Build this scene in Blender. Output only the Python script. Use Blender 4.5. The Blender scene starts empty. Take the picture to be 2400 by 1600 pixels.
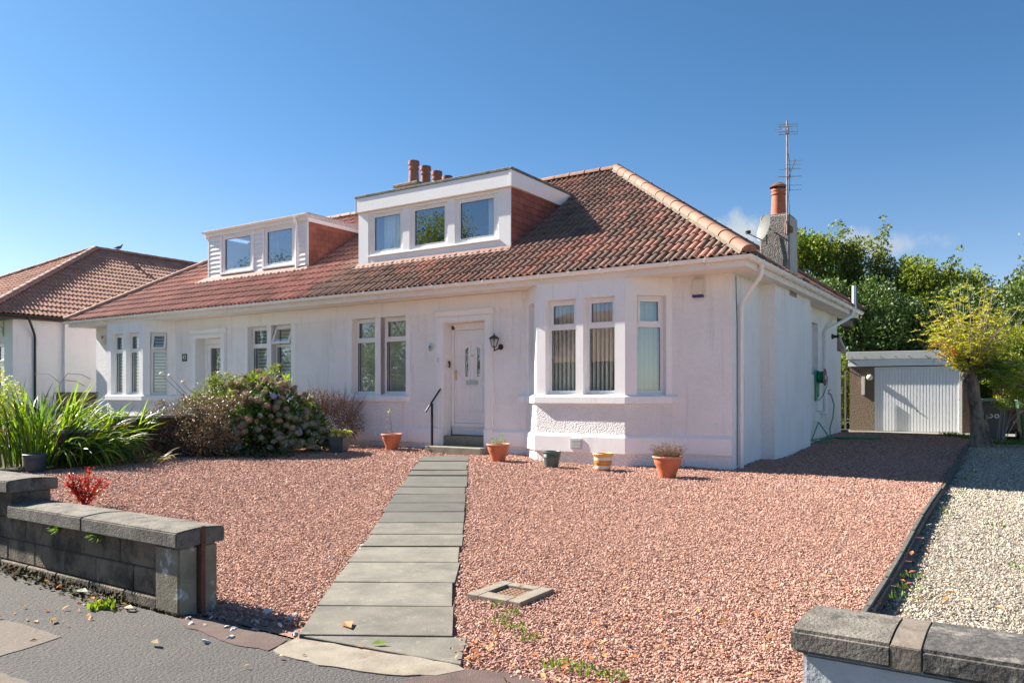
import bpy, bmesh, math, random
import numpy as np
from mathutils import Vector, Matrix, Euler

random.seed(7)
RS = np.random.RandomState(11)
SC = bpy.context.scene
COL = SC.collection
PI = math.pi

# ------------------------------------------------------------------ frame of the place
# world: camera looks along +Y. The street, garden and houses use a turned frame (x along the
# facade, y away from the street) whose origin is the right front corner of the right house.
O2 = (3.6426, 12.8167)
RX = (0.8357, -0.5491)
VX = (0.5491, 0.8357)
ROT = math.atan2(RX[1], RX[0])


def LW(x, y):
    return (O2[0] + x * RX[0] + y * VX[0], O2[1] + x * RX[1] + y * VX[1])


def WL(X, Y):
    a, b = X - O2[0], Y - O2[1]
    return (a * RX[0] + b * RX[1], a * VX[0] + b * VX[1])


# ------------------------------------------------------------------ camera
cam = bpy.data.cameras.new('camera')
camo = bpy.data.objects.new('camera', cam)
COL.objects.link(camo)
camo.location = (0, 0, 1.40)
camo.rotation_euler = (PI / 2, 0, 0)
cam.sensor_width = 36.0
cam.lens = 27.23
cam.shift_y = 0.0517
cam.clip_start = 0.05
cam.clip_end = 2000
SC.camera = camo

# ------------------------------------------------------------------ sun, sky, exposure
SUN_EL = math.radians(37.2)
DEL = math.radians(7.0)
sx, sy = math.cos(DEL), math.sin(DEL)            # direction the light travels, in the facade frame
SW = (sx * RX[0] + sy * VX[0], sx * RX[1] + sy * VX[1])
sun = bpy.data.lights.new('sun', 'SUN')
sun.energy = 5.0
sun.angle = math.radians(0.5)
sun.color = (1.0, 0.925, 0.82)
suno = bpy.data.objects.new('sun', sun)
COL.objects.link(suno)
suno.rotation_euler = Vector((SW[0] * math.cos(SUN_EL), SW[1] * math.cos(SUN_EL), -math.sin(SUN_EL))).to_track_quat('-Z', 'Y').to_euler()
world = bpy.data.worlds.new('World')
SC.world = world
world.use_nodes = True
wn, wl = world.node_tree.nodes, world.node_tree.links
wn.clear()
wo = wn.new('ShaderNodeOutputWorld')
bg = wn.new('ShaderNodeBackground')
sky = wn.new('ShaderNodeTexSky')
sky.sky_type = 'NISHITA'
sky.sun_disc = False
sky.sun_elevation = SUN_EL
sky.sun_rotation = math.atan2(-SW[0], -SW[1])
sky.altitude = 100
sky.air_density = 0.6
sky.dust_density = 0.35
sky.ozone_density = 2.2
bg.inputs['Strength'].default_value = 0.09
tc = wn.new('ShaderNodeTexCoord')


def wdir(px, py):
    v = Vector(((px - 1200) / 1815.6, 1.0, (924 - py) / 1815.6))
    return v.normalized()


prev = sky.outputs[0]
cn = wn.new('ShaderNodeTexNoise')
cn.inputs['Scale'].default_value = 26
cn.inputs['Detail'].default_value = 6
cn.inputs['Roughness'].default_value = 0.62
wl.new(tc.outputs['Generated'], cn.inputs['Vector'])
for (px, py, wx, wz, amt) in ((1728, 545, 0.030, 0.022, 0.75), (2085, 575, 0.060, 0.014, 0.42), (2010, 568, 0.03, 0.014, 0.30)):
    d = wdir(px, py)
    sub = wn.new('ShaderNodeVectorMath'); sub.operation = 'SUBTRACT'
    wl.new(tc.outputs['Generated'], sub.inputs[0]); sub.inputs[1].default_value = d
    dv = wn.new('ShaderNodeVectorMath'); dv.operation = 'DIVIDE'
    wl.new(sub.outputs[0], dv.inputs[0]); dv.inputs[1].default_value = (wx, wx, wz)
    ln = wn.new('ShaderNodeVectorMath'); ln.operation = 'LENGTH'
    wl.new(dv.outputs[0], ln.inputs[0])
    m1 = wn.new('ShaderNodeMath'); m1.operation = 'SUBTRACT'; m1.inputs[0].default_value = 1.35
    wl.new(ln.outputs['Value'], m1.inputs[1])
    m2 = wn.new('ShaderNodeMath'); m2.operation = 'MULTIPLY_ADD'
    wl.new(cn.outputs['Fac'], m2.inputs[0]); m2.inputs[1].default_value = 2.6; m2.inputs[2].default_value = -1.35
    m3 = wn.new('ShaderNodeMath'); m3.operation = 'ADD'
    wl.new(m1.outputs[0], m3.inputs[0]); wl.new(m2.outputs[0], m3.inputs[1])
    mr = wn.new('ShaderNodeMapRange'); mr.interpolation_type = 'SMOOTHSTEP'
    wl.new(m3.outputs[0], mr.inputs['Value'])
    mr.inputs['From Min'].default_value = 0.0; mr.inputs['From Max'].default_value = 0.95
    mr.inputs['To Max'].default_value = amt
    mx = wn.new('ShaderNodeMix'); mx.data_type = 'RGBA'
    wl.new(mr.outputs[0], mx.inputs[0])
    wl.new(prev, mx.inputs[6]); mx.inputs[7].default_value = (4.9, 4.4, 4.2, 1)
    prev = mx.outputs[2]
tint = wn.new('ShaderNodeMix'); tint.data_type = 'RGBA'; tint.blend_type = 'MULTIPLY'; tint.inputs[0].default_value = 1.0
wl.new(prev, tint.inputs[6])                                 # hazier, whiter near the horizon all round; deeper blue above
sepz = wn.new('ShaderNodeSeparateXYZ'); wl.new(tc.outputs['Generated'], sepz.inputs[0])
mrz = wn.new('ShaderNodeMapRange'); mrz.interpolation_type = 'SMOOTHERSTEP'; wl.new(sepz.outputs['Z'], mrz.inputs['Value'])
mrz.inputs['From Min'].default_value = -.05; mrz.inputs['From Max'].default_value = .42
tg = wn.new('ShaderNodeMix'); tg.data_type = 'RGBA'; wl.new(mrz.outputs[0], tg.inputs[0])
tg.inputs[6].default_value = (0.72, 0.64, 0.57, 1); tg.inputs[7].default_value = (0.385, 0.60, 0.66, 1)
wl.new(tg.outputs[2], tint.inputs[7])
wl.new(tint.outputs[2], bg.inputs['Color'])
wl.new(bg.outputs[0], wo.inputs[0])
SC.view_settings.view_transform = 'Standard'
SC.view_settings.look = 'None'
SC.view_settings.gamma = 1.0
SC.view_settings.use_curve_mapping = False
SC.view_settings.exposure = 1.68
SC.render.engine = 'CYCLES'
SC.cycles.max_bounces = 8
SC.cycles.transparent_max_bounces = 16

# ------------------------------------------------------------------ ground height
GP = np.array([(0, 0, .152), (-1.66, -.61, .17), (-3.47, -.61, .2), (-4.46, 0, .24), (-6.54, 0, .275), (-8.84, 0, .272), (0, 1.71, .22),
               (.25, 4.56, .30), (0, 8.75, .40), (.3, 11, .36), (3, 11, .36), (-.45, -9.78, 0), (3.3, -9.78, -.02), (3.2, -7.6, .03),
               (3.1, -1.8, .13), (3.1, 3, .2), (3.1, 6.6, .28), (-2.65, -9.78, .02), (-6, -9.78, .05), (-9.73, -4, .22), (-9.73, -7, .13),
               (-3, -5, .1), (-6, -5, .14), (0, -5, .07), (-12, -10, .1), (0, -14, -.03), (-6, -14, 0), (5, -14, -.05), (6, -8, .0),
               (6, 0, .14), (6, 8, .3), (-16, 0, .4), (-22, 0, .6), (-16, -6, .3), (5, 20, .4), (-10, 20, .5), (20, 20, .5), (1.5, -2, .14),
               (-5.45, -.7, .19)])


def G(x, y):
    x = np.asarray(x, float); y = np.asarray(y, float)
    d2 = (x[..., None] - GP[:, 0]) ** 2 + (y[..., None] - GP[:, 1]) ** 2 + .6
    w = d2 ** -1.8
    return (w * GP[:, 2]).sum(-1) / w.sum(-1)


def g(x, y):
    return float(G(x, y))


def gw(X, Y):
    return g(*WL(X, Y))


# ------------------------------------------------------------------ materials
MATS = {}


def nt(name):
    m = bpy.data.materials.new(name)
    m.use_nodes = True
    n, l = m.node_tree.nodes, m.node_tree.links
    b = n['Principled BSDF']
    MATS[name] = m
    return m, n, l, b


def rgb(c):
    return (c[0], c[1], c[2], 1.0)


def pm(name, col, col2=None, scale=6.0, contrast=(0.35, 0.65), rough=0.8, bump=0.0, bscale=60.0, bdist=0.01, rnd=0.0,
       metal=0.0, spec=0.5, space='Object', voro=False, hue=None, trans=0.0, extra=None, coat=0.0, stretch=None, isl=True):
    """procedural surface: two colours mottled by noise, per-piece lightness change, grain bump"""
    m, n, l, b = nt(name)
    t = n.new('ShaderNodeTexCoord')
    geo = n.new('ShaderNodeNewGeometry')
    vec = t.outputs['Object'] if space == 'Object' else geo.outputs['Position']
    if stretch:
        mp = n.new('ShaderNodeMapping'); mp.inputs['Scale'].default_value = stretch
        l.new(vec, mp.inputs['Vector']); vec = mp.outputs[0]
    colout = None
    if col2 is not None:
        nz = n.new('ShaderNodeTexNoise'); nz.inputs['Scale'].default_value = scale
        nz.inputs['Detail'].default_value = 7; nz.inputs['Roughness'].default_value = 0.65
        l.new(vec, nz.inputs['Vector'])
        mr = n.new('ShaderNodeMapRange'); l.new(nz.outputs['Fac'], mr.inputs['Value'])
        mr.inputs['From Min'].default_value, mr.inputs['From Max'].default_value = contrast
        mx = n.new('ShaderNodeMix'); mx.data_type = 'RGBA'
        l.new(mr.outputs[0], mx.inputs[0]); mx.inputs[6].default_value = rgb(col); mx.inputs[7].default_value = rgb(col2)
        colout = mx.outputs[2]
    if extra:                                    # a third colour in patches: (colour, scale, lo, hi)
        nz = n.new('ShaderNodeTexNoise'); nz.inputs['Scale'].default_value = extra[1]
        nz.inputs['Detail'].default_value = 8; nz.inputs['Roughness'].default_value = 0.7
        l.new(geo.outputs['Position'], nz.inputs['Vector'])
        mr = n.new('ShaderNodeMapRange'); l.new(nz.outputs['Fac'], mr.inputs['Value'])
        mr.inputs['From Min'].default_value, mr.inputs['From Max'].default_value = extra[2], extra[3]
        mx = n.new('ShaderNodeMix'); mx.data_type = 'RGBA'
        l.new(mr.outputs[0], mx.inputs[0])
        if colout: l.new(colout, mx.inputs[6])
        else: mx.inputs[6].default_value = rgb(col)
        mx.inputs[7].default_value = rgb(extra[0])
        colout = mx.outputs[2]
    if rnd > 0 or hue:
        oi = n.new('ShaderNodeObjectInfo')
        ad = n.new('ShaderNodeMath'); ad.operation = 'ADD'
        l.new(oi.outputs['Random'], ad.inputs[0])
        if isl: l.new(geo.outputs['Random Per Island'], ad.inputs[1])
        else: ad.inputs[1].default_value = 0.0
        fr = n.new('ShaderNodeMath'); fr.operation = 'FRACT'; l.new(ad.outputs[0], fr.inputs[0])
        if hue:                                  # some pieces take another colour
            mx = n.new('ShaderNodeMix'); mx.data_type = 'RGBA'
            mr = n.new('ShaderNodeMapRange'); l.new(fr.outputs[0], mr.inputs['Value'])
            mr.inputs['From Min'].default_value = hue[1]; mr.inputs['From Max'].default_value = hue[2]
            l.new(mr.outputs[0], mx.inputs[0])
            if colout: l.new(colout, mx.inputs[6])
            else: mx.inputs[6].default_value = rgb(col)
            mx.inputs[7].default_value = rgb(hue[0])
            colout = mx.outputs[2]
        if rnd > 0:
            f2 = n.new('ShaderNodeMath'); f2.operation = 'MULTIPLY'; l.new(fr.outputs[0], f2.inputs[0]); f2.inputs[1].default_value = 7.31
            f3 = n.new('ShaderNodeMath'); f3.operation = 'FRACT'; l.new(f2.outputs[0], f3.inputs[0])
            mr = n.new('ShaderNodeMapRange'); l.new(f3.outputs[0], mr.inputs['Value'])
            mr.inputs['To Min'].default_value = 1 - rnd; mr.inputs['To Max'].default_value = 1 + rnd
            hs = n.new('ShaderNodeHueSaturation')
            l.new(mr.outputs[0], hs.inputs['Value'])
            if colout: l.new(colout, hs.inputs['Color'])
            else: hs.inputs['Color'].default_value = rgb(col)
            colout = hs.outputs[0]
    if colout: l.new(colout, b.inputs['Base Color'])
    else: b.inputs['Base Color'].default_value = rgb(col)
    b.inputs['Roughness'].default_value = rough
    b.inputs['Metallic'].default_value = metal
    b.inputs['Specular IOR Level'].default_value = spec
    if coat: b.inputs['Coat Weight'].default_value = coat
    if bump > 0:
        if voro:
            bz = n.new('ShaderNodeTexVoronoi'); bz.inputs['Scale'].default_value = bscale
            bz.inputs['Randomness'].default_value = 1.0
            l.new(vec, bz.inputs['Vector']); h = bz.outputs['Distance']
            nz = n.new('ShaderNodeTexNoise'); nz.inputs['Scale'].default_value = bscale * 0.6; nz.inputs['Detail'].default_value = 3
            l.new(vec, nz.inputs['Vector'])
            ma = n.new('ShaderNodeMath'); ma.operation = 'SUBTRACT'; l.new(nz.outputs['Fac'], ma.inputs[0]); l.new(h, ma.inputs[1]); h = ma.outputs[0]
        else:
            bz = n.new('ShaderNodeTexNoise'); bz.inputs['Scale'].default_value = bscale
            bz.inputs['Detail'].default_value = 5; bz.inputs['Roughness'].default_value = 0.6
            l.new(vec, bz.inputs['Vector']); h = bz.outputs['Fac']
        bp = n.new('ShaderNodeBump'); bp.inputs['Strength'].default_value = bump; bp.inputs['Distance'].default_value = bdist
        l.new(h, bp.inputs['Height']); l.new(bp.outputs[0], b.inputs['Normal'])
    if trans > 0:                                # thin leaves let some light through
        out = [x for x in n if x.type == 'OUTPUT_MATERIAL'][0]
        tr = n.new('ShaderNodeBsdfTranslucent')
        if colout:
            br = n.new('ShaderNodeMix'); br.data_type = 'RGBA'; br.blend_type = 'MULTIPLY'; br.inputs[0].default_value = 1.0
            l.new(colout, br.inputs[6]); br.inputs[7].default_value = (1.5, 1.6, 0.7, 1)
            l.new(br.outputs[2], tr.inputs['Color'])
        else:
            tr.inputs['Color'].default_value = rgb(col)
        ms = n.new('ShaderNodeMixShader'); ms.inputs[0].default_value = trans
        l.new(b.outputs[0], ms.inputs[1]); l.new(tr.outputs[0], ms.inputs[2]); l.new(ms.outputs[0], out.inputs[0])
    return m


WH = (0.80, 0.785, 0.775)
pm('harling', (0.87, 0.855, 0.845), (0.80, 0.78, 0.765), 1.3, (.42, .72), rough=.92, bump=.55, bscale=38, bdist=.02, voro=True)
pm('coarse_harling', (0.87, 0.86, 0.85), (0.80, 0.785, 0.77), 1.5, rough=.92, bump=.8, bscale=46, bdist=.022, voro=True)
pm('smooth_render', (0.87, 0.86, 0.855), (0.81, 0.795, 0.78), 1.1, (.45, .75), rough=.8, bump=.10, bscale=25, bdist=.01)
pm('soffit_paint', (0.84, 0.79, 0.73), (0.77, 0.71, 0.65), 1.2, rough=.7)
pm('white_plastic', (0.86, 0.85, 0.85), (0.82, 0.81, 0.80), 2.0, rough=.32, spec=.5)
pm('grey_trim', (0.60, 0.61, 0.60), (0.50, 0.51, 0.50), 3.0, rough=.5)
pm('weathered_trim', (0.66, 0.60, 0.58), (0.40, 0.34, 0.33), 9, (.4, .7), rough=.7)
pm('roof_tile_brown', (0.250, 0.152, 0.112), (0.190, 0.113, 0.085), 0.9, (.36, .64), rough=.9, bump=.35, bscale=70, bdist=.006,
   rnd=.20, hue=((0.35, 0.165, 0.115), .6, 1.0), space='World', extra=((0.085, 0.075, 0.05), 3.2, .56, .70))
pm('roof_tile_red', (0.38, 0.160, 0.122), (0.29, 0.125, 0.098), 1.1, (.38, .62), rough=.85, bump=.3, bscale=70, bdist=.006,
   rnd=.18, hue=((0.30, 0.14, 0.10), .7, 1.0), space='World', extra=((0.07, 0.055, 0.045), 4.0, .60, .72))
pm('roof_tile_tan', (0.50, 0.27, 0.185), (0.40, 0.215, 0.15), 1.1, rough=.85, bump=.3, bscale=70, bdist=.006, rnd=.12, space='World')
pm('roof_deck', (0.06, 0.04, 0.035), rough=.95)
pm('ridge_clay', (0.33, 0.165, 0.105), (0.24, 0.12, 0.08), 5, rough=.8, bump=.25, bscale=50, rnd=.16, space='World', extra=((0.16, 0.13, 0.10), 9, .62, .74))
pm('ridge_pale', (0.40, 0.245, 0.185), (0.30, 0.185, 0.14), 5, rough=.85, bump=.2, bscale=50, rnd=.10, space='World')
pm('mortar', (0.20, 0.165, 0.13), (0.12, 0.10, 0.08), 14, rough=.95, bump=.5, bscale=40)
pm('hung_tile', (0.34, 0.115, 0.080), (0.24, 0.085, 0.065), 3, rough=.85, bump=.2, bscale=60, rnd=.17, space='World')
pm('felt', (0.10, 0.105, 0.105), (0.22, 0.23, 0.20), 14, (.42, .6), rough=.95, bump=.6, bscale=50)
pm('lead_pink', (0.25, 0.135, 0.11), (0.17, 0.095, 0.08), 6, rough=.8, bump=.3, bscale=40)
pm('lead_grey', (0.50, 0.48, 0.47), (0.30, 0.29, 0.29), 8, rough=.7, bump=.3, bscale=30)
pm('stack_harl', (0.34, 0.315, 0.29), (0.20, 0.18, 0.165), 9, rough=.95, bump=.9, bscale=46, bdist=.018, voro=True)
pm('stack_smooth', (0.50, 0.48, 0.46), (0.36, 0.34, 0.33), 4, rough=.9, bump=.3, bscale=30, stretch=(1, 1, .2))
pm('stack_stone', (0.30, 0.26, 0.20), (0.13, 0.11, 0.09), 12, rough=.95, bump=.8, bscale=30)
pm('pot_clay', (0.46, 0.145, 0.075), (0.36, 0.11, 0.06), 8, rough=.75, bump=.1)
pm('pot_clay_old', (0.34, 0.15, 0.105), (0.22, 0.10, 0.075), 9, rough=.85, bump=.2)
pm('rust', (0.16, 0.065, 0.04), (0.09, 0.04, 0.03), 20, rough=.9, bump=.4)
pm('rust_light', (0.30, 0.17, 0.10), (0.20, 0.11, 0.07), 18, rough=.8, bump=.3)
pm('galv', (0.34, 0.34, 0.35), (0.22, 0.21, 0.21), 20, rough=.5, metal=.5)
pm('mast_rust', (0.30, 0.14, 0.12), (0.42, 0.36, 0.34), 6, rough=.7)
pm('black_metal', (0.018, 0.016, 0.018), rough=.4)
pm('dish_grey', (0.075, 0.085, 0.082), (0.06, 0.068, 0.066), 5, rough=.6)
pm('brass', (0.75, 0.52, 0.22), rough=.3, metal=1.0)
pm('steel', (0.55, 0.57, 0.55), rough=.35, metal=.8)
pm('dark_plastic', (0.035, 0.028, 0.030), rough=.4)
pm('purple_plastic', (0.045, 0.03, 0.16), rough=.4)
pm('beige_plastic', (0.70, 0.64, 0.56), rough=.5)
pm('slab_grey', (0.100, 0.096, 0.082), (0.074, 0.072, 0.062), 3.5, rough=.9, bump=.45, bscale=90, bdist=.004, rnd=.13, space='World', extra=((0.12, 0.12, 0.105), 30, .60, .75))
pm('slab_tan', (0.180, 0.165, 0.135), (0.115, 0.108, 0.09), 3.5, rough=.92, bump=.6, bscale=90, bdist=.005, rnd=.12, space='World', extra=((0.24, 0.23, 0.20), 18, .56, .72))
pm('threshold', (0.27, 0.235, 0.185), (0.18, 0.155, 0.12), 5, rough=.92, bump=.5, bscale=60, bdist=.006, space='World', extra=((0.17, 0.11, 0.085), 4, .54, .66))
pm('step_stone', (0.26, 0.235, 0.18), (0.18, 0.168, 0.13), 5, rough=.9, bump=.4, bscale=70, extra=((0.12, 0.125, 0.12), 6, .58, .75))
pm('cap_stone', (0.21, 0.188, 0.158), (0.11, 0.098, 0.084), 9, (.38, .64), rough=.97, bump=1.0, bscale=75, bdist=.012, rnd=.06, space='World', extra=((0.045, 0.043, 0.042), 7, .56, .68))
pm('cap_dark', (0.10, 0.092, 0.085), (0.045, 0.043, 0.042), 30, (.4, .6), rough=.95, bump=1.0, bscale=70, bdist=.008, space='World', extra=((0.26, 0.235, 0.20), 6, .53, .66))
pm('block_dark', (0.26, 0.21, 0.155), (0.085, 0.07, 0.056), 5, (.40, .60), rough=.97, bump=1.0, bscale=55, bdist=.03, rnd=.18, space='World', extra=((0.20, 0.18, 0.145), 7, .55, .7))
pm('pillar_stone', (0.27, 0.235, 0.17), (0.17, 0.15, 0.11), 6, rough=.92, bump=.6, bscale=60, bdist=.006, space='World', extra=((0.52, 0.51, 0.48), 6.5, .56, .64))
pm('moss', (0.10, 0.085, 0.018), (0.05, 0.035, 0.012), 14, rough=1.0, bump=1.0, bscale=80, bdist=.02)
pm('wall_paint', (0.55, 0.56, 0.58), (0.44, 0.45, 0.46), 3, rough=.8, bump=.5, bscale=14, bdist=.02, space='World', extra=((0.05, 0.035, 0.03), 4.5, .70, .73))
pm('brick_red', (0.34, 0.125, 0.075), (0.25, 0.09, 0.06), 12, rough=.9, bump=.4, bscale=60, rnd=.22)
pm('brick_mortar', (0.36, 0.27, 0.22), (0.27, 0.20, 0.16), 10, rough=.95)
pm('coping_grey', (0.30, 0.29, 0.29), (0.22, 0.21, 0.21), 6, rough=.9)
pm('kerb_stone', (0.12, 0.112, 0.10), (0.07, 0.066, 0.058), 9, rough=.95, bump=.8, bscale=70, bdist=.006, rnd=.06, space='World', extra=((0.32, 0.29, 0.24), 7, .62, .75))
pm('asphalt', (0.105, 0.098, 0.092), (0.060, 0.056, 0.054), 75, (.36, .60), rough=.93, bump=1.0, bscale=48, bdist=.02, space='World', extra=((0.030, 0.028, 0.027), 30, .66, .70))
pm('old_concrete', (0.145, 0.118, 0.094), (0.095, 0.078, 0.064), 60, (.36, .6), rough=.92, bump=.6, bscale=70, bdist=.005, space='World', extra=((0.19, 0.165, 0.13), 100, .6, .7))
pm('red_tar', (0.11, 0.070, 0.060), (0.075, 0.05, 0.044), 8, rough=.95, bump=.9, bscale=90, bdist=.006, space='World')
pm('gravel_base', (0.42, 0.235, 0.175), (0.27, 0.15, 0.115), 34, (.4, .6), rough=.95, bump=1.0, bscale=60, bdist=.02, space='World')
pm('grey_gravel_base', (0.36, 0.32, 0.265), (0.24, 0.21, 0.175), 34, (.4, .6), rough=.95, bump=1.0, bscale=60, bdist=.02, space='World', extra=((0.16, 0.10, 0.055), 1.3, .58, .7))
pm('soil', (0.09, 0.065, 0.045), (0.05, 0.035, 0.025), 9, rough=1.0, bump=1.0, bscale=40, space='World')
pm('meadow', (0.07, 0.085, 0.03), (0.05, 0.06, 0.025), 2, rough=1.0, bump=.6, bscale=20, space='World')
pm('stone_red', (0.465, 0.278, 0.212), rough=.85, rnd=.26, hue=((0.36, 0.20, 0.158), .66, .98), bump=.2, bscale=60)
pm('stone_grey', (0.46, 0.405, 0.325), rough=.85, rnd=.28, hue=((0.30, 0.24, 0.19), .7, .95), bump=.2, bscale=60)
pm('stone_white', (0.6, 0.57, 0.52), (0.4, 0.38, 0.36), 20, rough=.8, rnd=.2)
pm('terracotta', (0.50, 0.155, 0.072), (0.43, 0.13, 0.062), 7, rough=.62, bump=.05)
pm('terracotta_rim', (0.58, 0.245, 0.15), (0.50, 0.20, 0.12), 7, rough=.65)
pm('pot_green', (0.075, 0.125, 0.115), (0.06, 0.10, 0.095), 4, rough=.45)
pm('pot_blue', (0.035, 0.065, 0.085), (0.03, 0.05, 0.065), 4, rough=.5)
pm('pot_slate', (0.11, 0.13, 0.145), (0.085, 0.10, 0.115), 4, rough=.45)
pm('glaze_yellow', (0.72, 0.47, 0.16), (0.62, 0.38, 0.12), 9, rough=.3)
pm('glaze_white', (0.72, 0.70, 0.66), (0.60, 0.56, 0.52), 9, rough=.3)
pm('glaze_brown', (0.52, 0.24, 0.055), (0.40, 0.17, 0.04), 14, rough=.3)
pm('compost', (0.07, 0.05, 0.035), (0.12, 0.09, 0.06), 30, rough=1.0, bump=1.0, bscale=60)
pm('stem_pink', (0.45, 0.16, 0.17), rough=.7)
pm('bark', (0.27, 0.225, 0.175), (0.10, 0.075, 0.055), 6, (.4, .6), rough=.95, bump=1.0, bscale=18, bdist=.04, stretch=(1, 1, .35), extra=((0.30, 0.29, 0.28), 9, .58, .68))
pm('bark_dark', (0.07, 0.05, 0.035), (0.04, 0.03, 0.022), 8, rough=.95, bump=.6, bscale=20)
pm('shoot', (0.36, 0.30, 0.25), (0.26, 0.21, 0.17), 8, rough=.8)
pm('garage_harl', (0.26, 0.19, 0.13), (0.17, 0.12, 0.085), 60, (.4, .6), rough=.95, bump=1.0, bscale=50, bdist=.02, voro=True)
pm('garage_door', (0.86, 0.87, 0.88), (0.82, 0.83, 0.84), 3, rough=.4)
pm('garage_trim', (0.50, 0.52, 0.50), (0.44, 0.46, 0.44), 3, rough=.45)
pm('fence_brown', (0.085, 0.045, 0.033), (0.06, 0.032, 0.025), 6, rough=.85, rnd=.15, bump=.3, bscale=30, stretch=(.3, 1, 4))
pm('bin_grey', (0.085, 0.085, 0.095), rough=.5)
pm('bin_green', (0.05, 0.12, 0.055), rough=.45)
pm('bin_lid_pale', (0.30, 0.45, 0.38), rough=.4)
pm('paint_white', (0.75, 0.75, 0.74), rough=.6)
pm('hose_green', (0.01, 0.25, 0.12), rough=.45)
pm('orange_plastic', (0.75, 0.25, 0.10), rough=.5)
pm('blind_grey', (0.40, 0.44, 0.43), rough=.9, rnd=.08)
pm('blind_green', (0.52, 0.56, 0.43), (0.42, 0.46, 0.34), 40, rough=.9, rnd=.06)
pm('blind_edge', (0.80, 0.80, 0.76), rough=.9)
pm('blind_sheer', (0.60, 0.66, 0.60), rough=.9)
pm('blind_band', (0.20, 0.22, 0.21), rough=.9)
pm('curtain', (0.85, 0.88, 0.88), rough=.9)
pm('interior', (0.05, 0.045, 0.042), rough=.95)
pm('plaque_black', (0.03, 0.02, 0.02), rough=.3)
pm('wood_pale', (0.35, 0.24, 0.16), rough=.8)
pm('pigeon', (0.12, 0.13, 0.16), (0.07, 0.075, 0.095), 12, rough=.8)
pm('lens', (0.01, 0.01, 0.012), rough=.1)
# foliage
pm('leaf_hedge', (0.165, 0.215, 0.03), rough=.75, rnd=.45, hue=((0.25, 0.26, 0.035), .5, 1.0), trans=.35)
pm('leaf_dark', (0.085, 0.14, 0.035), rough=.5, rnd=.45, hue=((0.075, 0.11, 0.03), .6, 1.0), trans=.22)
pm('leaf_olive', (0.155, 0.19, 0.045), rough=.75, rnd=.4, hue=((0.15, 0.15, 0.05), .6, 1.0), trans=.28)
pm('leaf_yellow', (0.46, 0.41, 0.04), rough=.6, rnd=.3, hue=((0.45, 0.30, 0.05), .85, 1.0), trans=.35)
pm('leaf_orange', (0.50, 0.16, 0.04), rough=.6, rnd=.3, trans=.3)
pm('leaf_lime', (0.19, 0.26, 0.03), rough=.55, rnd=.35, trans=.35)
pm('leaf_strap', (0.19, 0.29, 0.022), rough=.5, rnd=.38, hue=((0.08, 0.16, 0.03), .5, .95), trans=.42)
pm('leaf_strap_dark', (0.035, 0.075, 0.03), rough=.5, rnd=.35, trans=.25)
pm('leaf_straw', (0.26, 0.17, 0.08), rough=.8, rnd=.3, trans=.2)
pm('leaf_hydrangea', (0.07, 0.135, 0.035), rough=.5, rnd=.35, hue=((0.17, 0.24, 0.035), .8, 1.0), trans=.25)
pm('floret_tan', (0.33, 0.235, 0.175), rough=.85, rnd=.3, hue=((0.22, 0.24, 0.15), .5, 1.0), trans=.12)
pm('floret_green', (0.18, 0.24, 0.17), rough=.85, rnd=.3, hue=((0.25, 0.23, 0.20), .6, 1.0), trans=.12)
pm('floret_blue', (0.35, 0.40, 0.58), rough=.8, rnd=.2, trans=.12)
pm('leaf_copper', (0.17, 0.115, 0.08), rough=.42, rnd=.45, hue=((0.30, 0.22, 0.15), .7, 1.0), trans=.15, spec=.6)
pm('leaf_maroon', (0.14, 0.072, 0.045), rough=.6, rnd=.4, hue=((0.13, 0.075, 0.03), .6, 1.0), trans=.15)
pm('twig_red', (0.20, 0.085, 0.07), rough=.8, rnd=.2)
pm('leaf_rose', (0.15, 0.19, 0.035), rough=.5, rnd=.35, hue=((0.24, 0.23, 0.05), .6, 1.0), trans=.3)
pm('petal_white', (0.80, 0.76, 0.70), rough=.8, trans=.2)
pm('leaf_red', (0.33, 0.018, 0.026), rough=.38, rnd=.35, hue=((0.50, 0.085, 0.03), .55, 1.0), trans=.3)
pm('leaf_cream', (0.60, 0.58, 0.24), rough=.5, rnd=.2, hue=((0.40, 0.47, 0.07), .55, 1.0), trans=.3)
pm('leaf_fallen', (0.40, 0.13, 0.035), rough=.7, rnd=.4, hue=((0.48, 0.30, 0.12), .55, 1.0), trans=.2)
pm('grass_blade', (0.12, 0.20, 0.03), rough=.6, rnd=.3, trans=.3)
pm('heather', (0.19, 0.11, 0.10), rough=.8, rnd=.3, hue=((0.17, 0.17, 0.07), .6, 1.0), trans=.15)


def streaks(name, col, amt, lo=.55, hi=.8, scale=(9, 9, .55)):
    """rain marks: tall narrow stains with a shape of their own"""
    m = MATS[name]; n, l = m.node_tree.nodes, m.node_tree.links; b = n['Principled BSDF']
    src = b.inputs['Base Color'].links[0].from_socket
    geo = n.new('ShaderNodeNewGeometry'); mp = n.new('ShaderNodeMapping'); mp.inputs['Scale'].default_value = scale; l.new(geo.outputs['Position'], mp.inputs['Vector'])
    nz = n.new('ShaderNodeTexNoise'); nz.inputs['Scale'].default_value = 1.0; nz.inputs['Detail'].default_value = 6; nz.inputs['Roughness'].default_value = .7; l.new(mp.outputs[0], nz.inputs['Vector'])
    mr = n.new('ShaderNodeMapRange'); l.new(nz.outputs['Fac'], mr.inputs['Value']); mr.inputs['From Min'].default_value = lo; mr.inputs['From Max'].default_value = hi; mr.inputs['To Max'].default_value = amt
    mx = n.new('ShaderNodeMix'); mx.data_type = 'RGBA'; l.new(mr.outputs[0], mx.inputs[0]); l.new(src, mx.inputs[6]); mx.inputs[7].default_value = rgb(col); l.new(mx.outputs[2], b.inputs['Base Color'])


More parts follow.
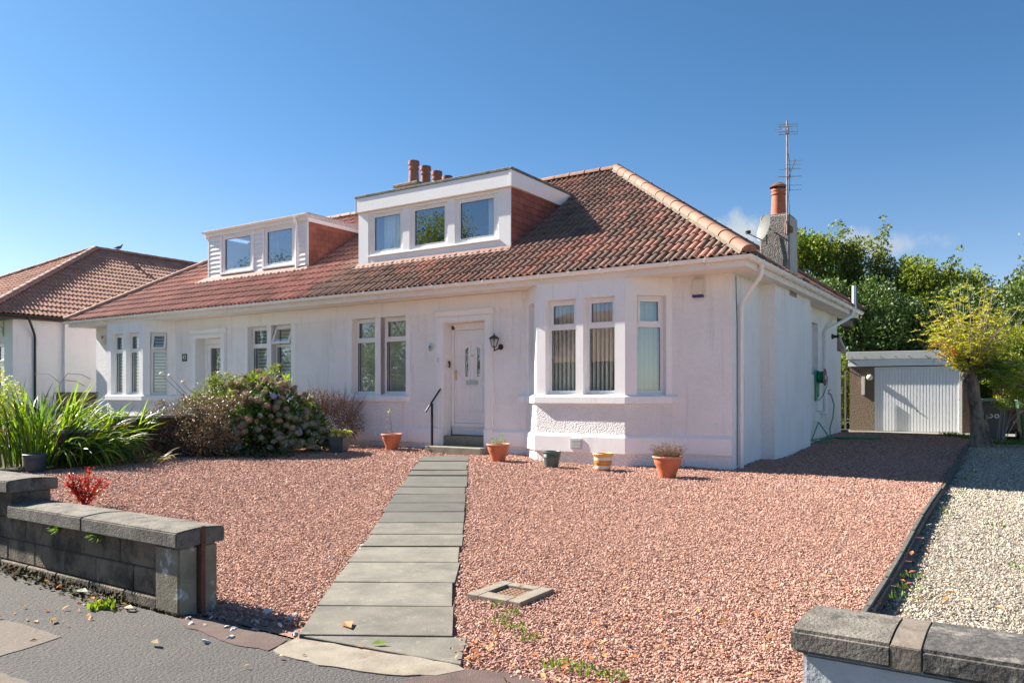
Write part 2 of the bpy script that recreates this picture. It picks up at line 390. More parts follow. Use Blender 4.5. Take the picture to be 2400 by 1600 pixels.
streaks('harling', (0.50, 0.46, 0.42), .55); streaks('smooth_render', (0.50, 0.45, 0.41), .5, .56, .82); streaks('white_plastic', (0.52, 0.48, 0.44), .45, .58, .82, (14, 14, 2))
streaks('soffit_paint', (0.45, 0.36, 0.28), .5, .56, .8, (7, 7, 7)); streaks('garage_door', (0.5, 0.5, 0.48), .35, .58, .8, (12, 12, 1.2)); streaks('garage_trim', (0.3, 0.3, 0.27), .6, .55, .8, (6, 6, 6))
streaks('wall_paint', (0.30, 0.28, 0.26), .6, .55, .78, (5, 5, 3)); streaks('cap_stone', (0.035, 0.033, 0.03), .7, .54, .72, (3, 3, 3)); streaks('block_dark', (0.02, 0.018, 0.016), .8, .5, .72, (4, 4, 1.6))
streaks('slab_tan', (0.05, 0.048, 0.04), .5, .54, .75, (2.2, 2.2, 2.2)); streaks('slab_grey', (0.035, 0.038, 0.03), .5, .54, .75, (2.2, 2.2, 2.2)); streaks('asphalt', (0.05, 0.047, 0.045), .6, .5, .75, (1.6, 1.6, 1.6))


def glass_mat(name, tint=(1, 1, 1), rough=0.0, boost=1.0):
    m, n, l, b = nt(name)
    out = [x for x in n if x.type == 'OUTPUT_MATERIAL'][0]
    tr = n.new('ShaderNodeBsdfTransparent'); tr.inputs['Color'].default_value = rgb(tint)
    gl = n.new('ShaderNodeBsdfGlossy'); gl.inputs['Roughness'].default_value = rough
    gl.inputs['Color'].default_value = (.95, .97, 1, 1)
    fr = n.new('ShaderNodeFresnel')
    ge = n.new('ShaderNodeNewGeometry'); mi_ = n.new('ShaderNodeMapRange'); l.new(ge.outputs['Backfacing'], mi_.inputs['Value'])
    mi_.inputs['To Min'].default_value = 1.52; mi_.inputs['To Max'].default_value = 1 / 1.52; l.new(mi_.outputs[0], fr.inputs['IOR'])
    mu = n.new('ShaderNodeMath'); mu.operation = 'MULTIPLY_ADD'; mu.use_clamp = True
    mu.inputs[1].default_value = boost; mu.inputs[2].default_value = 0.06
    l.new(fr.outputs[0], mu.inputs[0])
    ms = n.new('ShaderNodeMixShader')
    l.new(mu.outputs[0], ms.inputs[0]); l.new(tr.outputs[0], ms.inputs[1]); l.new(gl.outputs[0], ms.inputs[2])
    l.new(ms.outputs[0], out.inputs[0])
    return m


glass_mat('glass', (.93, .95, .94), 0.0, 1.0)
glass_mat('glass_dormer', (.93, .95, .96), 0.0, 2.2)
M = MATS


# ------------------------------------------------------------------ mesh helpers
class MB:
    def __init__(s, flip=False):
        s.v, s.f, s.m, s.flip, s.T = [], [], [], flip, None

    def add(s, vs, fs, mi=0):
        b = len(s.v)
        if s.T is not None:
            vs = [tuple(s.T @ Vector(p)) for p in vs]
        s.v += [tuple(p) for p in vs]
        for f in fs:
            s.f.append([b + i for i in f]); s.m.append(mi)
        return s

    def box(s, x0, x1, y0, y1, z0, z1, mi=0):
        return s.add([(x0, y0, z0), (x1, y0, z0), (x1, y1, z0), (x0, y1, z0), (x0, y0, z1), (x1, y0, z1), (x1, y1, z1), (x0, y1, z1)],
                     [(0, 3, 2, 1), (4, 5, 6, 7), (0, 1, 5, 4), (1, 2, 6, 5), (2, 3, 7, 6), (3, 0, 4, 7)], mi)

    def poly(s, pts, mi=0):
        return s.add(pts, [tuple(range(len(pts)))], mi)

    def prism(s, pts, z0, z1, mi=0):
        n = len(pts)
        vs = [(p[0], p[1], z0) for p in pts] + [(p[0], p[1], z1) for p in pts]
        fs = [tuple(range(n - 1, -1, -1)), tuple(range(n, 2 * n))] + [(i, (i + 1) % n, n + (i + 1) % n, n + i) for i in range(n)]
        return s.add(vs, fs, mi)

    def extr(s, prof, axis, a0, a1, mi=0):
        """prof: CCW closed list of 2D points; extruded along axis 'x' (prof = y,z) or 'y' (prof = x,z)"""
        n = len(prof)
        if axis == 'x':
            vs = [(a0, p[0], p[1]) for p in prof] + [(a1, p[0], p[1]) for p in prof]
            fs = [tuple(range(n - 1, -1, -1)), tuple(range(n, 2 * n))] + [(i, (i + 1) % n, n + (i + 1) % n, n + i) for i in range(n)]
        else:
            vs = [(p[0], a0, p[1]) for p in prof] + [(p[0], a1, p[1]) for p in prof]
            fs = [tuple(range(n)), tuple(range(2 * n - 1, n - 1, -1))] + [((i + 1) % n, i, n + i, n + (i + 1) % n) for i in range(n)]
        return s.add(vs, fs, mi)

    def sweep(s, prof, path, closed=True, mi=0, caps=True):
        """prof (outward, z) swept along a plan polyline; outward = right hand of travel; corners mitred"""
        n = len(path); rings = []
        for i, p in enumerate(path):
            p = Vector(p[:2])
            d0 = (p - Vector(path[i - 1][:2])).normalized() if i else None
            d1 = (Vector(path[i + 1][:2]) - p).normalized() if i < n - 1 else None
            d0 = d0 or d1; d1 = d1 or d0
            n0, n1 = Vector((d0.y, -d0.x)), Vector((d1.y, -d1.x))
            b = (n0 + n1).normalized(); k = 1 / max(.3, b.dot(n0))
            rings.append([(p.x + b.x * k * o, p.y + b.y * k * o, z) for o, z in prof])
        m = len(prof); vs = [q for r in rings for q in r]; fs = []
        for i in range(n - 1):
            for j in range(m if closed else m - 1):
                j2 = (j + 1) % m
                fs.append((i * m + j, (i + 1) * m + j, (i + 1) * m + j2, i * m + j2))
        if closed and caps:
            fs.append(tuple(range(m))); fs.append(tuple(range(n * m - 1, (n - 1) * m - 1, -1)))
        return s.add(vs, fs, mi)

    def tube(s, path, r, n=8, mi=0, caps=True):
        path = [Vector(p) for p in path]
        rr = r if isinstance(r, (list, tuple)) else [r] * len(path)
        vs, fs = [], []; up = Vector((0, 0, 1)); a = None
        for i, p in enumerate(path):
            t = (path[min(i + 1, len(path) - 1)] - path[max(i - 1, 0)]).normalized()
            if a is None:
                a = t.cross(up if abs(t.z) < .95 else Vector((1, 0, 0))).normalized()
            else:
                a = (a - t * a.dot(t)).normalized()
            b = t.cross(a)
            for k in range(n):
                c, sn = math.cos(2 * PI * k / n), math.sin(2 * PI * k / n)
                vs.append(tuple(p + (a * c + b * sn) * rr[i]))
        for i in range(len(path) - 1):
            for k in range(n):
                k2 = (k + 1) % n
                fs.append((i * n + k, i * n + k2, (i + 1) * n + k2, (i + 1) * n + k))
        if caps:
            fs.append(tuple(range(n - 1, -1, -1))); fs.append(tuple(range((len(path) - 1) * n, len(path) * n)))
        return s.add(vs, fs, mi)

    def lathe(s, prof, n=24, c=(0, 0, 0), mi=0, cap0=True, cap1=True):
        vs, fs = [], []
        for r, z in prof:
            for k in range(n):
                vs.append((c[0] + r * math.cos(2 * PI * k / n), c[1] + r * math.sin(2 * PI * k / n), c[2] + z))
        for i in range(len(prof) - 1):
            for k in range(n):
                k2 = (k + 1) % n
                fs.append((i * n + k, i * n + k2, (i + 1) * n + k2, (i + 1) * n + k))
        if cap0: fs.append(tuple(range(n - 1, -1, -1)))
        if cap1: fs.append(tuple(range((len(prof) - 1) * n, len(prof) * n)))
        return s.add(vs, fs, mi)

    def mesh(s, name, mats, bevel=0, smooth=False, seg=1):
        me = bpy.data.meshes.new(name)
        v, f = s.v, s.f
        if s.flip:
            v = [(-p[0], p[1], p[2]) for p in v]; f = [list(reversed(q)) for q in f]
        me.from_pydata(v, [], f)
        for m in (mats if isinstance(mats, (list, tuple)) else [mats]):
            me.materials.append(M[m])
        me.polygons.foreach_set('material_index', s.m)
        if bevel:
            bm = bmesh.new(); bm.from_mesh(me)
            ed = [e for e in bm.edges if len(e.link_faces) == 2 and e.calc_face_angle(0) > .5]
            bmesh.ops.bevel(bm, geom=ed, offset=bevel, segments=seg, affect='EDGES', clamp_overlap=True)
            bm.to_mesh(me); bm.free()
        if smooth:
            me.polygons.foreach_set('use_smooth', [True] * len(me.polygons))
            me.set_sharp_from_angle(angle=math.radians(38))
        me.update()
        return me

    def build(s, name, mats, parent=None, bevel=0, smooth=False, seg=1):
        return put(name, s.mesh(name, mats, bevel, smooth, seg), parent)


def put(name, me, parent=None, loc=None, rot=None):
    o = bpy.data.objects.new(name, me)
    COL.objects.link(o)
    if parent is not None: o.parent = parent
    if loc is not None: o.location = loc
    if rot is not None: o.rotation_euler = rot
    return o


def tag(o, label, cat, group=None):
    o['label'] = label; o['category'] = cat
    if group: o['group'] = group
    return o


def struct(o):
    o['kind'] = 'structure'; return o


def stuff(o, label=None, cat=None):
    o['kind'] = 'stuff'
    if label: tag(o, label, cat)
    return o


def root(name, label, cat, x, y, z=None, rot=0.0, group=None):
    """an Empty at the thing's base, given in the facade frame"""
    o = bpy.data.objects.new(name, None)
    COL.objects.link(o)
    X, Y = LW(x, y)
    o.location = (X, Y, g(x, y) if z is None else z)
    o.rotation_euler = (0, 0, ROT + rot)
    o.empty_display_size = .2
    return tag(o, label, cat, group)


def at_frame(o, x=0, y=0, z=0, rot=0.0):
    X, Y = LW(x, y)
    o.location = (X, Y, z); o.rotation_euler = (0, 0, ROT + rot)
    return o


def frame2(A, B):
    """matrix: (s along A->B, depth inwards, z) -> local"""
    A, B = Vector(A), Vector(B); d = (B - A).normalized(); ni = Vector((-d.y, d.x))
    return Matrix(((d.x, ni.x, 0, A.x), (d.y, ni.y, 0, A.y), (0, 0, 1, 0), (0, 0, 0, 1))), (B - A).length


def wall_seg(mb, A, B, z0, z1, ops=(), th=.25, mi=0):
    T, L = frame2(A, B); old = mb.T; mb.T = T
    ss = sorted({0, L} | {o[0] for o in ops} | {o[1] for o in ops})
    zs = sorted({z0, z1} | {o[2] for o in ops} | {o[3] for o in ops})
    def solid(i, j):
        if i < 0 or j < 0 or i >= len(ss) - 1 or j >= len(zs) - 1: return None
        a, b = (ss[i] + ss[i + 1]) / 2, (zs[j] + zs[j + 1]) / 2
        return not any(o[0] < a < o[1] and o[2] < b < o[3] for o in ops)
    for i in range(len(ss) - 1):
        for j in range(len(zs) - 1):
            if not solid(i, j): continue
            a, b, c, d = ss[i], ss[i + 1], zs[j], zs[j + 1]
            mb.add([(a, 0, c), (b, 0, c), (b, 0, d), (a, 0, d)], [(0, 1, 2, 3)], mi)
            mb.add([(a, th, c), (b, th, c), (b, th, d), (a, th, d)], [(3, 2, 1, 0)], mi)
            if solid(i + 1, j) is False: mb.add([(b, 0, c), (b, th, c), (b, th, d), (b, 0, d)], [(0, 1, 2, 3)], mi)
            if solid(i - 1, j) is False: mb.add([(a, 0, c), (a, th, c), (a, th, d), (a, 0, d)], [(3, 2, 1, 0)], mi)
            if solid(i, j + 1) is False: mb.add([(a, 0, d), (b, 0, d), (b, th, d), (a, th, d)], [(0, 1, 2, 3)], mi)
            if solid(i, j - 1) is False: mb.add([(a, 0, c), (b, 0, c), (b, th, c), (a, th, c)], [(3, 2, 1, 0)], mi)
    mb.T = old


# ------------------------------------------------------------------ numpy meshes
def np_mesh(name, V, F, mats, mi=None, smooth=False):
    """V (n,3), F (k,3 or 4)"""
    me = bpy.data.meshes.new(name)
    k, c = F.shape
    me.vertices.add(len(V)); me.vertices.foreach_set('co', np.ascontiguousarray(V, dtype=np.float32).ravel())
    me.loops.add(k * c); me.loops.foreach_set('vertex_index', np.ascontiguousarray(F, dtype=np.int32).ravel())
    me.polygons.add(k)
    me.polygons.foreach_set('loop_start', np.arange(0, k * c, c, dtype=np.int32))
    me.polygons.foreach_set('loop_total', np.full(k, c, dtype=np.int32))
    for m in (mats if isinstance(mats, (list, tuple)) else [mats]):
        me.materials.append(M[m])
    if mi is not None: me.polygons.foreach_set('material_index', np.asarray(mi, dtype=np.int32))
    if smooth: me.polygons.foreach_set('use_smooth', np.ones(k, dtype=bool))
    me.update(calc_edges=True)
    me.validate()
    return me


def unit(a):
    return a / np.maximum(1e-9, np.linalg.norm(a, axis=1, keepdims=True))


def leaves(P, D, L, W, fold=.25, N=None):
    """diamond leaves: base P, direction D, length L, width W; two triangles each with a mid fold"""
    n = len(P); D = unit(D)
    if N is None: N = RS.normal(size=(n, 3))
    S = unit(np.cross(D, N)); Nn = np.cross(S, D)
    L = np.broadcast_to(np.asarray(L, float), (n,))[:, None]; W = np.broadcast_to(np.asarray(W, float), (n,))[:, None]
    a = P; b = P + D * L * .45 + S * W * .5 + Nn * W * fold; c = P + D * L; d = P + D * L * .45 - S * W * .5 + Nn * W * fold
    V = np.stack([a, b, c, d], 1).reshape(-1, 3)
    i = np.arange(n)[:, None] * 4
    F = np.concatenate([i + np.array([[0, 1, 2]]), i + np.array([[0, 2, 3]])], 1).reshape(-1, 3)
    return V, F


def clump(C, R, n, shell=.55, flat=1.0):
    """n points spread over several blobs: denser toward each blob's skin"""
    C = np.asarray(C, float); R = np.asarray(R, float)
    w = R ** 2; w /= w.sum()
    k = RS.choice(len(C), n, p=w)
    d = unit(RS.normal(size=(n, 3)))
    rad = R[k] * (shell + (1 - shell) * RS.rand(n) ** .5) * (1 + .12 * RS.normal(size=n))
    P = C[k] + d * rad[:, None] * np.array([1, 1, flat])
    return P, d


def tube_np(name, paths, mats, parent=None, n=5):
    mb = MB()
    for p, r in paths: mb.tube(p, r, n)
    return mb.build(name, mats, parent, smooth=True)


exec_parts = True
# ================================================================== THE GROUND
def KX(y):
    """line of the kerb between the drives"""
    return 3.215 - .0129 * (np.asarray(y) + 9.45)


def grid_sheet(name, mat, xs, ys, dz=0.0, inside=None, noise=0.0, drop_edge=False):
    xs = np.asarray(xs, float); ys = np.asarray(ys, float)
    XX, YY = np.meshgrid(xs, ys)
    Z = G(XX, YY) + dz
    if noise: Z = Z + noise * (np.sin(XX * 2.3 + 1.3 * np.sin(YY * 1.7)) * np.sin(YY * 2.9 + XX * .7) + .5 * RS.normal(size=Z.shape) * .3)
    V = np.stack([XX.ravel(), YY.ravel(), Z.ravel()], 1)
    nx, ny = len(xs), len(ys)
    i, j = np.meshgrid(np.arange(nx - 1), np.arange(ny - 1))
    a = (j * nx + i).ravel()
    F = np.stack([a, a + 1, a + nx + 1, a + nx], 1)
    if inside is not None:
        cx = (V[F[:, 0], 0] + V[F[:, 2], 0]) / 2; cy = (V[F[:, 0], 1] + V[F[:, 2], 1]) / 2
        F = F[inside(cx, cy)]
    o = put(name, np_mesh(name, V, F, mat, smooth=True))
    return struct(at_frame(o))


def nonuni(a, b, c, d, step):
    """coarse a..b, fine b..c, coarse c..d"""
    return np.concatenate([np.linspace(a, b, 12)[:-1], np.arange(b, c, step), np.linspace(c, d, 12)])


grid_sheet('ground', 'meadow', nonuni(-420, -40, 40, 420, 2.0), nonuni(-300, -40, 60, 500, 2.0), dz=-.10)
grid_sheet('red_gravel_bed', 'gravel_base', np.arange(-9.6, 3.25, .12), np.arange(-9.62, 10.0, .12), dz=-.022, noise=.010, inside=lambda x, y: x < KX(y) + .03)
grid_sheet('grey_gravel_bed', 'grey_gravel_base', np.arange(2.95, 9.5, .16), np.arange(-9.5, 11.0, .16), dz=-.075, noise=.008)
grid_sheet('neighbour_garden_ground', 'soil', np.arange(-20.5, -9.6, .4), np.arange(-9.5, 1.0, .4), dz=-.03)
grid_sheet('pavement', 'asphalt', np.arange(-16, 12, .25), np.arange(-14.3, -9.66, .1), dz=0.0,
           inside=lambda x, y: y < -9.72)
grid_sheet('garage_apron', 'step_stone', np.arange(-.6, 4.6, .3), np.arange(9.72, 12.2, .2), dz=.02)
# kerbed road and far pavement behind the camera
grid_sheet('road', 'asphalt', np.arange(-40, 40, 1.), np.arange(-20.5, -14.3, .5), dz=-.12)
grid_sheet('far_pavement', 'old_concrete', np.arange(-40, 40, 1.), np.arange(-22.6, -20.5, .5), dz=0.0)


def patch(name, mat, pts, dz, th=.03, rough_edge=0):
    """thin sheet draped on the ground, outline in facade frame"""
    if rough_edge >= 0:                           # broken, irregular outline
        out_ = []
        for i in range(len(pts)):
            a, b = Vector(pts[i]), Vector(pts[(i + 1) % len(pts)]); k = max(1, int((b - a).length / .07)); nn = Vector((-(b - a).y, (b - a).x)).normalized()
            for j in range(k):
                out_.append(tuple(a.lerp(b, j / k) + nn * (random.uniform(-.012, .012) if j else 0)))
        pts = out_
    mb = MB(); n = len(pts)
    top = [(p[0], p[1], g(*p) + dz) for p in pts]
    vs = top + [(p[0], p[1], p[2] - th) for p in top]
    mb.add(vs, [tuple(range(n))] + [(i, n + i, n + (i + 1) % n, (i + 1) % n) for i in range(n)])
    o = mb.build(name, mat); return struct(at_frame(o))


# old flags let into the asphalt at the lower left
w = [WL(*p) for p in ((-4.6, 5.55), (-3.02, 4.73), (-2.60, 4.47), (-2.745, 4.10), (-3.6, 4.35), (-5.0, 5.0))]
patch('pavement_patch', 'old_concrete', list(reversed(w)), .004)
w = [WL(*p) for p in ((-2.80, 4.02), (-2.60, 3.90), (-2.28, 3.72), (-2.15, 3.55), (-2.5, 3.2), (-4.6, 4.2), (-4.9, 4.75))]
patch('pavement_patch', 'old_concrete', list(reversed(w)), .004)
tp = [(-1.235, 4.43), (-1.13, 4.385), (-.34, 4.03), (-.275, 3.99), (-.24, 3.93), (-.38, 3.85), (-.62, 3.86), (-1.0, 3.99), (-1.20, 4.12), (-1.30, 4.22)]
patch('path_threshold', 'threshold', [WL(*p) for p in reversed(tp)], .007, .06)
w = [(-.45, 3.85), (-.25, 3.96), (.0, 3.90), (.25, 3.72), (.7, 3.35), (.5, 3.2), (-.3, 3.55), (-.6, 3.72)]
patch('tarmac_strip', 'red_tar', [WL(*p) for p in reversed(w)], .005)
w = [(-1.9, 4.86), (-1.55, 4.62), (-1.28, 4.40), (-1.33, 4.22), (-1.6, 4.36), (-1.98, 4.68), (-2.06, 4.82)]
patch('tarmac_strip', 'red_tar', [WL(*p) for p in w], .005)

# ------------------------------------------------------------------ garden path
path = struct(put('garden_path', None))
path.name = 'garden_path'
rows = [((-1.702, 14.95), (-.858, 14.95)), ((-1.663, 13.852), (-.804, 13.852)), ((-1.617, 12.546), (-.73, 12.50)), ((-1.599, 11.99), (-.703, 11.93)),
        ((-1.55, 10.76), (-.642, 10.73)), ((-1.509, 10.014), (-.605, 10.017)), ((-1.466, 9.249), (-.567, 9.285)), ((-1.422, 8.60), (-.539, 8.64)),
        ((-1.382, 7.952), (-.507, 7.96)), ((-1.349, 7.386), (-.48, 7.36)), ((-1.343, 6.892), (-.456, 6.85)), ((-1.333, 6.325), (-.43, 6.28)),
        ((-1.32, 5.693), (-.426, 5.65)), ((-1.285, 5.077), (-.383, 5.045)), ((-1.24, 4.470), (-.345, 4.445))]
for i in range(len(rows) - 1):
    (a, b), (c, d) = rows[i], rows[i + 1]
    jx = random.uniform(-.012, .02); gp = .003
    jl = random.uniform(-.014, .010)
    q = [(c[0] + jl, c[1] + gp), (d[0] + jx, d[1] + gp), (b[0] + jx, b[1] - gp), (a[0] + jl, a[1] - gp)]
    hs = [gw(*p) + .012 + random.uniform(-.004, .006) for p in q]
    m_ = sum(hs) / 4
    mb = MB()
    vs = [(p[0], p[1], .5 * h + .5 * m_) for p, h in zip(q, hs)] + [(p[0], p[1], m_ - .07) for p in q]
    mb.add(vs, [(0, 1, 2, 3), (7, 6, 5, 4), (0, 4, 5, 1), (1, 5, 6, 2), (2, 6, 7, 3), (3, 7, 4, 0)])
    mb.build('path_slab', 'slab_grey' if i < 8 else 'slab_tan', path, bevel=.0025)
mb = MB()
q = [(-1.20, 4.455), (-.262, 3.99), (-.258, 4.425), (-1.15, 4.458)]
mb.prism([q[0], q[1], q[2], q[3]], -.05, .014)
mb.build('path_slab', 'slab_tan', path, bevel=.004)


# ================================================================== THE TWO JOINED HOUSES
TAN = 0.642; ALPHA = math.atan(TAN); EY, EZ, EX = -.66, 3.575, .46
RYR, RZR, RXR = 4.40, 3.575 + .642 * 5.06, -4.20
SALPHA = math.atan((RZR - EZ) / (EX - RXR))
PARTY = -9.725
CAMP = Vector((WL(0, 0)[0], WL(0, 0)[1], 1.4))


def tile_mb(w=.30, l=.40, two=True):
    mb = MB()
    xs = [-.15, -.122, -.098, -.055, -.030, 0, .030, .055, .098, .122, .15]
    zs = [.046, .034, .003, .0, .026, .038, .026, .0, .003, .034, .046]
    k = w / .30
    vs = [(x * k, 0, z + .034) for x, z in zip(xs, zs)] + [(x * k, l, z + .004) for x, z in zip(xs, zs)] + [(x * k, 0.004, z + .006) for x, z in zip(xs, zs)]
    fs = [(i, i + 1, 12 + i, 11 + i) for i in range(10)] + [(22 + i, 23 + i, i + 1, i) for i in range(10)]
    mb.add(vs, fs)
    return mb


def slope_tiles(rootobj, mat, org, du, up, nu, nr, keep, flip=False, gauge=.345, tw=.30, n_obj=300, clips=(), cam=None, name='roof_tile', u0=0.0):
    """lay tiles: org at the eave, du along the eave, up the slope; keep(x,y)->True inside; clips: vertical planes (point, normal to drop)"""
    du, up = Vector(du).normalized(), Vector(up).normalized(); nrm = du.cross(up)
    base = tile_mb(tw)
    me = base.mesh(name, mat)
    full, part = [], []
    for r in range(nr):
        for c in range(nu):
            p = Vector(org) + du * (u0 + (c + .5) * tw) + up * (r * gauge)
            ctr = p + up * .17
            cs = [p + du * (tw * .5), p - du * (tw * .5), p + du * (tw * .5) + up * .36, p - du * (tw * .5) + up * .36]
            if not any(keep(q.x, q.y) for q in cs + [ctr]): continue
            ins = True
            for (cp, cnr) in clips:
                if any((q - Vector(cp)).dot(Vector(cnr)) > 0 for q in cs): ins = False
            if all((ctr - Vector(cp)).dot(Vector(cnr)) > .35 for (cp, cnr) in clips) and clips: continue
            jit = nrm * random.uniform(0, .004)
            (full if ins and keep(ctr.x, ctr.y) else part).append((p + jit, random.uniform(-.006, .006)))
    cp = cam if cam is not None else CAMP
    full.sort(key=lambda t: (t[0] - cp).length)
    Rm = Matrix((du, up, nrm)).transposed()
    for p, a in full[:n_obj]:
        if flip:
            R2 = Matrix.Diagonal((-1, 1, 1)) @ Rm @ Matrix.Diagonal((-1, 1, 1))
            q = (-p.x, p.y, p.z)
        else:
            R2, q = Rm, p
        o = put(name, me, rootobj, q, (R2 @ Matrix.Rotation(a, 3, 'Z')).to_euler())
    rest = full[n_obj:] + part
    if rest:
        mb = MB(flip)
        for p, a in rest:
            mb.T = Matrix.Translation(p) @ (Rm @ Matrix.Rotation(a, 3, 'Z')).to_4x4()
            mb.add(base.v, base.f)
        mb.T = None
        me2 = mb.mesh('roof_tiles', mat)
        if clips:
            bm = bmesh.new(); bm.from_mesh(me2)
            for (c0, cnr) in clips:
                c0, cnr = Vector(c0), Vector(cnr)
                if flip: c0.x *= -1; cnr.x *= -1
                bmesh.ops.bisect_plane(bm, geom=bm.verts[:] + bm.edges[:] + bm.faces[:], plane_co=c0, plane_no=cnr, clear_outer=True)
            bm.to_mesh(me2); bm.free()
        stuff(put('roof_tiles', me2, rootobj))


def ridge_run(rootobj, a, b, mat, flip, n=None, r=.125, lift=.02, name='ridge_tile'):
    a, b = Vector(a), Vector(b); d = b - a; L = d.length; n = n or max(1, int(L / .42)); d.normalize()
    step = L / n
    side = d.cross(Vector((0, 0, 1))).normalized(); up = side.cross(d)
    mb = MB(flip)
    m = 8; vs = []
    for (t, rr) in ((0, r * 1.08), (.05, r * 1.08), (.052, r), (step + .03, r * .98)):
        for k in range(m + 1):
            th = PI * k / m
            vs.append((rr * math.cos(th), t, rr * .85 * math.sin(th) - .02))
    fs = [(i * (m + 1) + k, i * (m + 1) + k + 1, (i + 1) * (m + 1) + k + 1, (i + 1) * (m + 1) + k) for i in range(3) for k in range(m)]
    fs = [tuple(reversed(f)) for f in fs]
    fs.append(tuple(range(m + 1)))
    Rm = Matrix((side, d, up)).transposed()
    mb2 = MB(); mb2.add(vs, fs)
    me = mb2.mesh(name, mat, smooth=True)
    for i in range(n):
        p = a + d * step * i + Vector((0, 0, lift + random.uniform(0, .008)))
        R2, q = Rm, p
        if flip:
            R2 = Matrix.Diagonal((-1, 1, 1)) @ Rm @ Matrix.Diagonal((-1, 1, 1)); q = Vector((-p.x, p.y, p.z))
        put(name, me, rootobj, q, (R2 @ Matrix.Rotation(random.uniform(-.012, .012), 3, 'Z')).to_euler())


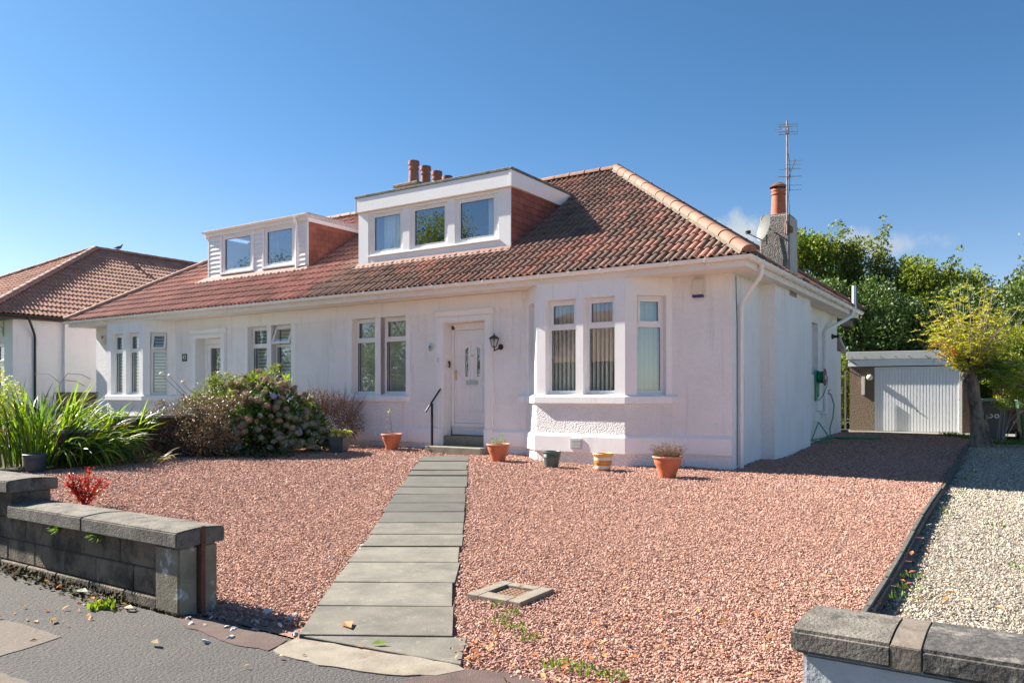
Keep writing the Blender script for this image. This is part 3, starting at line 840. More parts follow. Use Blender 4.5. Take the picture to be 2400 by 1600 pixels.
def window(rootobj, flip, A, B, s0, s1, z0, z1, inset=.13, split=2.60, kind='vertical', glass='glass', open_top=False, vent=True, frame=.055, gm='white_plastic'):
    """upvc window in the wall A->B: window > pane, blind slats"""
    T, L = frame2(A, B)
    mb = MB(flip); mb.T = T
    d0, d1 = inset, inset + .07
    mb.box(s0, s0 + frame, d0, d1, z0, z1); mb.box(s1 - frame, s1, d0, d1, z0, z1)
    mb.box(s0 + frame, s1 - frame, d0, d1, z0, z0 + .075); mb.box(s0 + frame, s1 - frame, d0, d1, z1 - .05, z1)
    mb.box(s0 + .005, s1 - .005, d0 - .05, d0 - .001, z0, z0 + .022)     # projecting sill piece
    a, b = s0 + frame, s1 - frame
    if split: mb.box(a, b, d0, d1, split - .03, split + .03)
    if vent: mb.box(s0 + .12, s1 - .04, d0 - .016, d0 - .001, z1 - .048, z1 - .024)
    panes = []
    if split:
        f2 = .042
        lo = (a, b, z0 + .075, split - .03)
        hi = (a, b, split + .03, z1 - .05)
        if not open_top:      # sash frame round the top light
            x0, x1, y0, y1 = hi
            mb.box(x0, x0 + f2, d0 - .014, d1 - .02, y0, y1); mb.box(x1 - f2, x1, d0 - .014, d1 - .02, y0, y1)
            mb.box(x0 + f2, x1 - f2, d0 - .014, d1 - .02, y0, y0 + f2); mb.box(x0 + f2, x1 - f2, d0 - .014, d1 - .02, y1 - f2, y1)
            panes.append((x0 + f2, x1 - f2, y0 + f2, y1 - f2))
        # beading
        panes.append(lo)
    else:
        f2 = .035
        x0, x1, y0, y1 = a, b, z0 + .075, z1 - .05
        mb.box(x0, x0 + f2, d0 + .012, d1 - .01, y0, y1); mb.box(x1 - f2, x1, d0 + .012, d1 - .01, y0, y1)
        mb.box(x0 + f2, x1 - f2, d0 + .012, d1 - .01, y0, y0 + f2); mb.box(x0 + f2, x1 - f2, d0 + .012, d1 - .01, y1 - f2, y1)
        panes.append((x0 + f2, x1 - f2, y0 + f2, y1 - f2))
    for (x0, x1, y0, y1) in panes:
        q = .005; ga_, gb2 = d0 + .006, d0 + .03
        mb.box(x0, x0 + q, ga_, gb2, y0, y1, 1); mb.box(x1 - q, x1, ga_, gb2, y0, y1, 1); mb.box(x0 + q, x1 - q, ga_, gb2, y0, y0 + q, 1); mb.box(x0 + q, x1 - q, ga_, gb2, y1 - q, y1, 1)
    wo_ = mb.build('window', [gm, 'dark_plastic'], rootobj, bevel=.002)
    for (x0, x1, y0, y1) in panes:
        mb = MB(flip); mb.T = T; mb.box(x0, x1, d0 + .03, d0 + .036, y0, y1); mb.build('pane', glass, wo_)
    if open_top:              # top-hung light tilted out
        x0, x1, y0, y1 = hi; mb = MB(flip)
        hinge = T @ Vector((0, d0, y1)); ang = math.radians(20)
        TT = T @ Matrix.Translation((0, d0 - .012, y1)) @ Matrix.Rotation(-ang, 4, 'X') @ Matrix.Translation((0, -d0, -y1))
        mb.T = TT; q = .05; x0 -= .012; x1 += .012; y0 -= .012
        mb.box(x0, x0 + q, d0 - .02, d0 + .03, y0, y1); mb.box(x1 - q, x1, d0 - .02, d0 + .03, y0, y1)
        mb.box(x0 + q, x1 - q, d0 - .02, d0 + .03, y0, y0 + q); mb.box(x0 + q, x1 - q, d0 - .02, d0 + .03, y1 - q, y1)
        mb.build('opening_light', gm, wo_, bevel=.003)
        mb = MB(flip); mb.T = TT; mb.box(x0 + q, x1 - q, d0, d0 + .006, y0 + q, y1 - q); mb.build('pane', glass, wo_)
    # room box behind: dark walls, so that no sky shows through
    mb = MB(flip); mb.T = T
    X0, X1, D0, D1, Z0, Z1 = s0 - .12, s1 + .12, .252, 1.1, z0 - .1, z1 + .1
    if kind != 'dormer':
        mb.add([(X0, D1, Z0), (X1, D1, Z0), (X1, D1, Z1), (X0, D1, Z1), (X0, D0, Z0), (X1, D0, Z0), (X1, D0, Z1), (X0, D0, Z1)],
               [(0, 1, 2, 3), (4, 0, 3, 7), (1, 5, 6, 2), (3, 2, 6, 7), (4, 5, 1, 0)])
        mb.build('room_recess', 'interior', wo_)
    x0, x1 = a + .004, b - .004
    if kind in ('vertical', 'vertical_edge', 'vertical_green'):
        bm_ = {'vertical': 'blind_grey', 'vertical_edge': 'blind_edge', 'vertical_green': 'blind_green'}[kind]
        turn = {'vertical': 20, 'vertical_edge': 82, 'vertical_green': 12}[kind]
        n = max(4, int(round((x1 - x0) / .085)))
        sb = MB(); sb.box(-.044, .044, -.0012, .0012, z0 + .06, z1 - .03)
        me = sb.mesh('blind_slat', bm_)
        for k in range(n):
            s = x0 + (k + .5) * (x1 - x0) / n
            p = T @ Vector((s, d1 + .045, 0)); base_rot = math.atan2(T[1][0], T[0][0])
            rz = base_rot + math.radians(turn + random.uniform(-5, 5))
            if flip: p.x = -p.x; rz = -rz
            put('blind_slat', me, wo_, p, (0, 0, rz))
    elif kind == 'zebra':
        n = int((split - z0) / .088)
        zz = z0 + .10; mb1, mb2 = MB(), MB()
        sb = MB(); sb.box(-(x1 - x0) / 2, (x1 - x0) / 2, 0, .002, 0, .058); me1 = sb.mesh('blind_band', 'blind_sheer')
        sb = MB(); sb.box(-(x1 - x0) / 2, (x1 - x0) / 2, 0, .002, 0, .030); me2 = sb.mesh('blind_band', 'blind_band')
        while zz < z1 - .1:
            for me, dz in ((me1, 0), (me2, .058)):
                p = T @ Vector(((x0 + x1) / 2, d1 + .05, zz + dz)); rz = math.atan2(T[1][0], T[0][0])
                if flip: p.x = -p.x; rz = -rz
                put('blind_band', me, wo_, p, (0, 0, rz))
            zz += .088
    return wo_


def curtain(wo_, flip, A, B, s0, s1, z0, z1, dep):
    T, L = frame2(A, B); mb = MB(flip); mb.T = T
    n = 26; vs = []
    for i in range(n + 1):
        s = s0 + (s1 - s0) * i / n; d = dep + .025 * math.sin(i * 1.35)
        vs += [(s, d, z0), (s, d, z1)]
    mb.add(vs, [(2 * i, 2 * i + 2, 2 * i + 3, 2 * i + 1) for i in range(n)])
    mb.build('curtain', 'curtain', wo_, smooth=True)


def house(flip, label):
    rt = root('semi_detached_house', label, 'house', -19.45 if flip else 0, 0, z=0)
    R = not flip
    b = .59
    out = [(PARTY, 0), (-4.03, 0), (-3.43, -b), (-1.66, -b), (-1.05, 0), (0, 0)]
    if R: side = [(0, 0), (0, 1.71), (.25, 1.71), (.25, 4.555), (0, 4.555), (0, 8.75)]
    else: side = [(0, 0), (0, 8.75)]
    ZT = 3.42
    # walls: roughcast parts and the smooth bay
    mb = MB(flip)
    pr = [(-8.71, -7.99), (-7.83, -7.095)]
    ops = [(p - PARTY, q - PARTY, 1.39, 3.105) for p, q in pr] + [(-6.06 - PARTY, -4.98 - PARTY, .2, 2.888)]
    wall_seg(mb, out[0], out[1], -.2, ZT, ops, mi=0)
    wall_seg(mb, out[4], out[5], -.2, ZT, (), mi=0)
    for i in range(len(side) - 1):
        ops = [(1.29, 1.93, 1.86, 3.06)] if (R and i == 4) else []
        wall_seg(mb, side[i], side[i + 1], -.2, ZT, ops, mi=0)
    wall_seg(mb, (0, 8.75), (PARTY, 8.75), -.2, ZT, (), mi=0)
    mb.build('wall', 'harling', rt)
    # smooth margins round the pair of windows and along the wall head
    mb = MB(flip)
    mb.box(-8.87, -8.712, -.012, .05, 1.40, 3.105); mb.box(-7.99, -7.83, -.012, .2, 1.40, 3.105); mb.box(-7.093, -6.97, -.012, .05, 1.40, 3.105)
    mb.box(PARTY + .003, -4.12, -.014, .05, 3.107, 3.415)
    mb.build('window_margin', 'smooth_render', rt)
    bay = [((-4.03, 0), (-3.43, -b), [(.215, .66)]), ((-3.43, -b), (-1.66, -b), [(.187, .811), (.963, 1.575)]), ((-1.66, -b), (-1.05, 0), [(.215, .745)])]
    mb = MB(flip)
    for A, B, oo in bay:
        wall_seg(mb, A, B, 1.25, ZT, [(s0, s1, 1.39, 3.105) for s0, s1 in oo], th=.24)
    mb.build('bay_wall', 'smooth_render', rt)
    mb = MB(flip)
    for A, B, oo in bay: wall_seg(mb, A, B, -.2, 1.25, (), th=.24)
    mb.build('bay_base', 'coarse_harling', rt)
    mb = MB(flip)                                  # smooth corner margins of the bay base
    for (x, y) in ((-3.43, -b), (-1.66, -b)):
        pass
    # sills
    sp = [(0.0, 1.245), (.048, 1.245), (.048, 1.36), (.0, 1.392)]
    mb = MB(flip); mb.sweep(sp, [(-4.20, -.004), (-4.03, -.004), (-3.43, -b - .004), (-1.66, -b - .004), (-1.05, -.004), (-.93, -.004)]); mb.build('bay_sill', 'smooth_render', rt)
    mb = MB(flip); mb.extr([(-.075, 1.245), (.10, 1.245), (.10, 1.392), (0, 1.392), (-.075, 1.355)], 'x', -8.90, -7.0); mb.build('window_sill', 'smooth_render', rt, bevel=.006)
    # plinth course, stopping at the doorway
    pp = [(0.001, .385), (.045, .385), (.045, .655), (.001, .705)]
    mb = MB(flip); mb.sweep(pp, [(PARTY + .002, 0), (-6.24, 0)])
    mb.sweep(pp, [(-4.80, 0), (-4.03, 0), (-3.43, -b), (-1.66, -b), (-1.05, 0), (-.0, 0)])
    mb.build('plinth', 'smooth_render', rt)
    # windows
    k1 = 'vertical' if R else 'zebra'
    for p, q in pr:
        window(rt, flip, out[0], out[1], p - PARTY, q - PARTY, 1.392, 3.104, kind=k1, open_top=(flip and p < -8))
    for bi, (A, B, oo) in enumerate(bay):
        for s0, s1 in oo:
            kk = ('vertical_green' if bi == 2 else 'vertical_edge') if R else 'zebra'
            window(rt, flip, A, B, s0, s1, 1.392, 3.104, kind=kk, vent=(bi != 2 or flip), open_top=(flip and bi == 0))
    if R:
        window(rt, flip, side[4], side[5], 1.29, 1.93, 1.865, 3.055, kind='vertical', split=0)
    # door surround, door and steps
    mb = MB(flip)
    for x0, x1 in ((-6.24, -6.06), (-4.98, -4.805)):
        mb.box(x0, x1, -.04, .0, .70, 2.89); mb.box(x0 + .03 * (x0 < -6), x1 - .03 * (x0 > -5), -.058, -.0402, .70, 2.89)
        mb.box(x0 - .012, x1 + .012, -.075, .0, .15, .699)
    mb.box(-6.24, -4.805, -.04, 0, 2.891, 3.01); mb.box(-6.21, -4.835, -.058, -.0402, 2.891, 2.985)
    mb.extr([(-.03, 3.012), (0, 3.012), (0, 3.125), (-.075, 3.125), (-.075, 3.10)], 'x', -6.27, -4.775)
    mb.build('door_surround', 'smooth_render', rt, bevel=.004)
    D = .246
    mb = MB(flip); mb.box(-6.058, -4.982, D + .03, D + .10, .56, .722); mb.build('door_riser_panel', 'white_plastic', rt)
    mb = MB(flip)
    mb.box(-6.058, -5.985, D, D + .07, .724, 2.886); mb.box(-5.055, -4.982, D, D + .07, .724, 2.886)
    mb.box(-5.985, -5.055, D, D + .07, .724, .80); mb.box(-5.985, -5.055, D, D + .07, 2.745, 2.886)
    mb.box(-6.05, -4.99, D - .02, D - .001, 2.80, 2.884)
    mb.build('door_frame', 'white_plastic', rt, bevel=.004)
    mb = MB(flip); mb.box(-6.30 + .24, -4.98, D + .3, D + .34, .5, 2.9); mb.build('hall_back', 'interior', rt)
    if R:
        y = D + .022
        gl = [(-5.705, -5.625), (-5.405, -5.325)]
        mb = MB(flip)
        mb.box(-5.98, -5.705, y, y + .045, .805, 2.74); mb.box(-5.625, -5.405, y, y + .045, .805, 2.74); mb.box(-5.325, -5.06, y, y + .045, .805, 2.74)
        for x0, x1 in gl:
            mb.box(x0, x1, y, y + .045, .805, 1.77); mb.box(x0, x1, y, y + .045, 2.40, 2.74)
        # raised mouldings: outer bead, arched bead round each light, lower panels
        def bead(pts, w=.012, z=.008, closed=True):
            k = len(pts)
            for i in range(k if closed else k - 1):
                (xa, za), (xb, zb) = pts[i], pts[(i + 1) % k]
                dx, dz = xb - xa, zb - za; L_ = math.hypot(dx, dz); nx, nz = -dz / L_ * w, dx / L_ * w
                ex, ez = dx / L_ * w, dz / L_ * w
                mb.add([(xa - nx - ex, y - z, za - nz - ez), (xb - nx + ex, y - z, zb - nz + ez), (xb + nx + ex, y - z, zb + nz + ez), (xa + nx - ex, y - z, za + nz - ez),
                        (xa - nx - ex, y, za - nz - ez), (xb - nx + ex, y, zb - nz + ez), (xb + nx + ex, y, zb + nz + ez), (xa + nx - ex, y, za + nz - ez)],
                       [(0, 1, 2, 3), (0, 4, 5, 1), (1, 5, 6, 2), (2, 6, 7, 3), (3, 7, 4, 0)])
        bead([(-5.91, .88), (-5.13, .88), (-5.13, 2.66), (-5.91, 2.66)], .006, .006)
        bead([(-5.77, 1.70), (-5.57, 1.70), (-5.57, 2.50), (-5.77, 2.40)], .01, .012)
        bead([(-5.46, 1.70), (-5.26, 1.70), (-5.26, 2.40), (-5.46, 2.50)], .01, .012)
        bead([(-5.77, 1.05), (-5.57, 1.05), (-5.57, 1.55), (-5.77, 1.55)], .012, .012)
        bead([(-5.46, 1.05), (-5.26, 1.05), (-5.26, 1.55), (-5.46, 1.55)], .012, .012)
        dr = mb.build('door', 'white_plastic', rt, bevel=.002)
        for (x0, x1), s in zip(gl, (1, -1)):
            mb = MB(flip); zt = (2.345, 2.395) if s > 0 else (2.395, 2.345)
            mb.extr([(x0, 1.77), (x1, 1.77), (x1, zt[1]), (x0, zt[0])], 'y', y + .015, y + .02); mb.build('door_pane', 'glass', dr)
            mb = MB(flip); mb.extr([(x0, zt[0] - .001), (x1, zt[1] - .001), (x1, 2.401), (x0, 2.401)], 'y', y + .002, y + .04); mb.build('door_pane_head', 'white_plastic', dr)
        mb = MB(flip); mb.box(-5.67, -5.37, y - .014, y - .001, 1.60, 1.69); mb.box(-5.655, -5.385, y - .020, y - .0145, 1.612, 1.678); mb.build('letterbox', 'steel', dr, bevel=.003)
        mb = MB(flip); mb.box(-5.955, -5.925, y - .012, y - .001, 1.70, 1.92); mb.tube([(-5.94, y - .01, 1.86), (-5.94, y - .06, 1.86)], .008, 8); mb.tube([(-5.94, y - .055, 1.86), (-5.85, y - .055, 1.855)], .008, 8)
        mb.build('door_handle', 'brass', dr, smooth=True)
        mb = MB(flip); mb.box(-5.56, -5.48, y - .008, y - .001, 2.185, 2.22); mb.build('door_number_plate', 'brass', dr)
    else:
        y = D + .022; mb = MB(flip)
        mb.box(-5.98, -5.86, y, y + .045, .805, 2.74); mb.box(-5.20, -5.06, y, y + .045, .805, 2.74); mb.box(-5.86, -5.20, y, y + .045, .805, .98); mb.box(-5.86, -5.20, y, y + .045, 2.64, 2.74)
        dr = mb.build('door', 'white_plastic', rt, bevel=.003, )
        mb = MB(flip); mb.box(-5.86, -5.20, y + .015, y + .02, .98, 2.64); mb.build('door_pane', 'glass', dr)
    mb = MB(flip); mb.box(-6.20, -4.80, -.45, .02, .08, .350); mb.build('door_step', 'step_stone', rt, bevel=.012)
    mb = MB(flip); mb.box(-6.055, -4.985, -.025, .40, .30, .545); mb.build('door_step', 'step_stone', rt, bevel=.010)
    # eaves
    SE = 9.45
    mb = MB(flip)
    mb.box(PARTY, .38, -.575, .02, 3.422, 3.438); mb.box(-.05, .38, .021, SE - .05, 3.422, 3.438)
    for k in range(3): mb.box(.095 + k * .1, .10 + k * .1, .03, SE - .06, 3.4185, 3.4215)
    mb.build('soffit', 'soffit_paint', rt)
    mb = MB(flip); fp = [(0, 3.405), (.022, 3.405), (.022, 3.55), (0, 3.55)]
    mb.sweep(fp, [(PARTY, -.592), (.385, -.592), (.385, SE)]); mb.build('fascia', 'soffit_paint', rt)
    gr = .064; gz = 3.565
    prof = [(gr * math.cos(t), gz - gr * 1.0 * math.sin(t)) for t in np.linspace(0, PI, 11)]
    prof = [(o, z) for o, z in prof] + [(-(gr - .006) * math.cos(t), gz - (gr - .006) * math.sin(t)) for t in np.linspace(0, PI, 9)]
    gp = [(PARTY, -.678), (.468, -.678), (.468, SE + .05)]
    mb = MB(flip); mb.sweep(prof, gp); mb.build('gutter', 'white_plastic', rt, smooth=True)
    # gutter brackets and joints
    pr2 = [((gr + .011) * math.cos(t), -(gr + .011) * math.sin(t)) for t in np.linspace(-.12, PI + .1, 10)]
    pr3 = [((gr + .001) * math.cos(t), -(gr + .001) * math.sin(t)) for t in np.linspace(PI + .1, -.12, 10)]
    bb = MB(flip)
    bb.extr(list(reversed([(-o, z) for o, z in pr2 + pr3])), 'x', -.014, .014)
    bb.box(-.012, .012, .05, .066, -.10, -.01)
    bme = bb.mesh('gutter_bracket', 'white_plastic')
    xk = -9.5
    while xk < .35:
        put('gutter_bracket', bme, rt, ((-xk if flip else xk), -.678, gz)); xk += .62
    if R:
        yk = -.45
        while yk < SE:
            put('gutter_bracket', bme, rt, (.468, yk, gz), (0, 0, PI / 2)); yk += .42
    # roof deck and party verge
    mb = MB(flip); zo = -.035
    P = lambda x, y, z: (x, y, z + zo)
    mb.poly([P(PARTY, EY + .02, EZ), P(EX - .02, EY + .02, EZ), P(RXR, RYR, RZR), P(PARTY, RYR, RZR)])
    mb.poly([P(EX - .02, EY + .02, EZ), P(EX - .02, 2 * RYR - EY, EZ), P(RXR, RYR, RZR)])
    mb.poly([P(EX - .02, 2 * RYR - EY, EZ), P(PARTY, 2 * RYR - EY, EZ), P(PARTY, RYR, RZR), P(RXR, RYR, RZR)])
    mb.build('roof_deck', 'roof_deck', rt)
    tm = 'roof_tile_brown' if R else 'roof_tile_red'
    yd, dx0, dx1 = (.60, -9.07, -4.775) if R else (.96, -8.25, -4.14)
    back = 3.3 if R else 3.15
    keep = lambda x, y: not (dx0 + .1 < x < dx1 - .1 and yd + .12 < y < back)
    nrm_h = Vector((RYR - EY, EX - RXR, 0)).normalized()          # drops what lies beyond the hip
    slope_tiles(rt, tm, (PARTY, EY, EZ), (1, 0, 0), (0, math.cos(ALPHA), math.sin(ALPHA)), 34, 18, keep, flip,
                clips=[((EX, EY, EZ), tuple(nrm_h)), ((0, RYR - .02, 0), (0, 1, 0))], n_obj=300, cam=CAMP if R else Vector((-15, -14, 1.4)))
    # side slope: joined (only a sliver shows)
    kk2 = lambda x, y: True
    nh2 = -nrm_h
    nh3 = Vector((RYR - EY, -(EX - RXR), 0)).normalized()
    mb = MB(flip)
    slope_tiles(rt, tm, (EX, EY, EZ), (0, 1, 0), (-math.cos(SALPHA), 0, math.sin(SALPHA)), 34, 16, kk2, flip,
                clips=[((EX, EY, EZ), tuple(nh2)), ((EX, 2 * RYR - EY, EZ), (-nh3.x, -nh3.y, 0))], n_obj=0)
    hm = 'ridge_clay' if R else 'ridge_pale'
    mb = MB(flip)
    hd = Vector((RXR - EX, RYR - EY, RZR - EZ))
    sidev = hd.cross(Vector((0, 0, 1))).normalized()
    for sgn in (1, -1):
        pts = []
        for t in (0, 1):
            c = Vector((EX, EY, EZ)) + hd * t
            pts.append(c)
        a0, a1 = pts
        o = sidev * .15 * sgn
        mb.add([tuple(a0 + o + Vector((0, 0, .00))), tuple(a1 + o), tuple(a1 + o * .6 + Vector((0, 0, .085))), tuple(a0 + o * .6 + Vector((0, 0, .085)))],
               [(0, 1, 2, 3) if sgn < 0 else (3, 2, 1, 0)])
    mb.build('hip_bedding', 'mortar', rt)
    ridge_run(rt, (EX + .02, EY - .02, EZ + .035), (RXR, RYR, RZR + .05), hm, flip, n=16, name='hip_tile', r=.12)
    ridge_run(rt, (RXR, RYR, RZR + .03), (PARTY, RYR, RZR + .03), hm, flip, n=13, r=.125)
    ridge_run(rt, (EX + .02, 2 * RYR - EY, EZ + .03), (RXR, RYR, RZR + .05), hm, flip, n=16, name='hip_tile', r=.135)

    # ---------------------------------------------------------------- dormer
    if R:
        z0, zf0, zf1 = 4.38, 5.66, 5.985
        X0, X1 = -9.07, -4.775
        A, B = (X0, yd), (X1, yd)
        wins = [(-8.70, -7.72), (-7.48, -6.43), (-6.20, -5.13)]
        mb = MB(flip)
        wall_seg(mb, A, B, 4.2, zf0 + .2, [(p - X0, q - X0, 4.63, 5.60) for p, q in wins], th=.12)
        mb.box(X0 + .001, X1 - .001, yd + .121, back, 4.2, 4.25)
        mb.add([(X1, yd, 3.9), (X1, 3.2, 5.4), (X1, 3.2, 5.95), (X1, yd, 5.95)], [(0, 1, 2, 3)])
        mb.add([(X0, yd, 3.9), (X0, 3.2, 5.4), (X0, 3.2, 5.95), (X0, yd, 5.95)], [(3, 2, 1, 0)])
        dm = mb.build('dormer', 'white_plastic', rt)
        mb = MB(flip)                                 # corner boards and mullion covers
        mb.box(X0 - .004, -8.76, yd - .022, yd - .001, 4.36, 5.655); mb.box(-5.07, X1 + .006, yd - .022, yd - .001, 4.36, 5.655)
        mb.box(-8.758, -5.072, yd - .012, yd - .001, 4.36, 4.60); mb.box(-8.758, -5.072, yd - .018, yd - .001, 5.60, 5.655)
        mb.box(-7.70, -7.50, yd - .02, yd - .001, 4.62, 5.60); mb.box(-6.41, -6.22, yd - .02, yd - .001, 4.62, 5.60)
        mb.box(-8.76, -5.06, yd - .05, yd - .0125, 4.60, 4.625)
        mb.build('dormer_trim', 'white_plastic', dm, bevel=.003)
        for i, (p, q) in enumerate(wins):
            wo2 = window(dm, flip, A, B, p - X0, q - X0, 4.63, 5.60, inset=.02, split=0, kind='dormer', glass='glass_dormer', frame=.07)
            wo2.name = 'dormer_window'
            for c in list(wo2.children): c.parent = dm
            s0, s1 = ((p - X0 + .15, q - X0 - .1) if i == 0 else (q - X0 - .42, q - X0 - .06))
            if i != 1: curtain(dm, flip, A, B, s0, s1, 4.62, 5.6, .30)
        mb = MB(flip)                                 # dark room so that the panes read as glass
        mb.add([(X0 + .1, 2.2, 4.25), (X1 - .1, 2.2, 4.25), (X1 - .1, 2.2, 5.95), (X0 + .1, 2.2, 5.95)], [(0, 1, 2, 3)])
        mb.build('dormer_room_back', 'interior', dm)
        mb = MB(flip)
        mb.box(X0 - .02 + .02, X1 + .085, .485, .505, zf0, zf1); mb.box(X1 + .065, X1 + .085, .506, 3.35, zf0, zf1); mb.box(X0 - .0, X0 + .02, .506, 3.35, zf0, zf1)
        mb.box(X1 + .02, X1 + .089, .478, .484, zf0 - .004, zf1 + .002)
        mb.build('dormer_fascia', 'white_plastic', dm, bevel=.003)
        mb = MB(flip); mb.box(X0 + .021, X1 + .064, .506, .60, zf0 + .002, zf0 + .012); mb.box(X1 + .001, X1 + .064, .601, 3.2, zf0 + .002, zf0 + .012); mb.build('dormer_soffit', 'soffit_paint', dm)
        mb = MB(flip); mb.box(X0 - .02, X0 - .001, .48, 3.3, zf0 - .005, zf1); mb.build('dormer_end_trim', 'grey_trim', dm)
        mb = MB(flip); mb.box(X0 - .03, X1 + .10, .468, 3.55, zf1 + .002, zf1 + .062); mb.build('dormer_roof', 'felt', dm, bevel=.01)
        for k in range(8):
            mb = MB(flip); xq = X0 + .5 + k * .52; mb.tube([(xq, .4848, 5.80), (xq, .4828, 5.80)], .007, 8); mb.build('fascia_nail_cap', 'grey_trim', dm)
        mb = MB(flip)
        mb.add([(X0 - .1, .44, EZ + TAN * (.44 - EY) + .06), (X1 + .05, .44, EZ + TAN * (.44 - EY) + .06), (X1 + .02, yd - .023, EZ + TAN * (yd - EY) + .085), (X0 - .03, yd - .023, EZ + TAN * (yd - EY) + .085)], [(0, 1, 2, 3)])
        mb.build('dormer_flashing', 'lead_pink', dm)
        ch, th_, XF = .133, .30, X1
        ztop = zf0; zbot = 4.30
    else:
        z0, ztop = 4.60, 5.84
        X0, X1 = -8.25, -4.14
        A, B = (X0, yd), (X1, yd)
        wins = [(-7.78, -6.50), (-6.12, -4.72)]
        mb = MB(flip)
        wall_seg(mb, A, B, 4.4, 5.86, [(-7.72 - X0, -6.56 - X0, 4.76, 5.80), (-6.06 - X0, -4.78 - X0, 4.76, 5.80)], th=.12)
        mb.add([(X1, yd, 4.2), (X1, 3.2, 5.4), (X1, 3.2, 5.86), (X1, yd, 5.86)], [(0, 1, 2, 3)])
        mb.add([(X0, yd, 4.2), (X0, 3.2, 5.4), (X0, 3.2, 5.86), (X0, yd, 5.86)], [(3, 2, 1, 0)])
        dm = mb.build('dormer', 'white_plastic', rt)
        # horizontal cladding boards, each with a lipped lower edge
        for (p, q) in ((X0 + .10, -7.80), (-6.48, -6.14), (-4.70, X1 - .06)):
            zz = 4.70
            while zz < 5.82:
                mb = MB(flip); h = min(.118, 5.835 - zz)
                mb.extr([(yd - .001, zz), (yd - .001, zz + h), (yd - .006, zz + h), (yd - .026, zz + .018), (yd - .026, zz)], 'x', p, q)
                mb.build('cladding_board', 'white_plastic', dm); zz += .125
        mb = MB(flip)
        mb.box(X0 - .002, X0 + .098, yd - .035, yd - .001, 4.56, 5.84); mb.box(X1 - .058, X1 + .004, yd - .03, yd - .001, 4.56, 5.84)
        for p, q in wins:
            mb.box(p - .018, p + .045, yd - .04, yd - .001, 4.72, 5.838); mb.box(q - .045, q + .018, yd - .04, yd - .001, 4.72, 5.838)
        mb.extr([(yd - .001, 4.57), (yd - .001, 4.69), (yd - .03, 4.69), (yd - .075, 4.60), (yd - .075, 4.57)], 'x', X0 + .10, X1 - .06)
        mb.build('dormer_trim', 'white_plastic', dm, bevel=.003)
        for i, (p, q) in enumerate(((-7.72, -6.56), (-6.06, -4.78))):
            wo2 = window(dm, flip, A, B, p - X0, q - X0, 4.76, 5.80, inset=-.01, split=0, kind='dormer', glass='glass_dormer', frame=.075)
            wo2.name = 'dormer_window'
            for c in list(wo2.children): c.parent = dm
            mb = MB(flip); mb.box(p - .04, q + .04, yd - .075, yd - .0411, 4.735, 4.775); mb.build('dormer_sill', 'white_plastic', dm)
        curtain(dm, flip, A, B, -7.60 - X0 + .9, -6.7 - X0 , 4.75, 5.8, .3)
        mb = MB(flip)
        mb.add([(X0 + .1, 2.2, 4.4), (X1 - .1, 2.2, 4.4), (X1 - .1, 2.2, 5.9), (X0 + .1, 2.2, 5.9)], [(0, 1, 2, 3)])
        mb.build('dormer_room_back', 'interior', dm)
        mb = MB(flip); mb.box(X0 - .06, X1 + .06, .88, .90, 5.845, 5.97); mb.box(X0 - .06, X0 - .04, .901, 3.3, 5.80, 5.90); mb.box(X1 + .04, X1 + .06, .901, 3.3, 5.80, 5.90)
        mb.box(X0 - .039, X1 + .039, .901, .96, 5.846, 5.856)
        mb.build('dormer_fascia', 'white_plastic', dm)
        mb = MB(flip); mb.box(X0 - .075, X0 - .061, .80, 3.3, 5.895, 6.02); mb.box(X0 - .075, X1 + .05, .861, 3.5, 5.985, 6.02); mb.build('dormer_roof', 'weathered_trim', dm)
        mb = MB(flip); gg = [(.045 * math.cos(t), 5.975 - .045 * math.sin(t)) for t in np.linspace(0, PI, 9)] + [(-.04 * math.cos(t), 5.975 - .04 * math.sin(t)) for t in np.linspace(0, PI, 7)]
        mb.sweep(gg, [(X0 - .09, .832), (X1 + .10, .832)]); mb.build('dormer_gutter', 'white_plastic', dm, smooth=True)
        mb = MB(flip); mb.tube([(-7.90, .80, 5.93), (-7.90, .84, 5.80), (-7.90, .87, 5.74), (-7.90, .87, 4.62), (-7.90, .78, 4.50)], .034, 10); mb.build('dormer_downpipe', 'white_plastic', dm, smooth=True)
        mb = MB(flip)
        mb.add([(X0 - .15, .76, EZ + TAN * (.76 - EY) + .065), (X1 + .45, .76, EZ + TAN * (.76 - EY) + .065), (X1 + .1, yd - .04, EZ + TAN * (yd - EY) + .09), (X0, yd - .04, EZ + TAN * (yd - EY) + .09)], [(0, 1, 2, 3)])
        mb.build('dormer_flashing', 'lead_pink', dm)
        ch, th_, XF = .150, .27, X0
        zbot = 4.5
    # tile hung cheek that faces the camera
    sgn = 1 if R else -1
    tb = MB()
    tb.add([(.020, 0, 0), (.020, th_ - .006, 0), (.003, th_ - .006, ch + .03), (.003, 0, ch + .03), (.001, 0, 0), (.001, th_ - .006, 0)],
           [(0, 1, 2, 3), (4, 5, 1, 0), (0, 3, 4), (1, 5, 2)])
    tme = tb.mesh('cheek_tile', 'hung_tile')
    nrow = int((ztop - zbot) / ch) + 1
    for r in range(nrow):
        zz = ztop - (r + 1) * ch
        yy = yd + (0 if r % 2 else -th_ / 2)
        if not R: yy = yd + (0 if r % 2 else -th_ / 2)
        while yy < 3.0:
            ys0 = max(yy, yd + .001)
            if EZ + TAN * (ys0 + .02 - EY) < zz + ch + .03:
                o = put('cheek_tile', tme, dm, (XF + .001 if R else -(XF) + .001, ys0, zz))
                if yy < yd: o.scale = (1, (yy + th_ - ys0) / th_, 1)
            yy += th_
    return rt


rh = house(False, 'white harled semi with brown mossy roof, three-window dormer and dark felt edge')
lh = house(True, 'white harled semi with redder roof, board-clad dormer and number 43 plaque')

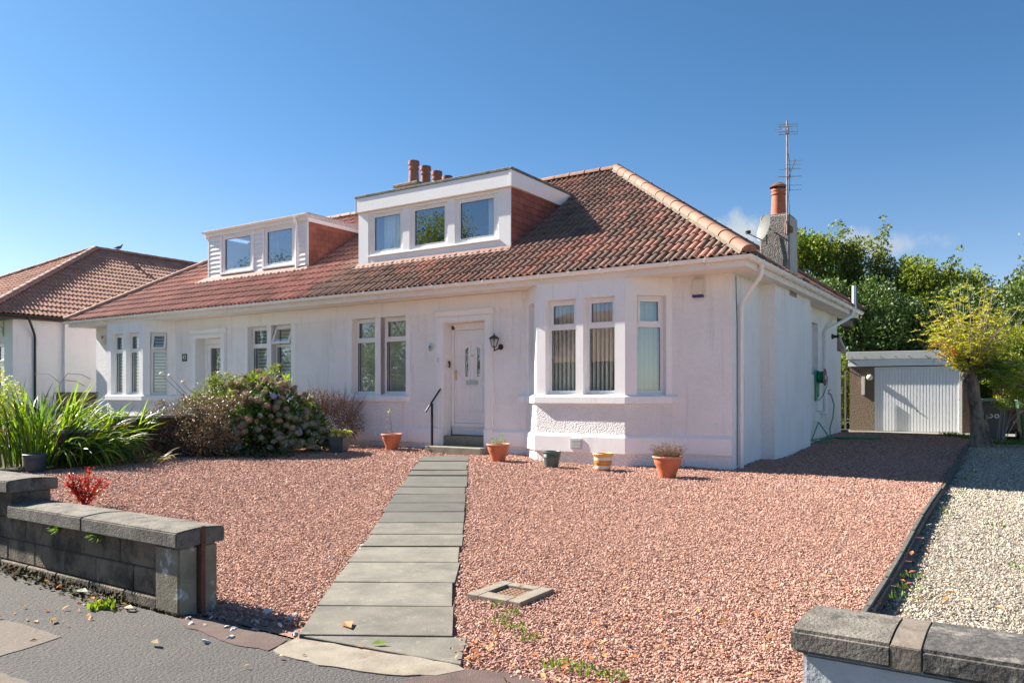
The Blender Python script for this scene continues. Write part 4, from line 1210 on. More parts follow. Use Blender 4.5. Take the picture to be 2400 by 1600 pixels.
# ---- chimneys and small roof pieces of the right house
mb = MB()
mb.prism([(-.315, 2.75), (.25, 2.75), (.25, 3.37), (-.315, 3.37)], 3.3, 4.90)
st = mb.build('chimney_stack', 'stack_harl', rh, bevel=.02)
mb = MB(); mb.box(.2505, .258, 2.76, 3.36, 3.45, 4.86); mb.build('stack_face', 'stack_smooth', st)
mb = MB(); mb.prism([(-.29, 2.775), (.225, 2.775), (.225, 3.345), (-.29, 3.345)], 4.895, 4.925); mb.build('stack_flaunching', 'mortar', st, bevel=.01)
mb = MB(); mb.lathe([(.150, 0), (.146, .05), (.128, .40), (.126, .43), (.142, .435), (.142, .46), (.128, .465), (.132, .50), (.140, .505), (.140, .545), (.11, .55), (.11, .45)], 28, (-.03, 3.05, 4.92), cap1=False)
mb.build('chimney_pot', 'pot_clay', st, smooth=True)
mb = MB(); mb.lathe([(.105, .54), (.105, .60)], 20, (-.03, 3.05, 4.92), cap0=False, cap1=False); mb.lathe([(.175, .585), (.172, .60), (.09, .665), (.01, .70)], 28, (-.03, 3.05, 4.92)); mb.build('pot_cowl', 'rust', st, smooth=True)
# middle stack
mb = MB(); mb.box(-10.02, -9.42, 3.25, 5.15, 6.2, 6.98)
cs = mb.build('chimney_stack', 'stack_stone', rh, bevel=.02)
mb = MB(); mb.prism([(-10.24, 3.04), (-9.36, 3.04), (-9.36, 5.30), (-10.24, 5.30)], 6.985, 7.07)
o = mb.build('stack_coping', 'stack_stone', cs, bevel=.02)
pb = MB(); pb.lathe([(.150, 0), (.135, .30), (.13, .42), (.148, .43), (.148, .46), (.128, .47), (.13, .54), (.152, .55), (.155, .60), (.148, .66), (.12, .665), (.115, .5)], 24, cap1=False)
for k in range(6):
    a = k * PI / 3; pb.add([(.153 * math.cos(a + t), .153 * math.sin(a + t), z) for t, z in ((-.12, .585), (.12, .585), (.12, .625), (-.12, .625))], [(0, 1, 2, 3)], 1)
pme = pb.mesh('chimney_pot', ['pot_clay_old', 'lens'], smooth=True)
for k, yk in enumerate((3.42, 3.92, 4.42, 4.90)):
    put('chimney_pot', pme, cs, (-9.80, yk, 7.07 - .02 * k))

# ---- downpipes, hopper bends
def pipe(rt_, name, pts, r=.036, mat='white_plastic', joints=()):
    mb = MB(); mb.tube(pts, r, 12)
    for j in joints: mb.tube([(j[0], j[1], j[2] - .035), (j[0], j[1], j[2] + .035)], r + .009, 12)
    return mb.build(name, mat, rt_, smooth=True)


pipe(rh, 'downpipe', [(.468, .05, 3.52), (.468, .05, 3.40), (.445, .08, 3.33), (.10, .28, 2.98), (.065, .30, 2.90), (.065, .30, .16)], joints=[(.065, .30, 2.86), (.065, .30, 1.95)])
pipe(rh, 'downpipe', [(.468, 8.3, 3.53), (.44, 8.2, 3.36), (.10, 7.1, 2.96), (.07, 7.0, 2.88), (.07, 7.0, .95)], r=.045, joints=[(.07, 7.0, 2.85), (.07, 7.0, 2.0)])
pipe(rh, 'vent_pipe', [(.42, 8.25, 3.35), (.46, 8.45, 3.50), (.46, 8.45, 4.15)], r=.05, joints=[(.46, 8.45, 3.62)])
mb = MB(); mb.tube([(.012, .17, 3.38), (.012, .20, 2.9), (.012, .235, 2.6), (.012, .24, .2)], .006, 5); mb.build('pipe_shadow_line', 'dark_plastic', rh)  # thin dark tube added as the shadow gap beside the downpipe
mb = MB(); mb.box(-8.16, -7.95, -.058, -.0455, .47, .62)
for k in range(5): mb.box(-8.14, -7.97, -.064, -.0585, .49 + k * .025, .502 + k * .025)
mb.build('air_vent', 'smooth_render', rh)
mb = MB(); mb.box(-2.70, -2.465, -.652, -.6355, .44, .625)
for k in range(6): mb.box(-2.68, -2.485, -.658, -.6525, .465 + k * .025, .477 + k * .025)
mb.build('air_vent', 'grey_trim', rh)
for nm, y0, y1, z0_, z1_ in (('meter_box', 6.25, 6.75, 1.02, 1.35), ('meter_box', 6.05, 6.45, .78, 1.00)):
    mb = MB(); mb.box(.001, .05, y0, y1, z0_, z1_); mb.build(nm, 'smooth_render', rh, bevel=.006)
# rear outshot glimpsed behind the corner
mb = MB(); mb.prism([(-3, 8.76), (-.06, 8.76), (-.06, 9.6), (-3, 9.6)], 0, 2.55); mb.build('rear_porch_wall', 'harling', rh)
mb = MB(); mb.add([(.05, 8.76, 2.98), (.05, 9.75, 2.62), (-3, 9.75, 2.62), (-3, 8.76, 2.98), (.05, 8.76, 2.86), (.05, 9.75, 2.50), (-3, 9.75, 2.50), (-3, 8.76, 2.86)], [(0, 1, 2, 3), (4, 5, 1, 0), (5, 6, 2, 1), (7, 6, 5, 4)]); mb.build('rear_porch_roof', 'lead_grey', rh)

# ================================================================== THE NEXT HOUSE ALONG, FAR LEFT
nb = root('bungalow', 'white bungalow with tan tiled hipped roof and black gutters beyond the pair', 'house', -22.0, -1.2, z=0)
# local origin at its near corner: x runs left (negative), y away
EZ2, EX2, EY2 = 3.86, .30, -.95
AX, AY, AZ = -5.05, 5.29, 7.20                    # where the hips meet
mb = MB()
wall_seg(mb, (-10.5, 0), (0, 0), .1, 3.75, [(9.35, 9.95, 1.6, 3.0)])
wall_seg(mb, (0, 0), (0, 1.48), .1, 3.75); wall_seg(mb, (0, 1.48), (.16, 1.48), .1, 3.75); wall_seg(mb, (.16, 1.48), (.16, 14), .1, 3.75)
wall_seg(mb, (.16, 14), (-10.5, 14), .1, 3.75)
mb.build('wall', 'smooth_render', nb)
wN = window(nb, False, (-10.5, 0), (0, 0), 9.35, 9.95, 1.6, 3.0, inset=.05, split=2.35, kind='zebra', vent=False)
mb = MB(); mb.box(-10.5, EX2 - .04, EY2 + .08, .0, 3.72, 3.74); mb.box(.161, EX2 - .04, 0.001, 14, 3.72, 3.74); mb.build('soffit', 'dark_plastic', nb)
gr2 = .055
prof = [(gr2 * math.cos(t), 3.84 - gr2 * math.sin(t)) for t in np.linspace(0, PI, 9)] + [(-(gr2 - .006) * math.cos(t), 3.84 - (gr2 - .006) * math.sin(t)) for t in np.linspace(0, PI, 7)]
mb = MB(); mb.sweep(prof, [(-10.5, EY2), (EX2, EY2), (EX2, 13.5)]); mb.build('gutter', 'black_metal', nb, smooth=True)
mb = MB(); mb.sweep([(0, 3.73), (.02, 3.73), (.02, 3.84), (0, 3.84)], [(-10.5, EY2 + .08), (EX2 - .08, EY2 + .08), (EX2 - .08, 13.5)]); mb.build('fascia', 'dark_plastic', nb)
mb = MB(); mb.tube([(EX2, .30, 3.80), (EX2, .36, 3.65), (.10, .58, 3.30), (.055, .62, 3.18), (.055, .62, .3)], .036, 10); mb.build('downpipe', 'black_metal', nb, smooth=True)
mb = MB(); mb.tube([(-.55, -.03, 3.72), (-.55, -.03, 3.20)], .009, 6); mb.tube([(-.55, -.03, 3.45), (-.95, -.25, 3.74)], .007, 6)
mb.tube([(-.55 + .05 * math.cos(a), -.05, 3.36 + .05 * math.sin(a)) for a in np.linspace(0, 5.5, 10)], .006, 6); mb.build('scroll_bracket', 'black_metal', nb)
up = Vector((AX - EX2, 0, AZ - EZ2)).normalized()
ycor = 2 * (AY)                                   # side slope runs on behind the pair
mb = MB(); zo = -.03
mb.poly([(EX2 - .02, EY2 + .02, EZ2 + zo), (EX2 - .02, 13.4, EZ2 + zo), (AX, 13.4, AZ + zo), (AX, AY, AZ + zo)])
mb.poly([(EX2 - .02, EY2 + .02, EZ2 + zo), (AX, AY, AZ + zo), (2 * AX - EX2, EY2 + .02, EZ2 + zo)])
mb.poly([(AX, AY, AZ + zo), (AX, 13.4, AZ + zo), (2 * AX - EX2, 13.4, EZ2 + zo), (2 * AX - EX2, EY2 + .02, EZ2 + zo)])
mb.build('roof_deck', 'roof_deck', nb)
hn = Vector((-(AY - EY2), -(EX2 - AX), 0)).normalized()        # away from the side slope, over the hip
camN = Vector((9.2, 0, 1.4))
slope_tiles(nb, 'roof_tile_tan', (EX2, EY2, EZ2), (0, 1, 0), tuple(up), 50, 20, lambda x, y: True, False,
            clips=[((EX2, EY2, EZ2), tuple(hn)), ((AX, 0, 0), (-1, 0, 0))], n_obj=300, cam=Vector((2, -1, 3)), tw=.28)
upf = Vector((0, AY - EY2, AZ - EZ2)).normalized()
slope_tiles(nb, 'roof_tile_tan', (2 * AX - EX2, EY2, EZ2), (1, 0, 0), tuple(upf), 40, 22, lambda x, y: True, False,
            clips=[((EX2, EY2, EZ2), tuple(-hn)), ((2 * AX - EX2, EY2, EZ2), (-(AY - EY2), (EX2 - AX), 0))], n_obj=0, tw=.28)
ridge_run(nb, (EX2, EY2, EZ2 + .03), (AX, AY, AZ + .05), 'ridge_pale', False, n=19, r=.13, name='hip_tile')
ridge_run(nb, (AX, AY, AZ + .04), (AX, 13.4, AZ + .04), 'ridge_pale', False, n=19, r=.13)
ridge_run(nb, (2 * AX - EX2, EY2, EZ2 + .03), (AX, AY, AZ + .05), 'ridge_pale', False, n=19, r=.13, name='hip_tile')

# pigeon on that ridge
pg = root('pigeon', 'grey pigeon perched on the ridge of the tan-tiled roof', 'bird', -22.0 + AX, -1.2 + AY + .95, z=AZ + .17, rot=PI / 2)
bm = bmesh.new()
bp_ = [(-.20, 0, .02, .012), (-.13, 0, .035, .028), (-.06, 0, .055, .055), (.02, 0, .075, .068), (.075, 0, .10, .058), (.115, 0, .145, .036), (.135, 0, .185, .030), (.155, 0, .21, .030), (.178, 0, .205, .014), (.20, 0, .198, .004)]
mb = MB(); mb.tube([b_[:3] for b_ in bp_], [b_[3] for b_ in bp_], 12)
mb.build('body', 'pigeon', pg, smooth=True)
mb = MB(); mb.tube([(.0, .03, .03), (.005, .03, -.02)], .006, 6); mb.tube([(.0, -.03, .03), (.005, -.03, -.02)], .006, 6); mb.build('legs', 'stem_pink', pg)

# ================================================================== GARAGE
ga = root('garage', 'flat roofed pebble-dashed garage with white ribbed up-and-over door', 'garage', -.08, 11.0, z=.36)
mb = MB(); mb.box(0, .645, 0, .2, 0, 1.82); mb.box(2.76, 3.05, 0, .2, 0, 1.82); mb.box(0, .2, .2, 5.4, 0, 1.82); mb.box(2.85, 3.05, .2, 5.4, 0, 1.82); mb.box(.2, 2.85, 5.2, 5.4, 0, 1.82)
mb.build('wall', 'garage_harl', ga)
mb = MB(); mb.box(-.03, 3.08, -.055, 5.4, 1.83, 2.02); mb.build('lintel_board', 'garage_door', ga, bevel=.004)
mb = MB(); mb.add([(-.07, -.09, 2.03), (3.12, -.09, 2.0), (3.12, 5.5, 1.98), (-.07, 5.5, 2.01), (-.07, -.09, 2.245), (3.12, -.09, 2.215), (3.12, 5.5, 2.19), (-.07, 5.5, 2.22)],
               [(0, 3, 2, 1), (4, 5, 6, 7), (0, 1, 5, 4), (1, 2, 6, 5), (2, 3, 7, 6), (3, 0, 4, 7)]); mb.build('roof_fascia', 'garage_trim', ga, bevel=.005)
bt = MB(); bt.lathe([(.012, 0), (.012, .012), (.004, .016)], 8, (0, 0, 0)); bme_ = bt.mesh('fascia_bolt', 'galv')
for xb in (.05, .38, .80, 1.16, 1.50, 1.9, 2.3): put('fascia_bolt', bme_, ga, (xb, -.091, 2.10), (PI / 2, 0, 0))
dframe = MB(); dframe.box(.645, .70, .01, .1, 0, 1.80); dframe.box(2.705, 2.76, .01, .1, 0, 1.80); dframe.box(.70, 2.705, .01, .1, 1.77, 1.80)
df = dframe.build('door_frame', 'garage_door', ga)
gd = MB(); gd.box(.70, 2.705, .045, .06, .015, 1.77)
gdo = gd.build('door', 'garage_door', ga)
rb = MB(); rb.extr([(-.028, 0), (-.020, -.016), (.020, -.016), (.028, 0)], 'y', 0, .001)
rb = MB(); rb.add([(-.030, 0, .03), (-.022, -.018, .03), (.022, -.018, .03), (.030, 0, .03), (-.030, 0, 1.755), (-.022, -.018, 1.755), (.022, -.018, 1.755), (.030, 0, 1.755)],
               [(0, 1, 5, 4), (1, 2, 6, 5), (2, 3, 7, 6), (3, 2, 1, 0), (4, 5, 6, 7)])
rme = rb.mesh('door_rib', 'garage_door')
for k in range(26): put('door_rib', rme, gdo, (.738 + k * .0772, .0445, 0))
mb = MB(); mb.lathe([(.02, 0), (.02, .02), (.012, .035)], 12, (0, 0, 0)); o = mb.build('door_handle', 'black_metal', gdo, smooth=True); o.location = (1.70, .028, .60); o.rotation_euler = (PI / 2, 0, 0)
mb = MB(); mb.prism([(-.05, -.03), (.05, -.03), (.05, 0), (-.05, 0)], 1.02, 1.56); mb.T = None; o = mb.build('bulkhead_light', 'leaf_cream' if False else 'beige_plastic', ga, bevel=.02, seg=2); o.location = (.36, -.002, -.0)
mb = MB(); mb.lathe([(.07, 0), (.085, .03), (.08, .07), (.05, .10), (.02, .115)], 18); o = mb.build('round_vent', 'beige_plastic', ga, smooth=True); o.location = (.53, -.001, 1.52); o.rotation_euler = (PI / 2, 0, 0)
mb = MB(); mb.tube([(2.72, -.02, .0), (2.72, -.02, 1.7)], .012, 6); mb.build('door_stop_rod', 'galv', ga)
mb = MB(); mb.tube([(-.01, -.11, 1.95), (.05, -.15, 1.99), (.14, -.13, 1.93), (.2, -.11, 1.88)], .010, 6); mb.tube([(-.01, -.11, 1.95), (-.10, -.05, 1.84), (-.35, .1, 1.72), (-.6, .3, 1.80)], .009, 6); mb.build('cable', 'black_metal', ga)

# black gate between the house and the garage
gt = root('metal_gate', 'black metal side gate between the house corner and garage', 'gate', -.55, 10.6, z=.38)
for xx, hh in ((-.02, 1.05), (.10, 1.08)):
    mb = MB(); mb.box(xx, xx + .055, 0, .05, 0, hh); mb.build('gate_post', 'black_metal', gt, bevel=.004)
mb = MB(); mb.box(.165, .19, .02, .04, 0, 1.06); mb.build('gate_stile', 'wood_pale', gt)
for k in range(5):
    mb = MB(); mb.box(-.62 + k * .12, -.51 + k * .12, .02, .04, .05, 1.0); mb.build('gate_board', 'fence_brown', gt)
ps = root('fence_post', 'tall grey metal post against the garage corner', 'post', -.17, 10.85, z=.36)
mb = MB(); mb.box(-.02, .02, -.02, .02, 0, 1.72); mb.build('post_shaft', 'galv', ps)
kb = struct(MB().box(-.9, .05, 9.9, 10.1, .30, .44).build('gate_step', 'step_stone', bevel=.01)); at_frame(kb)

# brown board fence behind the bins
fc = root('board_fence', 'dark brown horizontal board fence behind the wheelie bins', 'fence', 3.4, 11.6, z=.33)
for k in range(8):
    mb = MB(); mb.box(0, 5.2, random.uniform(-.01, .01), .03, .12 + k * .235, .12 + k * .235 + .215); mb.build('fence_board', 'fence_brown', fc, bevel=.004)
for xx in (.1, 2.5, 5.0):
    mb = MB(); mb.box(xx, xx + .09, .031, .12, 0, 2.05); mb.build('fence_post', 'fence_brown', fc)


def text_mesh(name, body, size, mat, extrude=.001):
    cu = bpy.data.curves.new(name, 'FONT'); cu.body = body; cu.size = size; cu.extrude = extrude; cu.align_x = 'CENTER'; cu.align_y = 'CENTER'
    ob = bpy.data.objects.new('tmp_text', cu); COL.objects.link(ob)
    bpy.context.view_layer.update()
    me = bpy.data.meshes.new_from_object(ob.evaluated_get(bpy.context.evaluated_depsgraph_get()))
    bpy.data.objects.remove(ob); me.name = name; me.materials.clear(); me.materials.append(M[mat])
    return me


def wheelie(x, y, col, lid, label, digits=None, rot=0.0):
    r = root('wheelie_bin', label, 'bin', x, y, rot=rot)
    mb = MB()
    lo = [(-.22, -.24), (.22, -.24), (.22, .22), (-.22, .22)]; hi = [(-.285, -.33), (.285, -.33), (.285, .30), (-.285, .30)]
    vs = [(p[0], p[1], .02) for p in lo] + [(p[0], p[1], .92) for p in hi]
    mb.add(vs, [(3, 2, 1, 0), (0, 1, 5, 4), (1, 2, 6, 5), (2, 3, 7, 6), (3, 0, 4, 7), (4, 5, 6, 7)])
    mb.build('bin_body', col, r, bevel=.025, seg=2)
    mb = MB(); mb.box(-.30, .30, -.345, .33, .925, .955); mb.box(-.26, .26, -.30, .29, .956, .985); mb.build('lid', lid, r, bevel=.012, seg=2)
    mb = MB(); mb.tube([(-.22, .36, .93), (.22, .36, .93)], .015, 8); mb.build('bin_handle', col, r)
    for s in (-1, 1):
        mb = MB(); mb.T = Matrix.Translation((s * .25, .20, .10)) @ Matrix.Rotation(PI / 2, 4, 'Y'); mb.lathe([(.10, -.03), (.10, .03)], 18); mb.build('wheel', 'dark_plastic', r, smooth=True)
    if digits:
        o = put('bin_number', text_mesh('bin_number', digits, .24, 'paint_white', .002), r, (-.03, -.30, .60), (PI / 2 - .10, 0, 0))
    return r


wheelie(3.42, 8.85, 'bin_grey', 'bin_lid_pale', 'dark grey wheelie bin with white numbers beside the pollarded tree', '38', rot=.25)
wheelie(4.20, 9.15, 'bin_green', 'bin_lid_pale', 'green wheelie bin at the right edge next to the grey bin', rot=.15)

# ================================================================== STREET WALLS
def coping_stone(parent, x0, x1, y0, y1, z0, z1, mat, round_r=.008):
    mb = MB(); h = z1 - z0; w_ = y1 - y0
    prof = [(y0, z0), (y1, z0)]
    for t in np.linspace(0, 1, 9):
        prof.append((y1 - w_ * t, z0 + h * (.87 + .13 * math.sin(PI * t))))
    mb.extr(prof, 'x', x0, x1)
    return mb.build('coping_stone', mat, parent, bevel=round_r, seg=2)


lw = root('boundary_wall', 'sooty grey concrete block garden wall with stone copings at lower left', 'wall', -.45, -9.78, z=0)
# local: x negative to the left, y 0 = street face
zg = 0.0
for row, (za, zb, off) in enumerate(((-.05, .075, .0), (.082, .248, .28), (.255, .425, .0))):
    x = -.262 - (0 if row == 0 else .0)
    first = True
    xx = -.262
    while xx > -5.6:
        w_ = random.uniform(.42, .47)
        if first: w_ = .30 if row == 1 else (.46 if row == 2 else .38); first = False
        x1_ = xx - w_
        mb = MB(); yo = random.uniform(.0, .010) - (.018 if row == 0 else 0)
        mb.box(x1_ + .004, xx - .004, yo + .025, .265, za, zb)
        mb.build('wall_block', 'block_dark', lw, bevel=.008)
        xx = x1_
mb = MB(); mb.box(-5.6, -.25, .04, .25, -.1, .428); mb.build('wall_core', 'soil', lw)
# end pier with iron strap
mb = MB(); mb.box(-.255, -.0, -.004, .135, -.10, .430); mb.build('end_pier', 'pillar_stone', lw, bevel=.012, seg=2)
mb = MB(); mb.box(-.25, -.0, .175, .285, -.10, .430); mb.build('end_pier', 'pillar_stone', lw, bevel=.014, seg=2)
mb = MB(); mb.box(-.20, -.012, .137, .173, -.08, .43); mb.box(-.012, .030, .140, .170, -.06, .43); mb.box(.023, .031, .140, .170, .4301, .552); mb.build('iron_strap', 'rust', lw)
coping_stone(lw, -1.10, .022, -.035, .322, .433, .545, 'cap_stone')
coping_stone(lw, -2.195, -1.108, -.035, .315, .433, .548, 'cap_stone')
mb = MB(); mb.box(-5.6, -2.20, .0, .30, .433, .625); mb.build('raised_course', 'block_dark', lw, bevel=.008)
coping_stone(lw, -3.3, -2.175, -.045, .345, .628, .735, 'cap_stone')
coping_stone(lw, -4.4, -3.308, -.045, .345, .628, .735, 'cap_stone')
coping_stone(lw, -5.6, -4.408, -.045, .345, .628, .735, 'cap_stone')

rw = root('boundary_wall', 'white painted garden wall with rounded dark coping at lower right', 'wall', 3.30, -9.78, z=0)
mb = MB(); mb.box(.03, 6.2, 0, .30, -.2, .468); mb.build('wall_body', 'wall_paint', rw, bevel=.015, seg=2)
coping_stone(rw, -.005, .33, -.035, .36, .470, .565, 'cap_stone', .012)
coping_stone(rw, .322, .418, -.0335, .3585, .4715, .5635, 'mortar', .003).name = 'coping_mortar'
coping_stone(rw, .41, 1.35, -.035, .36, .470, .565, 'cap_dark', .012)
coping_stone(rw, 1.36, 6.2, -.035, .36, .470, .565, 'cap_dark', .012)

# ------------------------------------------------------------------ brick walls
def brick_wall(rt_, A, B, z0, z1, th=.11, coping=None, both=False, mat='brick_red', nmax=300, core='brick_mortar'):
    T, L = frame2(A, B)
    mb = MB(); mb.T = T; mb.box(.004, L - .004, .008, th, z0, z1 - .002); mb.build('mortar_core', core, rt_)
    base = MB(); base.box(0, .215, 0, .02, 0, .065); me = base.mesh('brick', mat)
    rz = math.atan2(T[1][0], T[0][0]); n = 0; nr = int((z1 - z0) / .075)
    rest = MB()
    for r in range(nr):
        s = .0 if r % 2 else -.1125
        zz = z1 - .006 - (r + 1) * .075 + .010
        while s < L - .02:
            a, b_ = max(s, 0), min(s + .215, L)
            if b_ - a > .03:
                p = T @ Vector((a, random.uniform(-.003, .002), zz))
                if n < nmax:
                    o = put('brick', me, rt_, p, (0, 0, rz))
                    if b_ - a < .214: o.scale = ((b_ - a) / .215, 1, 1)
                    n += 1
                else:
                    rest.T = Matrix.Translation(p) @ Matrix.Rotation(rz, 4, 'Z') @ Matrix.Diagonal(((b_ - a) / .215, 1, 1, 1)); rest.add(base.v, base.f)
            s += .225
    if rest.v: rest.T = None; stuff(rest.build('bricks', mat, rt_))
    if coping:
        mb = MB(); mb.T = T; mb.box(-.02, L + .02, -.025, th + .03, z1, z1 + .05); mb.build('coping_slab', coping, rt_, bevel=.006)


bw = root('brick_wall', 'red brick wall closing the gap beside the far left bungalow', 'wall', -21.95, -.35, z=0)
brick_wall(bw, (.22, .3), (2.58, .3), .35, 1.42, coping='lead_pink', nmax=150)
bw2 = root('brick_wall', 'long low red brick wall under the bungalow side wall, pale coping', 'wall', -21.95, -.35, z=0)
brick_wall(bw2, (-1.9, -.95), (.55, -.75), .35, 1.10, coping='smooth_render', nmax=150)
pm('brick_shaded', (0.15, 0.06, 0.042), (0.10, 0.042, 0.032), 12, rough=.9, bump=.4, bscale=60, rnd=.22)  # brick darkened to brown: the shade on this wall is put into the colour
pm('mortar_shaded', (0.10, 0.07, 0.055), rough=.95)  # mortar darkened along with the shaded brick
pw = root('brick_wall', 'shaded brown brick garden wall with stepped grey coping behind the strap leaves', 'wall', -9.70, 0, z=0)
brick_wall(pw, (-.0, -4.98), (-.0, -.3), .05, .955, coping='coping_grey', nmax=150, mat='brick_shaded', core='mortar_shaded')
brick_wall(pw, (-.0, -5.95), (-.0, -4.99), .0, .735, coping='coping_grey', nmax=150, mat='brick_shaded', core='mortar_shaded')
path2 = patch('neighbour_path', 'smooth_render', [(-14.4, -7), (-13.2, -7), (-13.4, -.7), (-14.3, -.7)], .02)

# ------------------------------------------------------------------ kerb edging between the two drives
ke = struct(put('kerb_edging', None)); ke.name = 'kerb_edging'
ys = [-9.45, -8.35, -7.4, -6.5, -5.55, -4.6, -3.7, -2.8, -1.9, -1.0, -.05, .85, 1.8, 2.7, 3.6, 4.5, 5.4, 6.3, 7.1]
for i in range(len(ys) - 1):
    y0, y1 = ys[i], ys[i + 1] - .012
    xa = float(KX(y0)); xb = float(KX(y1)) + .002
    lift = .045 - (.05 if i in (9,) else 0) + random.uniform(-.006, .006)
    mb = MB()
    W_ = .058
    p = [LW(xa - W_ / 2, y0), LW(xa + W_ / 2, y0), LW(xb + W_ / 2, y1), LW(xb - W_ / 2, y1)]
    h0, h1 = g(xa, y0) + lift, g(xb, y1) + lift
    zt = [h0, h0, h1, h1]
    vs = [(a[0], a[1], -.1) for a in p] + [(a[0], a[1], z) for a, z in zip(p, zt)]
    mb.add(vs, [(3, 2, 1, 0), (4, 5, 6, 7), (0, 1, 5, 4), (1, 2, 6, 5), (2, 3, 7, 6), (3, 0, 4, 7)])
    mb.build('kerb_stone', 'kerb_stone', ke, bevel=.018, seg=3, smooth=True)

# ------------------------------------------------------------------ drain cover by the path
dc = root('drain_cover', 'concrete slab with rusty square grate lying in the red gravel', 'drain cover', 1.06, -8.25, z=g(1.06, -8.25) + .018, rot=0)
mb = MB(); o_ = [(-.20, -.235), (.225, -.235), (.21, .20), (-.14, .21), (-.21, .12)]
i_ = .118
mb2 = [(-i_, -i_), (i_, -i_), (i_, i_), (-i_, i_)]
mb.box(-.21, -i_, -.235, .20, -.03, .014); mb.box(i_, .22, -.235, .20, -.03, .014); mb.box(-i_ + .0005, i_ - .0005, -.2345, -i_, -.03, .0138); mb.box(-i_ + .0005, i_ - .0005, i_, .1995, -.03, .0138)
mb.build('surround_slab', 'threshold', dc, bevel=.004)
mb = MB(); mb.box(-i_ + .004, i_ - .004, -i_ + .004, i_ - .004, -.028, -.016); mb.build('grate_plate', 'rust', dc)
gb = MB(); n = 7
for k in range(n):
    t = -i_ + .012 + k * (2 * i_ - .024) / (n - 1)
    gb.box(t - .006, t + .006, -i_ + .006, i_ - .006, -.0155, -.006); gb.box(-i_ + .006, i_ - .006, t - .006, t + .006, -.0152, -.0058)
gb.build('grate', 'rust_light', dc)

# ================================================================== FITTINGS ON THE RIGHT HOUSE
al = root('alarm_box', 'white burglar alarm box with purple strip under the right eaves', 'alarm box', -.565, 0, z=3.05)
mb = MB(); mb.box(-.105, .105, -.07, -.001, .0, .30); mb.build('casing', 'beige_plastic', al, bevel=.015, seg=2)
mb = MB(); mb.box(-.095, .095, -.078, -.012, -.012, .035); mb.build('strobe', 'purple_plastic', al, bevel=.004)
ln = root('wall_lantern', 'black coach lantern on a scrolled arm right of the front door', 'lantern', -4.62, 0, z=2.30)
mb = MB(); mb.T = Matrix.Translation((0, 0, .04)) @ Matrix.Rotation(PI / 2, 4, 'X'); mb.lathe([(.06, 0.001), (.055, .02), (.03, .03)], 18); mb.T = None
mb.tube([(0, -.02, .04), (-.02, -.08, .0), (-.05, -.14, -.03), (-.06, -.15, .03)], .014, 8); mb.tube([(-.06, -.15, -.06), (-.06, -.15, .03)], .008, 8); mb.build('bracket', 'black_metal', ln, smooth=True)
c6 = (-.06, -.15); mb = MB()
mb.lathe([(.045, .03), (.052, .045)], 6, (c6[0], c6[1], 0)); mb.lathe([(.115, .195), (.118, .205), (.055, .25), (.02, .262), (.012, .29), (.004, .31)], 6, (c6[0], c6[1], 0))
for k in range(6):
    a = k * PI / 3; mb.tube([(c6[0] + .05 * math.cos(a), c6[1] + .05 * math.sin(a), .045), (c6[0] + .098 * math.cos(a), c6[1] + .098 * math.sin(a), .197)], .0055, 5)
mb.build('cage', 'black_metal', ln)
mb = MB(); mb.lathe([(.046, .045), (.093, .196)], 6, (c6[0], c6[1], 0), cap0=False, cap1=False); mb.build('lantern_glass', 'glass', ln)
mb = MB(); mb.lathe([(.012, .05), (.02, .09), (.012, .14)], 8, (c6[0], c6[1], 0)); mb.build('lamp_bulb', 'paint_white', ln)
pl = root('number_disc', 'round glass house number disc left of the white front door', 'number plate', -6.42, 0, z=2.40)
mb = MB(); mb.T = Matrix.Rotation(PI / 2, 4, 'X'); mb.lathe([(.085, .003), (.085, .012), (.06, .018), (.01, .02)], 28); mb.build('disc', 'steel', pl, smooth=True)
put('disc_number', text_mesh('disc_number', '45', .085, 'plaque_black'), pl, (0, -.024, 0), (PI / 2, 0, 0))
bl = root('bell_push', 'small cream bell push on the left door surround', 'doorbell', -6.16, -.06, z=2.12)
mb = MB(); mb.box(-.022, .022, -.018, -.0001, -.045, .045); mb.build('bell_body', 'beige_plastic', bl, bevel=.005)
cm = root('dome_camera', 'small dark dome camera in the top corner of the doorway', 'camera', -6.0, .26, z=2.80)
mb = MB(); mb.lathe([(.0, -.05), (.03, -.045), (.048, -.02), (.048, .03), (.03, .05)], 16); mb.build('camera_body', 'rust', cm, smooth=True)
vb = root('video_doorbell', 'black video doorbell on the left side of the door recess', 'doorbell', -6.055, .16, z=2.03)
mb = MB(); mb.box(.001, .03, -.03, .03, -.07, .07); mb.build('casing', 'dark_plastic', vb, bevel=.006)
mb = MB(); mb.box(.005, .028, -.034, -.0305, -.06, .02); mb.build('button_plate', 'steel', vb)
hr = root('handrail', 'black metal handrail sloping up beside the front door step', 'handrail', -6.13, -.30, z=.35)
mb = MB(); mb.box(-.018, .018, -.018, .018, 0, .87); mb.lathe([(.04, 0), (.04, .01)], 12); mb.build('rail_post', 'black_metal', hr)
mb = MB(); mb.tube([(-.03, -.16, .70), (0, 0, .90), (.05, .55, 1.48)], .019, 10); mb.build('rail_bar', 'black_metal', hr, smooth=True)
mb = MB(); mb.tube([(.045, .50, 1.42), (.05, .52, 1.33), (.02, .56, 1.28)], .009, 8); mb.tube([(.045, .50, 1.42), (.0, .52, 1.38), (.02, .56, 1.33)], .009, 8); mb.build('rail_bracket', 'black_metal', hr)
n43 = root('number_plaque', 'small dark square plaque reading 43 beside the left house door', 'number plate', -15.0, 0, z=2.40)
mb = MB(); mb.box(-.105, .105, -.018, -.001, -.10, .10); mb.build('plaque_board', 'plaque_black', n43, bevel=.004)
put('plaque_number', text_mesh('plaque_number', '43', .16, 'paint_white'), n43, (0, -.0195, 0), (PI / 2, 0, 0))
